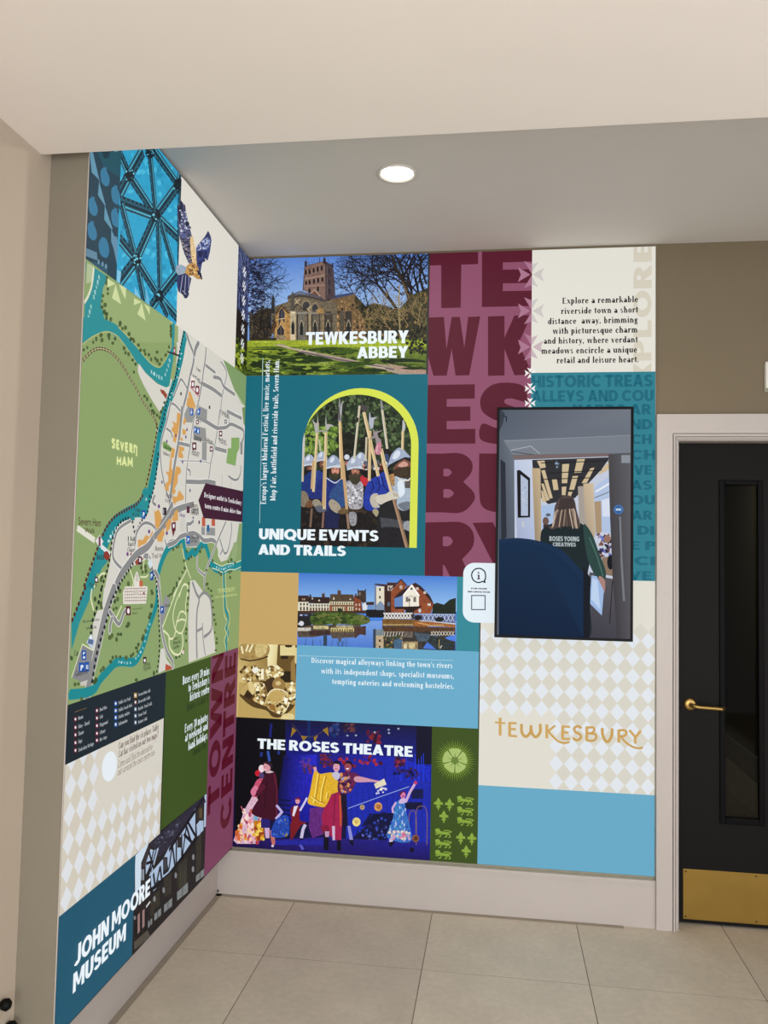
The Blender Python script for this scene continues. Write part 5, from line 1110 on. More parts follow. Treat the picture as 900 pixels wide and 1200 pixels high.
# ------------------------------------------------------------------ the screen
YS = -.05
a, b = onS(580.5, 477), onS(742.5, 752.5)
SX0, SX1, SZ0, SZ1 = onS(581, 600)[0], onS(742.3, 600)[0], onS(660, 749.5)[1], onS(660, 476.8)[1]
scn = empty('portrait_screen', ((SX0+SX1)/2, 0, (SZ0+SZ1)/2), 'tall black framed screen hung on the back wall display showing a person from behind', 'screen')
ox, oz = scn.location.x, scn.location.z
bz = .0115
boxes('bezel', [((SX0-ox, YS, SZ0-oz), (SX1-ox, -.018, SZ0-oz+bz)), ((SX0-ox, YS, SZ1-oz-bz), (SX1-ox, -.018, SZ1-oz)), ((SX0-ox, YS, SZ0-oz+bz), (SX0-ox+bz, -.018, SZ1-oz-bz)), ((SX1-ox-bz, YS, SZ0-oz+bz), (SX1-ox, -.018, SZ1-oz-bz))], M_BLACK, scn, .001)
box('back_cover', (SX0-ox+.02, -.046, SZ0-oz+.02), (SX1-ox-.02, -.0015-.004, SZ1-oz-.02), M_BLACK, scn, .003)
box('status_lamp', (SX1-ox-.002, YS+.006, -.02-.005), (SX1-ox+.001, YS+.014, .01), M_WHITEP, scn)
p = Print('display_panel', 'S', (SX0+bz, SZ0+bz, SX1-bz, SZ1-bz), (92, 100, 112), 0, 'lit display showing a long haired person in a dark lettered sweatshirt walking away', scn, M_SCREEN, off=.0472)
p.px(570, 470, 4.139)
p.poly([(60, 30), (700, 30), (700, 260), (60, 260)], [(84, 92, 106), (116, 122, 132), (104, 110, 122), (96, 104, 118)])
p.poly([(60, 190), (700, 165), (700, 250), (120, 260), (60, 230)], (122, 128, 138)); p.line([(80, 194), (700, 165)], .003, (142, 148, 156))
p.poly([(60, 150), (135, 275), (145, 690), (60, 690)], [(92, 100, 112), (108, 116, 128), (88, 96, 110), (70, 78, 92)]); p.poly([(68, 280), (92, 300), (98, 660), (72, 680)], (44, 48, 58)); p.poly([(60, 30), (90, 60), (80, 110), (60, 150)], (60, 66, 76)); p.line([(82, 70), (98, 78), (96, 100)], .004, (20, 22, 28))
p.line([(120, 238), (215, 218), (260, 256)], .004, (168, 172, 180)); p.line([(125, 245), (240, 262)], .003, (60, 66, 74))
p.poly([(130, 262), (600, 252), (600, 270), (130, 282)], (120, 104, 104))
# room through the doorway
p.poly([(135, 285), (600, 268), (640, 1100), (140, 1100)], (196, 204, 222)); p.poly([(135, 290), (240, 290), (240, 700), (150, 700)], [(190, 202, 226), (206, 214, 232), (176, 190, 220), (160, 172, 204)])
p.poly([(222, 285), (600, 272), (560, 330), (430, 470), (300, 500), (265, 470), (225, 330)], (50, 50, 54))
for q in [[(245, 290), (282, 288), (288, 322), (262, 326)], [(368, 306), (402, 304), (392, 398), (366, 398)], [(440, 282), (478, 280), (460, 346), (426, 348)], [(505, 326), (525, 322), (488, 396), (462, 398)], [(418, 364), (445, 362), (426, 430), (402, 430)], [(318, 380), (342, 378), (350, 430), (326, 432)], [(266, 336), (284, 334), (322, 470), (306, 474)], [(266, 400), (278, 400), (306, 480), (290, 484)], [(366, 416), (388, 414), (384, 456), (366, 456)], [(398, 440), (418, 440), (408, 466), (394, 466)], [(560, 330), (596, 290), (598, 330), (540, 360)], [(266, 430), (276, 440), (290, 490), (270, 490)]]:
    p.poly(q, (206, 186, 150))
for g in [[(265, 300), (600, 290)], [(300, 350), (560, 335)], [(270, 380), (500, 372)]]: p.line(g, .004, (34, 34, 38))
p.scatter([(335, 288), (355, 288), (355, 326), (335, 326)], 14, 6, [(150, 170, 196), (70, 80, 90)], 0)
p.poly([(222, 325), (262, 326), (268, 680), (236, 690)], [(186, 164, 128), (200, 178, 144), (180, 160, 130), (150, 134, 110)])
p.poly([(470, 400), (520, 398), (528, 660), (482, 660)], [(196, 176, 146), (210, 190, 160), (190, 170, 144), (170, 154, 134)]); p.poly([(444, 414), (470, 412), (482, 600), (450, 590)], (166, 158, 150)); p.poly([(522, 420), (600, 360), (606, 640), (530, 650)], (178, 196, 226)); p.poly([(524, 488), (556, 484), (560, 640), (530, 640)], (170, 146, 116)); p.line([(530, 440), (596, 400)], .008, (230, 236, 244)); p.line([(524, 470), (596, 440)], .004, (120, 120, 124)); p.poly([(560, 480), (596, 470), (600, 560), (564, 560)], (216, 224, 240))
p.poly([(266, 506), (340, 500), (330, 600), (270, 640)], (170, 192, 226)); p.ell(288, 582, 15, 20, (110, 84, 74)); p.ell(300, 552, 12, 8, (90, 100, 110)); p.rect_(276, 598, 310, 680, (60, 50, 52)); p.poly([(318, 590), (330, 620), (320, 640)], (90, 60, 50))
p.poly([(148, 336), (162, 334), (212, 374), (212, 564), (152, 566)], (28, 26, 30)); p.poly([(166, 356), (202, 384), (202, 556), (168, 556)], (178, 190, 212)); p.scatter([(170, 380), (198, 400), (198, 540), (170, 540)], 20, 5, [(150, 162, 190), (196, 206, 222)]); p.rect_(172, 584, 184, 612, (196, 200, 206))
p.scatter([(534, 640), (606, 640), (606, 760), (545, 770)], 70, 10, [(60, 56, 110), (110, 120, 190), (150, 120, 110), (40, 36, 50), (206, 206, 220), (120, 80, 70)], 0)
p.poly([(560, 760), (612, 750), (616, 850), (575, 850)], (140, 116, 96)); p.ell(602, 782, 16, 36, (22, 24, 32)); p.ell(586, 668, 16, 20, (150, 112, 96))
p.poly([(500, 830), (640, 850), (660, 1160), (480, 1160)], [(84, 82, 90), (92, 88, 92), (68, 66, 74), (60, 60, 70)]); p.line([(612, 870), (598, 1080)], .004, (36, 34, 40)); p.line([(560, 846), (616, 856)], .012, (196, 204, 220))
# right door jamb
p.poly([(592, 258), (700, 250), (700, 1160), (635, 1160), (612, 850), (600, 560)], [(74, 72, 76), (96, 96, 100), (86, 84, 90), (62, 60, 66), (64, 60, 64), (66, 64, 68)]); p.rect_(655, 262, 698, 300, (140, 146, 154)); p.line([(648, 560), (655, 760), (668, 970)], .009, (120, 122, 130)); p.line([(640, 570), (648, 760)], .003, (50, 48, 52))
p.ell(641, 526, 24, 23, (70, 116, 176)); p.ell(641, 526, 17, 16, (46, 84, 140)); p.rect_(628, 520, 654, 532, (170, 200, 230))
# the person
p.blob([(262, 660), (290, 610), (340, 590), (450, 590), (490, 630), (510, 720), (490, 860), (500, 980), (490, 1160), (260, 1160), (270, 900)], (28, 40, 44))
p.blob([(470, 600), (510, 640), (545, 730), (580, 830), (566, 880), (530, 850), (490, 760)], (44, 70, 66)); p.line([(500, 660), (540, 760), (566, 850)], .006, (70, 104, 94)); p.blob([(545, 850), (575, 870), (572, 930), (556, 910)], (170, 130, 120))
p.poly([(510, 845), (536, 850), (570, 920), (560, 1040), (500, 980)], (160, 186, 226)); p.poly([(515, 860), (540, 870), (552, 1010), (508, 960)], (190, 212, 240))
p.blob([(330, 600), (330, 520), (352, 475), (390, 456), (425, 475), (438, 530), (455, 600), (440, 616), (400, 606), (360, 610), (316, 622), (300, 606)], (84, 70, 66))
for i in range(26):
    x = R.uniform(335, 430); t = (x-330)/105; p.line([(375+t*34, 470+R.uniform(0, 30)), (x+R.uniform(-8, 8), 540), (310+t*145, 612+R.uniform(-6, 8))], .003, R.choice([(150, 128, 112), (60, 48, 46), (176, 152, 130), (100, 82, 74), (200, 180, 160)]))
p.poly([(360, 470), (420, 470), (430, 520), (345, 530)], (66, 54, 54))
p.cap('ROSES YOUNG', (306, 655), (450, 681), (176, 186, 190), .05); p.cap('CREATIVES', (322, 685), (434, 706), (176, 186, 190), .05)
# dark blue shoulder in the foreground of the film
p.poly([(60, 672)]+smooth([(60, 672), (150, 664), (260, 680), (360, 720), (440, 800), (500, 900), (490, 1160)], 8)+[(60, 1160)], (21, 46, 77))
p.poly(smooth([(60, 690), (150, 684), (250, 700), (340, 742), (420, 820), (478, 920), (470, 1160)], 8)+[(60, 1160)], (18, 43, 73)); p.poly([(60, 700), (250, 710), (60, 1160)], [(18, 43, 73), (18, 43, 73), (12, 32, 58)]); p.poly([(250, 710), (478, 1160), (60, 1160)], [(18, 43, 73), (14, 35, 62), (12, 32, 58)])
p.poly([(470, 800), (506, 860), (500, 1160), (470, 1160)], (22, 26, 34))
p.finish()
# ================================================================== LEFT WALL PRINTS
# ---- teal pear pattern
p = P('printed_panel', 'L', (Y0, Z1, -1.335, ZT), (30, 62, 78), .01, 'printed dark teal field with pale pears and zigzags')
p.px(95, 170, 7.5)
for q in [[(70, 50), (100, 60), (165, 340), (150, 300), (90, 240)], [(155, 320), (215, 540), (205, 530), (145, 440)], [(205, 530), (275, 740), (262, 740), (200, 655)], [(262, 740), (330, 900), (300, 960), (262, 850)], [(285, 50), (320, 50), (325, 100), (312, 100)]]: p.poly(q, (96, 148, 174))
p.poly([(140, 60), (360, 60), (360, 300), (200, 200)], (26, 80, 96)); p.poly([(180, 60), (250, 60), (240, 110), (200, 120)], (18, 52, 66))
for x, y in [(205, 275), (300, 435), (100, 535), (298, 635), (92, 750), (190, 900)]:
    p.blob([(x-38, y-30), (x-22, y-70), (x+10, y-60), (x+42, y+20), (x+34, y+76), (x+5, y+86), (x-28, y+50)], (52, 120, 156)); p.poly([(x-12, y-60), (x-8, y-92), (x+2, y-76), (x+18, y-78), (x+12, y-50)], (52, 120, 156))
p.px(95, 280, 7.5)
p.blob([(150, 60), (175, -10), (215, 0), (242, 80), (235, 150), (205, 166), (170, 130)], (52, 120, 156))
p.poly([(260, -20), (310, -20), (340, 110), (345, 280), (310, 220)], (96, 140, 168)); p.poly([(40, 80), (135, 120), (140, 190), (40, 150)], (96, 134, 156)); p.poly([(40, 190), (230, 230), (225, 330), (40, 200)], (44, 84, 106))
for x, y in [(150, 190), (185, 210), (215, 230)]: p.poly([(x-8, y), (x, y-14), (x+8, y), (x+8, y+30), (x-8, y+30)], (110, 150, 176))
p.finish()
# ---- blue lattice photograph
p = P('printed_photograph', 'L', (-1.335, Z1, -.855, ZT), (44, 162, 204), .12, 'printed blue photograph of riveted iron window lattice')
D1, D2, D3 = (18, 44, 58), (40, 110, 134), (12, 28, 40)
p.px(95, 170, 7.5)
p.scatter([(360, 40), (880, 200), (860, 1500), (330, 1300)], 170, 30, [(60, 178, 216), (36, 144, 186), (74, 188, 222), (44, 156, 196)], .15)
def beam(a, b, w_=.042, hl=True):
    p.line([a, b], w_, D1, .25); 
    A, B_ = p.T(*a), p.T(*b); L = math.hypot(B_[0]-A[0], B_[1]-A[1]); nx, ny = -(B_[1]-A[1])/L, (B_[0]-A[0])/L
    T0 = p.T; p.world()
    if hl:
        for o_, ww, c in ((.010, .010, D2), (.010, .003, (92, 190, 216)), (-.009, .007, (34, 92, 114)), (.020, .002, (70, 150, 176))): p.line([(A[0]+nx*o_, A[1]+ny*o_), (B_[0]+nx*o_, B_[1]+ny*o_)], ww, c, .2)
        n = int(L/.028)
        for i in range(n):
            t = (i+.5)/n; p.poly([(A[0]+(B_[0]-A[0])*t-nx*.016+.004*math.cos(q), A[1]+(B_[1]-A[1])*t-ny*.016+.004*math.sin(q)) for q in (0, 1.2, 2.5, 3.8, 5)], (52, 120, 142), 0, i == 0)
    p.T = T0
N1, N2 = (420, 265), (655, 620); N3, N4, N5, N6 = (480, 1010), (600, 60), (850, 350), (680, 1330)
for a, b in [(N1, (540, 50)), (N1, (330, 60)), (N1, (335, 430)), (N1, N2), (N4, N2), ((640, 50), N5), (N5, (870, 250)), (N2, N5), (N2, (340, 500)), (N2, N3), (N2, (890, 850)), ((675, 680), (690, 1330)), ((700, 690), (830, 1140)), ((350, 520), N3), (N3, (335, 830)), (N3, (330, 1210)), (N3, (570, 1480)), (N3, N6), (N6, (860, 1100)), (N6, (880, 1560)), (N6, (560, 1500)), (N6, (760, 1500)), ((860, 560), (860, 1150)), ((870, 360), (862, 640))]:
    beam(a, b)
for x, y in (N1, N2, N3, N4, N5, N6):
    p.ell(x, y, 42, 58, D3, .4); p.scatter([(x-40, y-50), (x+40, y-50), (x+40, y+50), (x-40, y+50)], 20, 11, [(110, 200, 220), (24, 60, 76), (50, 120, 144), (10, 24, 34)], .2)
p.px(95, 280, 7.5)
PL = (130, 196, 226)
p.poly([(232, 220), (300, 330), (235, 345)], PL); p.poly([(240, 225), (345, 290), (335, 390), (300, 370)], PL); p.poly([(465, 420), (530, 545), (462, 530)], PL); p.poly([(560, 420), (590, 520), (600, 600), (560, 570)], (100, 180, 216))
p.finish()
# ---- white field with the falcon
p = P('printed_panel', 'L', (-.855, Z1, -.172, ZT), (226, 222, 212), .01, 'printed off white field with a diving falcon')
p.finish()
p = P('printed_falcon', 'L', (-.93, 2.40, -.4, 2.86), (226, 222, 212), 0, 'printed falcon with spread wings, diving to the right', off=.0036)
p.base = Buf(); p.px(200, 210, 8)
IN, BL, PB = (34, 34, 62), (70, 84, 130), (170, 180, 206)
p.poly([(70, 250), (95, 140), (110, 240), (125, 170), (130, 300), (160, 430), (195, 540), (220, 700), (235, 790), (170, 800), (120, 700), (80, 560), (62, 420), (50, 240)], (86, 88, 124), .3)
p.poly([(95, 145), (60, 330), (72, 420), (110, 300)], IN, .2); p.poly([(120, 170), (112, 300), (140, 360), (132, 280)], (60, 60, 92), .2); p.poly([(50, 240), (70, 260), (75, 360), (62, 330)], IN)
p.scatter([(75, 290), (130, 300), (185, 480), (190, 560), (90, 540), (66, 400)], 110, 10, [PB, (40, 42, 70), (206, 212, 226), (96, 104, 146), (60, 60, 90)], .1)
p.scatter([(80, 540), (180, 520), (215, 760), (160, 780), (110, 680)], 120, 10, [(36, 34, 54), (110, 104, 116), (60, 56, 80), (160, 150, 140), (28, 26, 40)], .1)
p.ell(148, 420, 18, 24, IN); p.poly([(80, 520), (110, 500), (150, 520), (110, 560)], (84, 92, 140))
p.blob([(175, 560), (200, 540), (225, 680), (240, 790), (200, 800), (180, 680)], (222, 190, 140), .2); p.scatter([(180, 560), (205, 560), (235, 780), (200, 790)], 26, 8, [(246, 226, 184), (190, 140, 84), (236, 206, 150)], .1)
p.poly([(230, 640), (260, 600), (310, 540), (345, 480), (360, 520), (375, 570), (360, 680), (340, 760), (315, 740), (285, 790), (270, 880), (240, 860), (232, 740)], (60, 68, 120), .25)
p.scatter([(235, 640), (310, 560), (360, 540), (355, 640), (250, 680)], 60, 10, [(150, 164, 206), (200, 208, 228), (80, 92, 150)], .1); p.scatter([(240, 680), (340, 660), (335, 750), (250, 800)], 50, 12, [(36, 40, 84), (50, 58, 110), (26, 28, 56)], .1)
for i in range(5): p.line([(320+i*9, 560), (342+i*7, 480+i*14)], .003, IN)
p.blob([(120, 850), (170, 790), (230, 800), (262, 870), (280, 930), (240, 935), (190, 900), (160, 920), (130, 890)], (196, 146, 80), .3); p.scatter([(130, 840), (220, 800), (250, 900), (170, 910)], 40, 9, [(236, 206, 150), (130, 90, 50), (226, 180, 110), (90, 66, 50)], .1)
p.blob([(240, 850), (275, 880), (284, 930), (262, 915), (245, 890)], (40, 42, 66)); p.poly([(276, 920), (288, 925), (284, 945), (274, 935)], (50, 44, 50)); p.ell(256, 905, 5, 6, (240, 220, 180))
p.poly([(40, 810), (90, 800), (140, 830), (120, 880), (60, 900), (35, 860)], (150, 168, 186), .3); p.poly([(60, 900), (130, 880), (185, 930), (170, 1000), (150, 1110), (125, 1120), (100, 1080), (60, 1050), (45, 960)], (50, 54, 96), .2)
for i in range(6): p.line([(90+i*14, 900), (60+i*20, 1050+i*10)], .004, (190, 196, 214) if i % 2 else IN)
for x0, y0 in [(108, 1090), (130, 1115), (158, 1095)]: p.line([(x0, y0-70), (x0, y0)], .006, (26, 26, 44)); p.line([(x0, y0-44), (x0, y0-34)], .007, (226, 226, 230))
p.finish()
# ---- left end of the tree photograph with a column of crosses
p = P('printed_photograph', 'L', (-.172, Z1, -.0004, ZT), (50, 52, 78), .5, 'printed narrow tree photograph with a column of white crosses')
p.world()
p.poly([(-.172, 2.62), (0, 2.60), (0, ZT), (-.172, ZT)], (66, 74, 118), .6)
for i in range(26): p.branch(R.uniform(-.18, .0), R.uniform(2.5, 2.9), R.uniform(.8, 2.4), .22, .008, 2, R.choice([(26, 26, 44), (40, 42, 66), (120, 136, 186)]), .4, 3)
p.poly([(-.172, 2.39), (0, 2.39), (0, 2.50), (-.172, 2.53)], (74, 92, 30), .7); p.poly([(-.172, 2.53), (0, 2.50), (0, 2.64), (-.172, 2.67)], (34, 28, 26), .7)
p.scatter([(-.172, 2.39), (0, 2.39), (0, 2.52), (-.172, 2.54)], 60, .012, [(40, 56, 18), (150, 164, 50), (90, 110, 34), (24, 30, 14)], .3, 2.2)
for i in range(7): cross(p, -.075, 2.865-i*.068, .027, (240, 242, 246))
p.finish()

# ---- THE MAP
GR, GRL, RIV, LAND, ROAD, ORG = (140, 162, 106), (150, 170, 114), (40, 142, 148), (214, 211, 202), (142, 142, 142), (214, 160, 88)
TRC, CREAM, BLK = (76, 94, 52), (222, 226, 184), (24, 26, 34)
p = P('printed_map', 'L', (Y0, 1.1185, -.0004, Z1), GR, .01, 'printed town map with green meadows, a teal river and orange streets')
def trees(pts, r=12):
    first = True
    for x, y in pts: p.ell(x, y, r*R.uniform(.6, 1.0), r*R.uniform(.9, 1.5), R.choice([TRC, (84, 100, 56), (66, 86, 50)]), 0, 9, first); first = False
# town land
p.px(185, 380, 8.18)
p.blob([(130, -40), (900, -60), (1000, 400), (900, 1800), (500, 1800), (100, 2100), (-400, 2400), (-300, 1700), (30, 1000), (150, 500), (180, 200)], LAND, 0, 6)
p.poly([(125, -60), (200, 30), (640, 350), (860, 500), (860, 2400), (-200, 2500), (-80, 1400), (60, 900), (180, 450), (200, 150)], LAND)
p.poly([(625, 340), (742, 410), (860, 500), (860, 820), (800, 760), (735, 640), (690, 520)], (128, 156, 104)); p.line([(735, 640), (850, 820)], .003, CREAM)
p.poly([(805, 800), (870, 780), (870, 1000), (820, 960)], (120, 146, 92))
# meadow west of the mill river, then the river itself
p.px(60, 400, 3.75)
p.poly([(60, 100), (360, 180), (470, 330), (462, 420), (440, 560), (420, 680), (370, 740), (250, 830), (60, 900)], GR)
p.curve([(520, 215), (492, 340), (468, 470), (445, 600), (420, 700), (380, 760), (300, 800)], .046, RIV)
p.dash([(458, 350), (462, 400), (440, 520), (408, 660), (370, 715), (260, 790), (225, 860)], .010, (84, 40, 30), .012, .006)
p.dash([(510, 250), (490, 380), (468, 500), (458, 600), (440, 680), (415, 745)], .011, BLK, .010, .008)
p.line([(462, 385), (482, 412)], .012, (222, 226, 216))
# river bands
p.px(95, 280, 7.5)
p.poly([(40, 205), (230, 330), (200, 420), (170, 560), (200, 700), (300, 770), (420, 900), (20, 900), (30, 560)], RIV)
p.poly([(45, 215), (110, 250), (95, 420), (30, 560), (25, 540)], GR); p.curve([(108, 250), (92, 400), (60, 500), (25, 560)], .009, (220, 222, 196)); p.poly([(50, 210), (110, 240), (100, 380), (42, 390)], (176, 190, 150)); p.line([(108, 250), (96, 380)], .008, (226, 226, 206))
p.poly([(232, 345), (850, 770), (850, 910), (440, 910), (340, 780), (215, 700), (175, 560), (190, 430)], GRL)
p.blob([(60, 905), (150, 830), (210, 815), (290, 850), (360, 910), (200, 960)], GR)
trees([(225, 345), (220, 385), (232, 440), (232, 480), (188, 500), (182, 548), (180, 600), (208, 580), (200, 640), (220, 660), (258, 706), (220, 700), (340, 742), (358, 792), (386, 780), (418, 836), (455, 888), (788, 770), (786, 810), (790, 850), (130, 880), (172, 845), (240, 850), (180, 890), (295, 876)], 17)
p.px(95, 280, 7.5)
PC = (206, 218, 160)
for q in [[(300, 400), (350, 575), (268, 520)], [(228, 345), (300, 395), (228, 425)], [(330, 400), (392, 430), (388, 530), (370, 500)], [(530, 560), (565, 718), (492, 662)], [(462, 520), (530, 555), (462, 582)], [(550, 570), (600, 600), (600, 668)]]: p.poly(q, PC)
for i, ch in enumerate('RIVER SEVER'):
    t = i/10; xx, yy = 38+t*118, 768-t*430-math.sin(t*3)*0
    if ch != ' ': p.cap(ch, (xx-8, yy+14), (xx+8, yy-12), (190, 226, 226), .02)
p.px(85, 380, 7.5)
rv = smooth([(80, 175), (180, 100), (290, 62), (380, 90), (430, 145), (500, 240), (560, 335), (640, 425), (740, 515), (800, 550), (842, 552)], 5)+smooth([(842, 552), (858, 470), (880, 330), (893, 100), (895, -20)], 5)+smooth([(870, 0), (868, 180), (840, 260), (800, 330), (760, 372), (700, 350), (640, 290), (560, 190), (470, 90), (400, 20), (360, -10)], 5)+[(250, -60), (80, -60)]
p.poly(rv, RIV)
p.curve([(80, 180), (180, 106), (290, 66), (376, 94), (430, 150), (500, 250), (560, 345)], .004, (178, 184, 120)); p.curve([(868, 180), (840, 262), (800, 334), (760, 376), (700, 354), (640, 294), (560, 194), (470, 94), (400, 24)], .005, (178, 184, 120))
p.poly(smooth([(580, 345), (570, 400), (600, 490), (680, 640), (760, 770)], 4)+[(830, 680), (870, 560), (900, 480), (860, 480), (852, 540), (820, 556), (740, 522), (640, 430)], LAND)
p.poly([(895, 330), (910, 380), (880, 500), (862, 470)], (150, 170, 120))
trees([(126, 205), (95, 225), (178, 158), (205, 132), (246, 96), (256, 145), (318, 92), (318, 126), (370, 128), (350, 166), (450, 210), (462, 250), (490, 262), (525, 314), (550, 350), (536, 420), (412, 10), (435, 40), (462, 34), (495, 86), (510, 130), (536, 148), (575, 184), (594, 228), (628, 232), (636, 262), (668, 268), (688, 308), (724, 300), (742, 320), (740, 245), (762, 350), (778, 310), (816, 270), (864, 40), (862, 90), (845, 200), (630, 632), (652, 658), (684, 712), (700, 760), (714, 780), (740, 800), (764, 820), (775, 770), (792, 740), (806, 690)], 15)
p.dash([(85, 322), (150, 250), (220, 214), (300, 228), (370, 280), (440, 370), (500, 470), (560, 570), (610, 670), (680, 770), (735, 870), (745, 950)], .010, (84, 40, 30), .012, .006)
p.curve([(85, 322), (150, 250), (220, 214), (300, 228), (370, 280), (440, 370), (500, 470), (560, 570), (610, 670), (680, 770), (735, 870)], .002, (206, 196, 160))
p.poly([(765, 570), (800, 580), (830, 620), (820, 660), (800, 630), (775, 600)], (150, 70, 50)); p.poly([(886, 200), (900, 200), (900, 260), (886, 250)], (120, 50, 60)); p.line([(830, 240), (940, 280)], .006, (40, 40, 50))
for i, (x, y, ch) in enumerate([(692, 420, 'R'), (714, 435, 'I'), (736, 452, 'V'), (758, 464, 'E'), (782, 474, 'R'), (812, 440, 'A'), (826, 406, 'V'), (840, 362, 'O'), (850, 318, 'N')]): p.cap(ch, (x-7, y+12), (x+7, y-12), (200, 232, 232), .02)
# Mill Avon along the town
p.px(185, 380, 8.18)
av = [(262, 80), (240, 190), (222, 300), (190, 430), (160, 550), (110, 720), (60, 880), (20, 1040), (0, 1180)]
p.curve(av, .042, RIV); p.poly([(245, 70), (285, 100), (270, 170), (230, 180)], RIV)
p.dash([(250, 70), (215, 210), (196, 330), (176, 460), (140, 600), (90, 720), (50, 900), (10, 1050)], .011, BLK, .010, .008)
p.poly([(140, 365), (178, 400), (150, 540), (115, 520)], (150, 166, 112)); p.line([(95, 265), (200, 300)], .006, (44, 44, 50)); p.rect_(145, 225, 165, 280, (150, 50, 70)); p.rect_(150, 240, 160, 265, (226, 220, 226))
for x, y in [(222, 282), (212, 330), (200, 425), (183, 510), (132, 660), (112, 700)]: p.ell(x, y, 6, 8, (206, 232, 232))
def road(pts, w_=.014, c=ROAD, edge=True, n=5):
    if edge: p.curve(pts, w_+.005, (236, 234, 228), n=n)
    p.curve(pts, w_, c, n=n)
RD = [([(270, 90), (300, 180), (340, 290), (335, 380), (305, 500), (270, 680), (240, 800), (225, 920)], .016), ([(390, 170), (360, 230), (345, 300)], .022), ([(460, 220), (452, 330), (435, 440), (420, 560), (395, 700), (370, 800), (345, 900)], .012), ([(452, 390), (548, 465)], .014), ([(425, 570), (520, 620), (612, 690)], .018), ([(600, 355), (655, 460), (632, 600), (612, 700), (590, 900)], .010), ([(528, 505), (595, 525), (632, 600), (735, 675)], .016), ([(145, 700), (200, 560), (225, 530), (275, 610)], .010), ([(80, 900), (130, 760), (220, 840)], .010), ([(660, 835), (800, 895)], .016)]
for pts, w_ in RD: road(pts, w_)
p.poly([(292, 640), (310, 650), (360, 790), (350, 820), (290, 690)], ORG); p.poly([(280, 700), (310, 720), (350, 840), (330, 830), (270, 780)], ORG); p.poly([(250, 860), (285, 780), (345, 840), (340, 940), (250, 940)], (150, 150, 148)); p.poly([(385, 780), (470, 820), (465, 940), (365, 940)], (146, 146, 146))
for x, y in ((318, 838), (386, 838)): p.rect_(x-16, y-32, x+18, y+30, (36, 92, 170)); p.cap('P', (x-8, y+18), (x+9, y-18), (240, 244, 250), .04)
p.rect_(185, 850, 215, 900, ORG); p.poly([(310, 490), (350, 520), (345, 600), (310, 590)], (234, 228, 220)); p.rect_(316, 540, 348, 610, (120, 30, 50)); p.ell(332, 575, 10, 22, (240, 236, 240)); p.rect_(356, 590, 392, 670, (104, 34, 50)); p.ell(374, 630, 11, 24, (240, 236, 240)); p.line([(310, 600), (385, 690), (400, 600)], .005, (196, 90, 110))
for x, y, s_ in [(385, 440, 'Quay'), (380, 530, 'Tewk'), (395, 560, 'Town'), (340, 500, 'Lower')]: p.serif(s_, (x-20, y+10), (x+24, y+10), .014, (50, 46, 60))
for x, y in ((218, 665), (492, 795)): p.rect_(x-7, y-14, x+7, y+16, (60, 50, 60))
p.px(185, 480, 8.18)
RD = [([(230, -30), (218, 100), (196, 300), (165, 480), (140, 640), (118, 830), (105, 960)], .020), ([(390, -60), (350, 60), (322, 200), (308, 340), (285, 480), (268, 640), (262, 900)], .009), ([(590, 0), (572, 170), (540, 350), (510, 480), (480, 690)], .010), ([(360, 65), (450, 110), (540, 165), (575, 180)], .018), ([(575, 178), (650, 170), (695, 140), (760, 165), (815, 200), (818, 270), (800, 310)], .016), ([(670, 20), (800, 85)], .016), ([(680, 30), (678, 130)], .008), ([(195, 320), (300, 345)], .014), ([(545, 370), (655, 400)], .018), ([(205, 490), (400, 495), (500, 515)], .004), ([(268, 690), (400, 695), (480, 690), (550, 705)], .018), ([(280, 570), (305, 590), (305, 635)], .010), ([(672, 635), (720, 670), (765, 665), (790, 600), (790, 530)], .012), ([(612, 620), (610, 740)], .006), ([(700, 670), (698, 770)], .005), ([(120, -80), (90, 80), (40, 260), (20, 400), (30, 560), (60, 720), (100, 860)], .010), ([(75, 180), (120, 215), (135, 270)], .010), ([(830, 700), (810, 780)], .010)]
for pts, w_ in RD: road(pts, w_)
p.poly([(785, 310), (810, 310), (808, 430), (788, 430)], ROAD)
p.poly([(700, 270), (778, 268), (778, 370), (755, 420), (740, 540), (652, 512), (668, 370), (700, 370)], (134, 168, 100))
for q in [[(180, 30), (215, 50), (190, 220), (165, 320), (140, 300), (150, 225), (122, 195), (150, 150), (130, 110), (175, 130)], [(250, 70), (270, 100), (250, 150), (236, 130)], [(232, 180), (268, 200), (262, 240), (232, 240)], [(215, 260), (236, 280), (235, 302), (212, 296)], [(200, 345), (250, 365), (246, 400), (220, 395), (240, 440), (236, 470), (190, 455)], [(130, 360), (160, 380), (150, 460), (130, 460), (125, 560), (140, 590), (125, 700), (100, 740), (100, 790), (60, 760), (72, 700), (95, 690), (95, 640), (70, 590), (100, 600), (110, 500)], [(170, 540), (210, 555), (220, 600), (188, 630), (186, 700), (155, 760), (170, 780), (150, 820), (130, 800), (150, 640)], [(200, 770), (220, 800), (245, 830), (245, 860), (190, 880), (150, 900), (140, 850), (180, 830)], [(160, 1000), (190, 975), (190, 1064), (140, 1064), (130, 1030)], [(0, 960), (25, 1000), (30, 1064), (0, 1064)]]: p.poly(q, ORG)
p.poly([(40, 320), (60, 300), (125, 365), (120, 410), (45, 370)], (120, 160, 84))
p.poly([(255, 40), (340, 10), (345, 60), (320, 130)], (150, 150, 148)); p.poly([(360, 0), (465, 30), (465, 100), (360, 60)], (148, 148, 146)); p.poly([(340, 150), (455, 180), (462, 310), (335, 290)], (148, 148, 146)); p.poly([(420, 310), (465, 310), (462, 490), (418, 480)], (150, 150, 148))
for x, y in ((318, 30), (384, 24), (352, 195), (382, 205)): p.rect_(x-14, y-26, x+16, y+26, (36, 96, 176)); p.cap('P' if x != 382 else 'i', (x-7, y+15), (x+7, y-15), (240, 244, 250), .04)
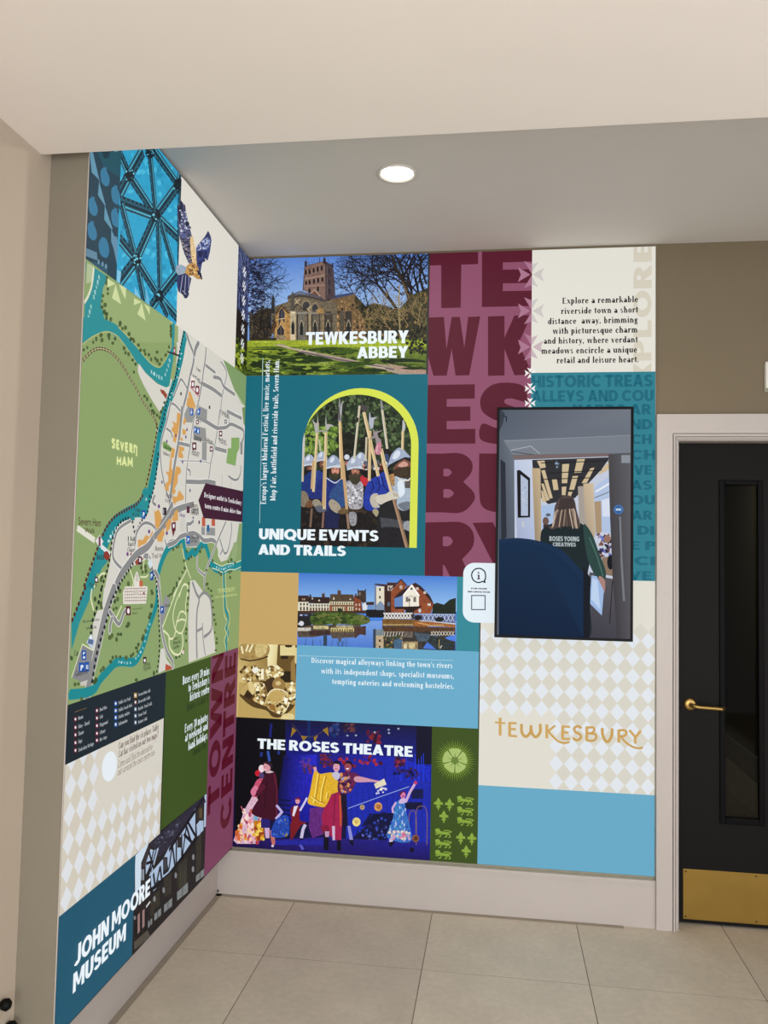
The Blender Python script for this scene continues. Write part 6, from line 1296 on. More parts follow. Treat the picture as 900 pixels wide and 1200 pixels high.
for x, y, w_ in [(345, 350, 20), (508, 378, 14), (598, 230, 15), (646, 115, 10), (374, 120, 12), (284, 960, 13), (58, 975, 14)]: p.rect_(x-w_, y-w_*1.8, x+w_, y+w_*1.8, (100, 40, 50) if w_ > 11 else (40, 36, 44)); p.ell(x, y, w_*.55, w_*1.0, (240, 236, 238))
for x, y, s_ in [(378, 270, 'Spring'), (375, 290, 'Gardens'), (360, 410, 'Roses'), (350, 432, 'Theatre'), (490, 300, 'Library'), (495, 322, 'Town'), (610, 292, 'Medical'), (618, 320, 'Practice'), (635, 35, 'Cricket'), (640, 60, 'Club'), (90, 370, 'Museum'), (75, 430, 'Abbey'), (345, 955, 'Police'), (350, 985, 'Station'), (105, 830, 'High St'), (100, 880, 'Cross')]: p.serif(s_, (x-34, y+8), (x+38, y+14), .013, (52, 48, 58))
for x, y in ((275, 192), (168, 250), (264, 262), (232, 500), (35, 695), (304, 775), (82, 305), (406, 495), (334, 1040)): p.rect_(x-6, y-14, x+6, y+14, (96, 66, 130))
# lower town
p.px(85, 580, 7.5)
WRIV = [(640, -10), (600, 110), (480, 180), (380, 250), (310, 340), (270, 430), (240, 540), (190, 690), (130, 860), (80, 1000)]
p.curve(WRIV, .055, RIV); p.poly([(620, 0), (690, 0), (655, 160), (640, 215), (560, 200), (450, 215), (560, 110)], RIV)
p.poly(smooth([(490, 215), (400, 260), (345, 400), (330, 560), (290, 760), (262, 900)], 5)+[(420, 900), (500, 700), (640, 500), (740, 380), (700, 60), (660, 180), (530, 225)], LAND)
p.poly([(215, 470), (310, 520), (300, 590), (205, 700), (180, 690)], RIV); p.poly([(540, 200), (590, 195), (600, 240), (555, 310)], LAND)
p.poly([(230, 700), (300, 690), (260, 900), (180, 900)], (150, 166, 110)); p.poly([(160, 900), (210, 690), (260, 690), (220, 900)], GR)
p.dash([(615, 0), (560, 80), (470, 130), (370, 190), (290, 290), (230, 430), (170, 590), (110, 760), (60, 920)], .011, (84, 40, 30), .012, .006)
p.dash([(675, 0), (655, 150), (600, 230), (545, 330), (520, 230), (480, 205), (410, 250), (350, 370), (330, 500), (300, 660), (262, 780), (230, 900)], .011, BLK, .010, .008)
RD = [([(870, 80), (840, 150), (740, 320), (660, 450), (560, 520), (470, 630), (400, 740), (340, 900)], .030), ([(510, 225), (400, 300), (360, 420), (355, 560), (440, 660)], .011), ([(545, 430), (560, 330), (620, 250), (690, 260), (740, 320)], .011), ([(720, 0), (700, 60), (730, 90)], .012), ([(900, 400), (840, 420), (790, 540), (740, 680)], .012), ([(670, 540), (700, 660), (750, 760), (750, 900)], .012), ([(620, 530), (660, 540)], .02), ([(820, 440), (805, 390)], .008)]
for pts, w_ in RD: road(pts, w_)
p.curve([(900, 440), (850, 455), (810, 540), (745, 720)], .012, RIV)
for q in [[(706, 125), (720, 150), (752, 125), (780, 200), (740, 290), (715, 270), (735, 230)], [(700, 310), (705, 350), (650, 400), (655, 440), (600, 440), (575, 480), (568, 400), (590, 390), (610, 400), (640, 350), (670, 370)], [(790, 280), (800, 340), (780, 420), (760, 400), (750, 415), (728, 370)], [(850, 200), (870, 215), (850, 300), (830, 310), (810, 240)], [(870, 20), (900, 10), (900, 90), (880, 70)], [(875, 170), (900, 130), (900, 240), (880, 230)]]: p.poly(q, ORG)
p.line([(35, 290), (190, 400)], .018, (226, 224, 210)); p.line([(245, 450), (325, 520)], .014, (222, 226, 226))
p.blob([(270, 510), (300, 495), (322, 540), (300, 575), (272, 550)], (140, 56, 44)); p.poly([(195, 405), (232, 350), (266, 410), (235, 462)], (226, 222, 222)); p.line([(232, 365), (232, 450)], .012, (110, 60, 80))
p.poly([(655, 600), (675, 555), (700, 610), (680, 655)], (206, 224, 230))
for x, y in ((620, 172), (690, 710)): p.rect_(x-16, y-38, x+16, y+38, (30, 84, 160)); p.cap('P', (x-8, y+20), (x+9, y-20), (240, 244, 250), .04)
p.cap('Severn Ham', (45, 262), (245, 212), (84, 56, 44), .006); p.cap('Walk', (100, 332), (192, 292), (84, 56, 44), .006)
p.cap('Battle', (722, 490), (795, 452), (84, 66, 54), .006); p.cap('Trail Walk', (690, 555), (822, 515), (84, 66, 54), .006)
for x, y, s_ in [(570, 140, 'St Marys'), (550, 178, 'Lane Car Park'), (510, 395, 'Old'), (515, 440, 'Baptist'), (510, 490, 'Chapel'), (240, 560, 'Mill'), (610, 505, 'Abbey'), (660, 770, 'Gander'), (670, 800, 'Car Park'), (805, 718, 'Cricket'), (800, 748, 'Club'), (176, 800, 'Picnic'), (185, 860, 'Area')]: p.serif(s_, (x-34, y+8), (x+34, y+10), .014, (46, 50, 50))
for (x, y, ch) in [(313, 405, 'M'), (330, 365, 'I'), (352, 330, 'L'), (376, 296, 'L'), (642, 36, 'A')]: p.cap(ch, (x-9, y+14), (x+9, y-14), (200, 230, 228), .02)
for x, y in ((754, 100), (668, 322), (824, 335), (478, 520)): p.ell(x, y, 10, 18, (110, 70, 130))
p.rect_(788, 112, 818, 176, (60, 26, 40)); p.rect_(794, 124, 812, 164, (236, 230, 236)); p.poly([(864, 250), (890, 236), (900, 300), (880, 370), (866, 300)], (110, 40, 44)); p.poly([(540, 590), (580, 545), (620, 560), (560, 620)], (150, 70, 50)); p.rect_(572, 540, 604, 612, (70, 30, 50)); p.rect_(580, 554, 596, 590, (230, 222, 230)); p.poly([(498, 530), (512, 500), (518, 540)], (150, 60, 60))
p.poly([(480, 650), (650, 560), (700, 640), (745, 770), (745, 900), (330, 900), (400, 760)], (140, 162, 106))
road([(870, 80), (840, 150), (740, 320), (660, 450), (560, 520), (470, 630), (400, 740), (340, 900)], .028); road([(670, 540), (700, 660), (750, 760), (750, 900)], .012); p.dash([(680, 640), (735, 760), (745, 900)], .010, BLK, .010, .008)
p.dash([(530, 600), (470, 690), (400, 800), (360, 900)], .011, BLK, .010, .008)
p.rect_(675, 675, 706, 750, (30, 84, 160)); p.cap('P', (682, 732), (698, 692), (240, 244, 250), .04); p.poly([(655, 600), (675, 555), (700, 610), (680, 655)], (206, 224, 230)); p.poly([(540, 590), (580, 545), (620, 560), (560, 620)], (150, 70, 50)); p.rect_(572, 540, 604, 612, (70, 30, 50)); p.rect_(580, 554, 596, 590, (230, 222, 230))
p.curve([(500, 660), (530, 770), (500, 840)], .006, CREAM); p.curve([(590, 720), (640, 720), (660, 700)], .006, CREAM); p.line([(610, 700), (625, 570)], .006, CREAM)
# abbey drawing
AB = (228, 222, 212)
p.poly([(548, 690), (560, 670), (572, 690), (585, 740), (585, 800), (640, 800), (640, 900), (440, 900), (450, 830), (535, 815), (535, 740)], AB); p.rect_(582, 752, 612, 810, (196, 100, 66)); p.rect_(548, 690, 575, 760, (206, 196, 186))
for i in range(4): p.line([(450, 836+i*16), (640, 822+i*18)], .002, (140, 110, 96))
for i in range(9): p.line([(462+i*20, 836), (458+i*20, 890)], .0015, (120, 100, 90))
trees([(600, 640), (635, 630), (640, 670), (610, 680), (410, 840), (485, 780), (690, 850), (706, 870), (250, 720), (246, 750), (880, 480), (895, 800)], 16)
p.rect_(188, 720, 220, 772, (60, 26, 40)); p.rect_(195, 732, 213, 760, (236, 230, 236)); p.curve([(220, 730), (250, 695), (280, 690)], .007, CREAM); p.line([(190, 790), (160, 900)], .007, CREAM)
p.rect_(772, 705, 788, 760, (190, 90, 60)); p.rect_(784, 800, 806, 850, (50, 40, 50)); p.ell(795, 825, 7, 14, (230, 226, 230))
p.px(75, 690, 7.5)
p.poly([(60, -10), (420, -10), (330, 150), (280, 190), (250, 300), (60, 320)], GR); p.poly([(170, -10), (260, -10), (200, 140), (130, 300), (60, 540), (60, 300)], RIV)
p.poly([(345, -10), (425, -10), (380, 160), (350, 200), (330, 150)], LAND); p.poly([(290, 190), (350, 180), (330, 300), (270, 560), (240, 530), (250, 300)], LAND)
p.dash([(185, -20), (140, 90), (100, 190), (60, 290)], .012, (84, 40, 30), .012, .006)
p.dash([(325, -10), (300, 110), (270, 200), (240, 300), (230, 400)], .012, BLK, .012, .008); p.curve([(240, 0), (230, 80), (255, 190)], .007, CREAM)
p.poly([(430, 150), (900, -20), (900, 140), (880, 700), (250, 860), (300, 560)], GR)
road([(440, -20), (390, 120), (355, 230), (320, 380), (280, 560), (235, 740), (190, 970)], .034)
p.dash([(480, -20), (410, 110), (380, 240), (330, 400), (280, 580), (250, 760), (222, 940)], .012, BLK, .012, .009)
road([(390, 190), (430, 250), (475, 310), (500, 270), (520, 210), (545, 190)], .014); road([(420, 250), (400, 320), (398, 380)], .014)
rvp = [(40, 930), (170, 915), (260, 880), (310, 800), (380, 720), (450, 650), (520, 640), (600, 645), (650, 600), (700, 480), (740, 340), (790, 200), (815, 80), (815, -10)]
p.curve(rvp, .030, RIV)
for i, (x, y) in enumerate([(478, 642), (500, 646), (526, 650), (552, 652), (580, 650), (626, 610), (648, 590), (668, 556), (690, 516), (706, 460), (716, 404), (730, 356), (748, 310)]): p.cap('RIVERSWILGATE'[i], (x-7, y+12), (x+7, y-12), (190, 228, 230), .02)
p.poly([(512, 30), (530, -20), (730, -20), (715, 130), (515, 135)], AB)
for i in range(5): p.line([(525, 0+i*26), (718, -6+i*27)], .002, (150, 120, 106))
for i in range(10): p.line([(535+i*19, -10), (530+i*19, 120)], .0015, (120, 100, 96), 0)
p.ell(632, 30, 20, 26, (206, 196, 186)); p.rect_(690, 30, 702, 50, (120, 60, 60))
p.rect_(538, 152, 580, 232, (90, 34, 44)); p.ell(560, 195, 11, 24, (240, 236, 238)); p.cap('Tewkesbury', (592, 186), (690, 160), (64, 68, 50), .01); p.cap('Abbey', (592, 226), (640, 200), (64, 68, 50), .01)
p.line([(500, 150), (455, 250)], .006, CREAM)
trees([(485, 20), (465, 90), (440, 110), (455, 170), (430, 180), (560, 310), (548, 330), (396, 430), (416, 410), (470, 400), (494, 400), (456, 445), (770, 40), (765, 150), (755, 220), (745, 250), (710, 370), (690, 420), (684, 440), (648, 490), (630, 520), (640, 550), (602, 572), (585, 590), (540, 606), (488, 600), (452, 598), (422, 604), (404, 640), (318, 720), (340, 700), (275, 800), (262, 820), (90, 840), (120, 836), (148, 970), (630, 800), (785, 742), (322, 160), (318, 130), (266, 90), (40, 600), (60, 610)], 16)
p.cap('Riverside', (160, 300), (305, 255), (60, 66, 60), .006); p.cap('Walk', (185, 362), (285, 322), (60, 66, 60), .006)
p.poly([(60, 780), (155, 485), (250, 540), (205, 800), (150, 820)], (136, 136, 138)); p.line([(60, 780), (155, 487), (250, 542)], .004, CREAM)
p.poly([(190, 470), (230, 395), (268, 465), (235, 532)], (190, 200, 220)); p.line([(205, 460), (250, 470)], .014, (90, 110, 150)); p.line([(228, 410), (228, 440)], .012, (240, 244, 250))
for x, y, w_ in ((168, 585, 20), (150, 692, 26), (196, 686, 18)): p.rect_(x-w_, y-44, x+w_, y+40, (30, 84, 168)); 
p.cap('P', (138, 720), (164, 664), (240, 244, 250), .04); p.cap('P', (160, 582), (178, 552), (240, 244, 250), .04); p.rect_(160, 594, 178, 612, (230, 236, 244)); p.rect_(188, 668, 194, 706, (230, 236, 244)); p.rect_(199, 668, 205, 706, (230, 236, 244))
p.serif('Gloucester', (90, 770), (205, 745), .016, (50, 52, 60)); p.serif('Car', (82, 590), (122, 586), .016, (50, 52, 60)); p.poly([(140, 820), (200, 800), (190, 850), (135, 850)], (200, 196, 190)); 
p.rect_(690, 598, 718, 655, (60, 26, 40)); p.ell(704, 630, 8, 16, (240, 236, 238)); p.serif('Sweatman', (690, 688), (750, 672), .015, (66, 76, 52)); p.serif('Playground', (690, 722), (756, 706), .015, (66, 76, 52))
p.poly([(815, 740), (840, 500), (870, 520), (900, 690), (900, 730)], LAND); p.poly([(885, 660), (900, 655), (900, 710), (885, 712)], (176, 80, 56))
# south east
p.px(180, 590, 8.18)
p.poly([(20, 700), (60, 560), (130, 430), (200, 380), (270, 330), (300, 420), (420, 420), (450, 380), (560, 370), (620, 400), (610, 500), (640, 560), (700, 540), (760, 400), (840, 350), (860, 500), (860, 1600), (30, 1900), (40, 1000)], GR)
p.poly([(600, 400), (680, 230), (760, 180), (860, 190), (850, 330), (760, 400), (740, 440), (700, 530), (650, 560), (620, 500)], LAND); p.poly([(760, 380), (800, 360), (800, 440), (780, 560), (740, 540)], (150, 170, 120)); p.poly([(815, 190), (860, 190), (860, 540), (840, 540), (790, 370)], (140, 162, 110))
p.curve([(30, 700), (70, 560), (120, 450), (180, 390), (240, 360), (275, 340), (290, 420), (305, 500), (330, 500), (370, 460), (390, 480), (420, 440), (450, 400), (490, 400), (510, 450), (535, 540)], .030, RIV)
p.curve([(545, 570), (580, 610), (650, 640), (700, 620), (750, 600), (800, 600), (850, 580)], .040, RIV); p.curve([(548, 548), (600, 580), (650, 600), (700, 580), (760, 572), (800, 560), (845, 540)], .004, CREAM); p.curve([(556, 620), (600, 634), (660, 660), (720, 634), (780, 632), (845, 600)], .004, CREAM)
p.curve([(665, 640), (668, 760), (678, 880), (680, 1000), (700, 1060), (710, 1110), (690, 1180), (710, 1240), (690, 1310), (696, 1400), (688, 1480)], .018, RIV); p.curve([(655, 660), (660, 900), (672, 1070), (700, 1130), (678, 1190), (690, 1250), (672, 1310), (690, 1400)], .004, CREAM); p.curve([(684, 660), (690, 900), (700, 1000), (722, 1060), (720, 1150), (700, 1240), (712, 1320)], .004, CREAM)
RD = [([(20, 270), (110, 150), (180, 90), (160, 70)], .0), ([(130, 400), (200, 370), (250, 320), (320, 295), (380, 285), (440, 320), (480, 355), (560, 350), (600, 385)], .018), ([(690, 170), (620, 330), (560, 480), (520, 580), (485, 700), (480, 820)], .012), ([(740, 180), (740, 280), (710, 440), (680, 480), (655, 430), (630, 340)], .012), ([(655, 440), (635, 490)], .012), ([(318, 280), (315, 200), (345, 195), (378, 165)], .014), ([(415, 500), (415, 620), (485, 690)], .010), ([(0, 320), (60, 260), (150, 130), (180, 80), (270, 40), (380, 10)], .026), ([(0, 640), (40, 720), (50, 900)], .016)]
for pts, w_ in RD:
    if w_: road(pts, w_)
p.poly([(300, 340), (350, 300), (430, 330), (440, 370), (410, 410), (310, 415)], (146, 146, 146)); p.rect_(308, 312, 342, 386, (30, 96, 176)); p.cap('P', (318, 366), (334, 332), (240, 244, 250), .04); p.serif('Oldbury Rd', (346, 338), (424, 346), .014, (50, 50, 56)); p.serif('Car Park', (346, 372), (410, 378), .014, (50, 50, 56))
p.rect_(458, 130, 490, 220, (190, 92, 66)); p.rect_(550, 150, 584, 216, (190, 92, 66)); p.poly([(452, 225), (584, 235), (584, 308), (452, 300)], (146, 146, 146)); p.rect_(505, 205, 528, 268, (30, 96, 150)); p.rect_(486, 222, 500, 300, (214, 211, 202)); 
p.poly([(200, 70), (230, 60), (220, 150), (190, 180), (170, 150)], ORG); p.poly([(110, 190), (150, 140), (160, 160), (130, 230), (140, 250), (110, 280)], ORG); p.poly([(90, 230), (100, 300), (60, 340), (50, 370), (20, 330)], ORG); p.poly([(0, 90), (30, 60), (70, 150), (40, 250), (10, 220)], ORG)
p.rect_(170, 180, 205, 260, (100, 30, 44)); p.ell(186, 215, 9, 22, (236, 230, 234)); p.rect_(92, 40, 116, 110, (40, 26, 36)); p.rect_(312, 26, 340, 92, (90, 40, 60)); p.rect_(424, 165, 438, 196, (80, 50, 70))
for i in range(8): 
    p.line([(246, 150+i*16), (300, 158+i*16)], .002, (190, 186, 180))
p.serif('Library', (345, 30), (420, 34), .015, (90, 70, 40)); p.serif('Council', (350, 70), (425, 76), .015, (70, 60, 50)); p.serif('Offices', (350, 108), (425, 114), .015, (60, 60, 60)); p.serif('Shops', (238, 126), (300, 130), .016, (110, 70, 130))
p.curve([(270, 430), (295, 560), (320, 640), (350, 720)], .006, CREAM); p.line([(310, 640), (180, 890)], .007, CREAM); p.curve([(240, 900), (260, 820), (290, 772), (318, 800), (320, 900)], .007, CREAM)
p.px(180, 680, 8.18)
p.poly([(345, 0), (390, 0), (470, 110), (520, 130), (560, 400), (590, 690), (330, 790), (325, 400)], LAND); p.poly([(470, 120), (500, 110), (530, 150), (560, 400), (585, 690), (480, 720)], LAND)
p.curve([(20, 0), (50, 120), (58, 300), (70, 470), (110, 660), (170, 770), (185, 830)], .018, LAND); road([(30, 0), (55, 150), (62, 350), (75, 500), (120, 680), (175, 780), (178, 840)], .014); p.dash([(18, 0), (35, 200), (45, 400), (50, 600), (40, 780), (20, 900)], .011, BLK, .010, .008); p.poly([(60, 660), (90, 650), (120, 760), (170, 830), (40, 890)], LAND); p.poly([(108, 800), (162, 826), (170, 850), (104, 870)], (182, 84, 60))
RD = [([(365, 15), (400, 120), (430, 185), (410, 300), (405, 500), (410, 750)], .014), ([(425, 175), (470, 120), (515, 140), (545, 220), (552, 460), (475, 545)], .014), ([(405, 490), (460, 460)], .012), ([(462, 410), (468, 560), (490, 720)], .008), ([(480, 0), (478, 110)], .012)]
for pts, w_ in RD: road(pts, w_, edge=False)
p.curve([(280, 50), (300, 40), (322, 70), (300, 240), (305, 380), (265, 500), (215, 490), (190, 430), (180, 330), (210, 200), (260, 90)], .007, CREAM); p.curve([(200, 470), (240, 320), (275, 300), (305, 330)], .007, CREAM); p.curve([(210, 400), (260, 375), (300, 385)], .007, CREAM); p.curve([(85, 480), (130, 520), (150, 560), (185, 550), (205, 490)], .008, CREAM); p.curve([(140, 550), (150, 650), (200, 710), (250, 700), (275, 600), (265, 500)], .009, CREAM); p.line([(250, 0), (80, 450)], .007, CREAM)
p.poly([(75, 240), (110, 140), (150, 190), (70, 440), (60, 300)], (146, 146, 150)); p.rect_(56, 248, 92, 316, (30, 84, 160)); p.cap('P', (66, 298), (82, 264), (240, 244, 250), .04)
trees([(150, 140), (170, 130), (180, 100), (215, 50), (135, 150), (330, 30), (328, 100), (326, 170), (320, 230), (318, 290), (308, 470), (304, 510), (305, 580), (500, 40), (520, 80), (545, 100), (550, 150), (560, 200), (562, 260), (572, 330), (578, 380), (590, 420), (580, 500), (600, 560), (598, 600), (210, 740), (240, 730), (265, 700), (283, 690), (590, 670)], 13)
p.serif('Graves &', (180, 578), (245, 562), .014, (52, 66, 44)); p.serif('Memorial', (180, 618), (252, 600), .014, (52, 66, 44)); p.serif('Garden', (180, 660), (240, 645), .014, (52, 66, 44)); p.serif('Vineyards', (96, 262), (155, 250), .013, (52, 66, 44))
p.ell(275, 690, 14, 18, (220, 206, 190)); p.ell(285, 655, 6, 8, (160, 90, 60))
p.px(180, 590, 8.18)
trees([(180, 440), (215, 420), (235, 410), (312, 460), (330, 530), (355, 510), (395, 440), (440, 460), (455, 420), (285, 550), (290, 620), (270, 660), (240, 720), (215, 760), (190, 810), (500, 640), (530, 600), (510, 770), (560, 550), (710, 560), (740, 540), (775, 570), (720, 660), (740, 650), (640, 680), (620, 660), (728, 710)], 13)
TN = (206, 216, 140)
p.cap('TEWKESBURY', (606, 860), (776, 800), TN, .004); p.cap('NATURE RESERVE', (580, 910), (795, 862), TN, .004)
for i, (x, y) in enumerate([(600, 612), (622, 622), (645, 630), (668, 628), (690, 614), (712, 604), (734, 596), (756, 592)]): p.cap('RSWILGAT'[i], (x-7, y+12), (x+7, y-12), (190, 228, 230), .02)
# the uncial SEVERN HAM
p.px(60, 400, 3.75)
SH = (222, 230, 160)
SV = [("S", [[(.9, .95), (.3, 1), (.15, .75), (.8, .4), (.75, .05), (.1, 0)]]), ("E", [[(.85, 1), (.2, .95), (.2, .05), (.9, 0)], [(.2, .5), (.75, .5)]]), ("V", [[(.1, 1), (.45, 0), (.85, 1)]]), ("E", [[(.85, 1), (.2, .95), (.2, .05), (.9, 0)], [(.2, .5), (.75, .5)]]), ("R", [[(.2, 0), (.2, 1), (.7, .95), (.75, .6), (.2, .5), (.9, 0)]]), ("N", [[(.15, 0), (.15, 1), (.85, .9), (.85, .0), (.7, -.3)]])]
def uncial(rows, x0, y0, x1, y1, hh, wd, c):
    n = len(rows)
    for i, (_, gs) in enumerate(rows):
        for g in gs: p.line([(x0+(x1-x0)*(i+a*.82)/n, y0+(y1-y0)*(i+a)/n-b*hh) for a, b in g], wd, c, 0, True, p.txt)
uncial(SV, 262, 463, 378, 496, 34, .009, SH)
uncial([("H", [[(.15, 0), (.15, 1)], [(.0, .55), (1, .5)], [(.85, 0), (.85, 1)]]), ("A", [[(.0, 0), (.45, 1), (.9, 0)], [(.2, .35), (.75, .35)]]), ("M", [[(.05, 0), (.1, 1), (.5, .3), (.9, 1), (.95, 0)]])], 284, 542, 358, 552, 36, .009, SH)
# plum signpost arrow
p.px(185, 480, 8.18)
PLUM = (66, 26, 48)
p.poly([(382, 870), (450, 705), (870, 795), (870, 1085), (432, 1040)], PLUM)
p.serif('Designer outlet to Tewkesbury', (436, 850), (796, 905), .0205, (238, 234, 236), wt=.15)
p.serif('town centre 8 mins drive time', (442, 955), (793, 995), .0205, (238, 234, 236), wt=.15)
p.finish()

# ---- dark key
p = P('printed_panel', 'L', (Y0, .9535, -.838, 1.1185), (28, 38, 46), .01, 'printed dark navy key with small symbols')
p.px(70, 790, 6.92)
p.cap('VISITOR KEY', (117, 312), (216, 270), (150, 118, 62), .03)
rows = [(124, [(365, 'Museum'), (432, 'Abbey / Church'), (492, 'Theatre'), (556, 'Shops'), (618, 'Tewkesbury Heritage')], (110, 30, 50)), (298, [(295, 'Boat Hire'), (356, 'Cafe'), (418, 'Playground'), (480, 'Library'), (536, 'Bus stops')], (110, 30, 50)), (450, [(238, 'Public Car Park'), (296, 'Public Coach Park'), (352, 'Public toilets'), (408, 'Information')], (40, 92, 170)), (610, [(172, 'Severn Ham Walk'), (228, 'Riverside Walks'), (284, 'Battle Trail Walk'), (338, 'Town Trail'), (392, 'Nature Walk')], (96, 60, 50))]
for x, items, c in rows:
    for k_, (y, s_) in enumerate(items):
        if x > 600 and k_ == 0: cc = (190, 150, 80)
        elif x > 600 and k_ > 1: cc = (70, 90, 110)
        else: cc = c
        p.rect_(x-12, y-20, x+12, y+20, cc); p.ell(x, y, 7, 11, (232, 232, 236))
        L_ = len(s_)*6.6; p.serif(s_, (x+22, y+6), (x+22+L_, y+6-L_*.33), .0105, (190, 196, 200))
p.finish()
# ---- cream lozenge field
p = P('printed_panel', 'L', (Y0, Z5-.012, -.845, .9535), (216, 211, 198), .01, 'printed cream lozenge field with a question about cats')
p.world()
lozenges(p, -1.491, .730, (-1, 11), (-3, 5), (211, 204, 189), (223, 226, 230), lambda u, v: u < -1.325 or v < .735, .0672, .0777)
p.px(70, 790, 6.92)
p.poly([(470, 620), (800, 425), (840, 470), (840, 700), (480, 860), (450, 760)], (217, 212, 200))
p.ell(400, 748, 60, 124, (232, 240, 246), rot=.12)
p.serif('Can you find the six places Tabby', (472, 612), (800, 445), .021, (84, 48, 50), lean=.1)
p.serif('Cat has visited on our two maps?', (472, 675), (796, 512), .021, (84, 48, 50), lean=.1)
p.line([(470, 700), (800, 540)], .001, (190, 176, 170))
p.serif('Come and find the decorative', (466, 765), (748, 608), .021, (110, 72, 70), wt=.07, lean=.25)
p.serif('cats around the town centre too!', (464, 826), (772, 650), .021, (110, 72, 70), wt=.07, lean=.25)
p.finish()
# ---- green bus field
p = P('printed_panel', 'L', (-.838, Z5, -.367, 1.1185), (60, 82, 28), .01, 'printed olive green field with bus times in white text')
p.px(185, 750, 8.0)
DG = (38, 54, 22)
for s_, xl, yl, xr, yr, c in [('Buses every 20 mins', 228, 420, 482, 318, HEAD), ("to Tewkesbury's", 282, 490, 481, 402, HEAD), ('historic centre', 296, 572, 479, 492, HEAD), ('Routes 41 and 71', 266, 668, 470, 578, DG), ('Every 30 minutes', 248, 866, 468, 752, HEAD), ('at weekends and', 252, 950, 465, 838, HEAD), ('bank holidays', 282, 1022, 462, 938, HEAD), ('Sunday Bus', 318, 1090, 455, 1010, DG)]:
    p.serif(s_, (xl, yl), (xr, yr), .032, c, wt=.15)
p.finish()
# ---- pink TOWN CENTRE field
p = P('printed_panel', 'L', (-.367, ZB, -.0004, 1.1185), (120, 62, 90), .01, 'printed maroon field with TOWN CENTRE reading upwards')
MD = (86, 16, 36)
p.world()
for ch, z0, z1 in [('T', .455, .575), ('O', .598, .752), ('W', .765, .985), ('N', 1.0, 1.15)]: p.capr(ch, (-.350, z0), (-.205, z1), MD, .085)
for ch, z0, z1 in [('C', .330, .455), ('E', .478, .578), ('N', .60, .73), ('T', .742, .855), ('R', .868, .985), ('E', 1.0, 1.10)]: p.capr(ch, (-.185, z0), (-.032, z1), MD, .085)
p.finish()
# ---- museum teal field and photograph
p = P('printed_photograph', 'L', (-1.043, ZB, -.367, Z5), (34, 30, 30), .3, 'printed photograph of a black and white timber framed building')
p.px(150, 930, 6.32)
SKY_, WH_ = (206, 222, 236), (170, 190, 216)
p.poly([(50, 460), (140, 370), (150, 380), (125, 450), (95, 520), (90, 700), (50, 740)], SKY_); p.poly([(565, 10), (590, 0), (580, 240), (560, 250)], (176, 194, 216))
p.poly([(150, 370), (240, 290), (400, 150), (560, 20), (575, 60), (440, 200), (300, 400), (230, 470), (190, 400)], (44, 42, 56), .3); p.scatter([(200, 360), (400, 170), (420, 200), (300, 350), (240, 400)], 60, 12, [(90, 92, 112), (60, 60, 76), (36, 34, 44)], .2)
p.poly([(95, 540), (150, 380), (165, 420), (130, 560), (120, 640), (95, 660)], (60, 50, 50), .3)
for q in [[(128, 520), (165, 410), (190, 420), (175, 500), (130, 600)], [(190, 420), (226, 400), (180, 570), (160, 590)]]: p.poly(q, WH_, .05)
for g in [[(150, 420), (190, 560)], [(190, 410), (150, 590)], [(210, 400), (165, 580)], [(130, 520), (180, 500)], [(105, 540), (102, 640)], [(120, 540), (118, 640)]]: p.line(g, .010, (24, 22, 26))
for x in (98, 112): p.line([(x, 560), (x, 640)], .006, (190, 200, 216))
up = [(155, 620, 200, 560), (160, 600, 250, 500), (255, 480, 300, 440), (300, 420, 355, 330), (360, 370, 395, 320), (405, 260, 440, 210), (440, 210, 500, 110), (505, 230, 555, 170)]
p.poly([(155, 600), (260, 480), (300, 400), (400, 280), (440, 210), (500, 100), (500, 310), (400, 460), (300, 590), (190, 720), (160, 720)], WH_, .05); p.poly([(505, 230), (556, 165), (556, 270), (510, 325)], WH_, .05)
for g in [[(160, 610), (165, 720)], [(185, 590), (200, 700)], [(200, 700), (235, 540)], [(235, 540), (250, 660)], [(262, 480), (262, 600)], [(262, 590), (300, 560)], [(300, 560), (325, 380)], [(325, 380), (345, 530)], [(355, 340), (355, 520)], [(395, 300), (395, 470)], [(400, 460), (430, 240)], [(430, 240), (470, 380)], [(440, 210), (500, 320)], [(500, 100), (500, 320)], [(410, 300), (470, 360)], [(210, 690), (225, 640)], [(290, 560), (280, 500)]]: p.line(g, .013, (22, 24, 32))
p.rect_(258, 470, 290, 570, (40, 36, 36), .2); p.rect_(362, 320, 396, 400, (44, 40, 38), .2); p.rect_(505, 90, 558, 200, (48, 42, 36), .2); p.rect_(525, 110, 545, 180, (90, 76, 50))
for x in (268, 280): p.line([(x, 480), (x, 560)], .002, (120, 130, 150))
p.line([(150, 730), (300, 600), (400, 470), (520, 320)], .016, (20, 18, 22)); p.line([(150, 380), (95, 520)], .008, (26, 24, 28)); p.line([(300, 420), (440, 210), (560, 30)], .016, (24, 22, 28))
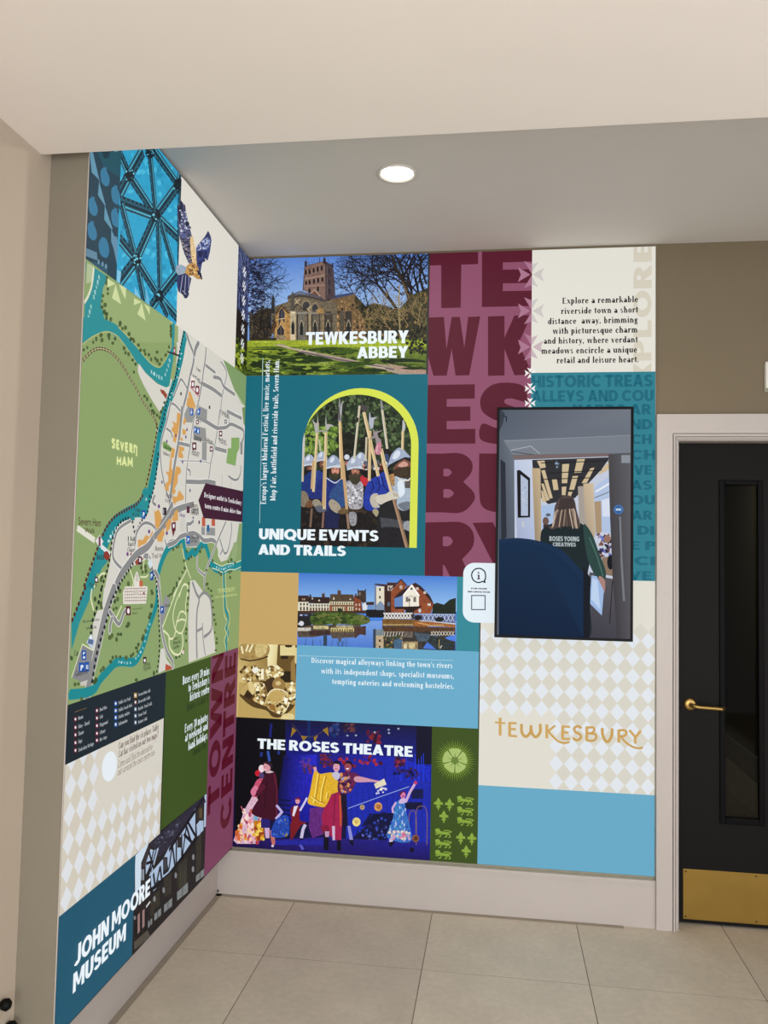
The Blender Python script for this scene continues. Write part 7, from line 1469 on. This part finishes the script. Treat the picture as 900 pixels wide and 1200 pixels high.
for x, y, w_, h_ in [(175, 860, 26, 100), (210, 800, 44, 90), (290, 700, 56, 120), (400, 620, 70, 150), (520, 480, 40, 200)]: p.poly([(x-w_/2, y-h_*.6), (x+w_/2, y-h_), (x+w_/2, y+h_*.3), (x-w_/2, y+h_*.6)], (52, 48, 40), .3)
for x, y, w_, h_ in [(160, 960, 30, 60), (216, 905, 50, 64), (293, 840, 60, 70), (400, 745, 80, 80), (530, 620, 60, 60)]:
    p.poly([(x-w_/2, y-h_*.2), (x+w_/2, y-h_*.2-w_*.9), (x+w_/2, y+h_*.3-w_*.5), (x-w_/2, y+h_*.6)], (124, 128, 128), .2); p.line([(x, y-h_*.6), (x, y+h_*.4)], .006, (40, 38, 36))
for x in (385, 400, 418): p.line([(x, 560), (x, 690)], .003, (76, 84, 70))
for x, y in ((350, 605), (260, 715), (478, 560), (480, 470), (192, 780)): p.ell(x, y, 9, 22, (130, 132, 136), .2)
for g in [[(75, 890), (75, 1030)], [(110, 860), (110, 990)]]: p.line(g, .018, (150, 120, 116))
for x in (60, 90, 128): p.line([(x, 880), (x, 1060)], .014, (22, 20, 22))
p.ell(46, 920, 16, 26, (24, 22, 24)); p.ell(46, 920, 9, 16, (120, 118, 120)); p.line([(130, 840), (160, 800)], .008, (206, 206, 206))
p.poly([(40, 1100), (140, 1010), (160, 1060), (40, 1160)], (80, 74, 66), .2)
p.finish()
p = P('printed_panel', 'L', (Y0, ZB, -1.043, Z5-.012), (30, 86, 110), .01, 'printed teal field with museum lettering'); p.finish()
p = P('lettering', 'L', (Y0, .24, -.90, .50), (0, 0, 0), 0, None, off=.0046); p.base = Buf()
p.px(40, 960, 3.75)
def slant(s_, x0, y0, x1, y1, hpx):
    a, b = p.T(x0, y0), p.T(x1, y1); v = (a[1]+b[1])/2; t = p.T(x0, y0-hpx); p.world(); h = t[1]-a[1]
    p.cap(s_, (a[0], v), (b[0], v+h), HEAD, .045); p.px(40, 960, 3.75)
slant('JOHN MOORE', 172, 650, 503, 331, 88); slant('MUSEUM', 163, 765, 396, 532, 84)
p.finish()
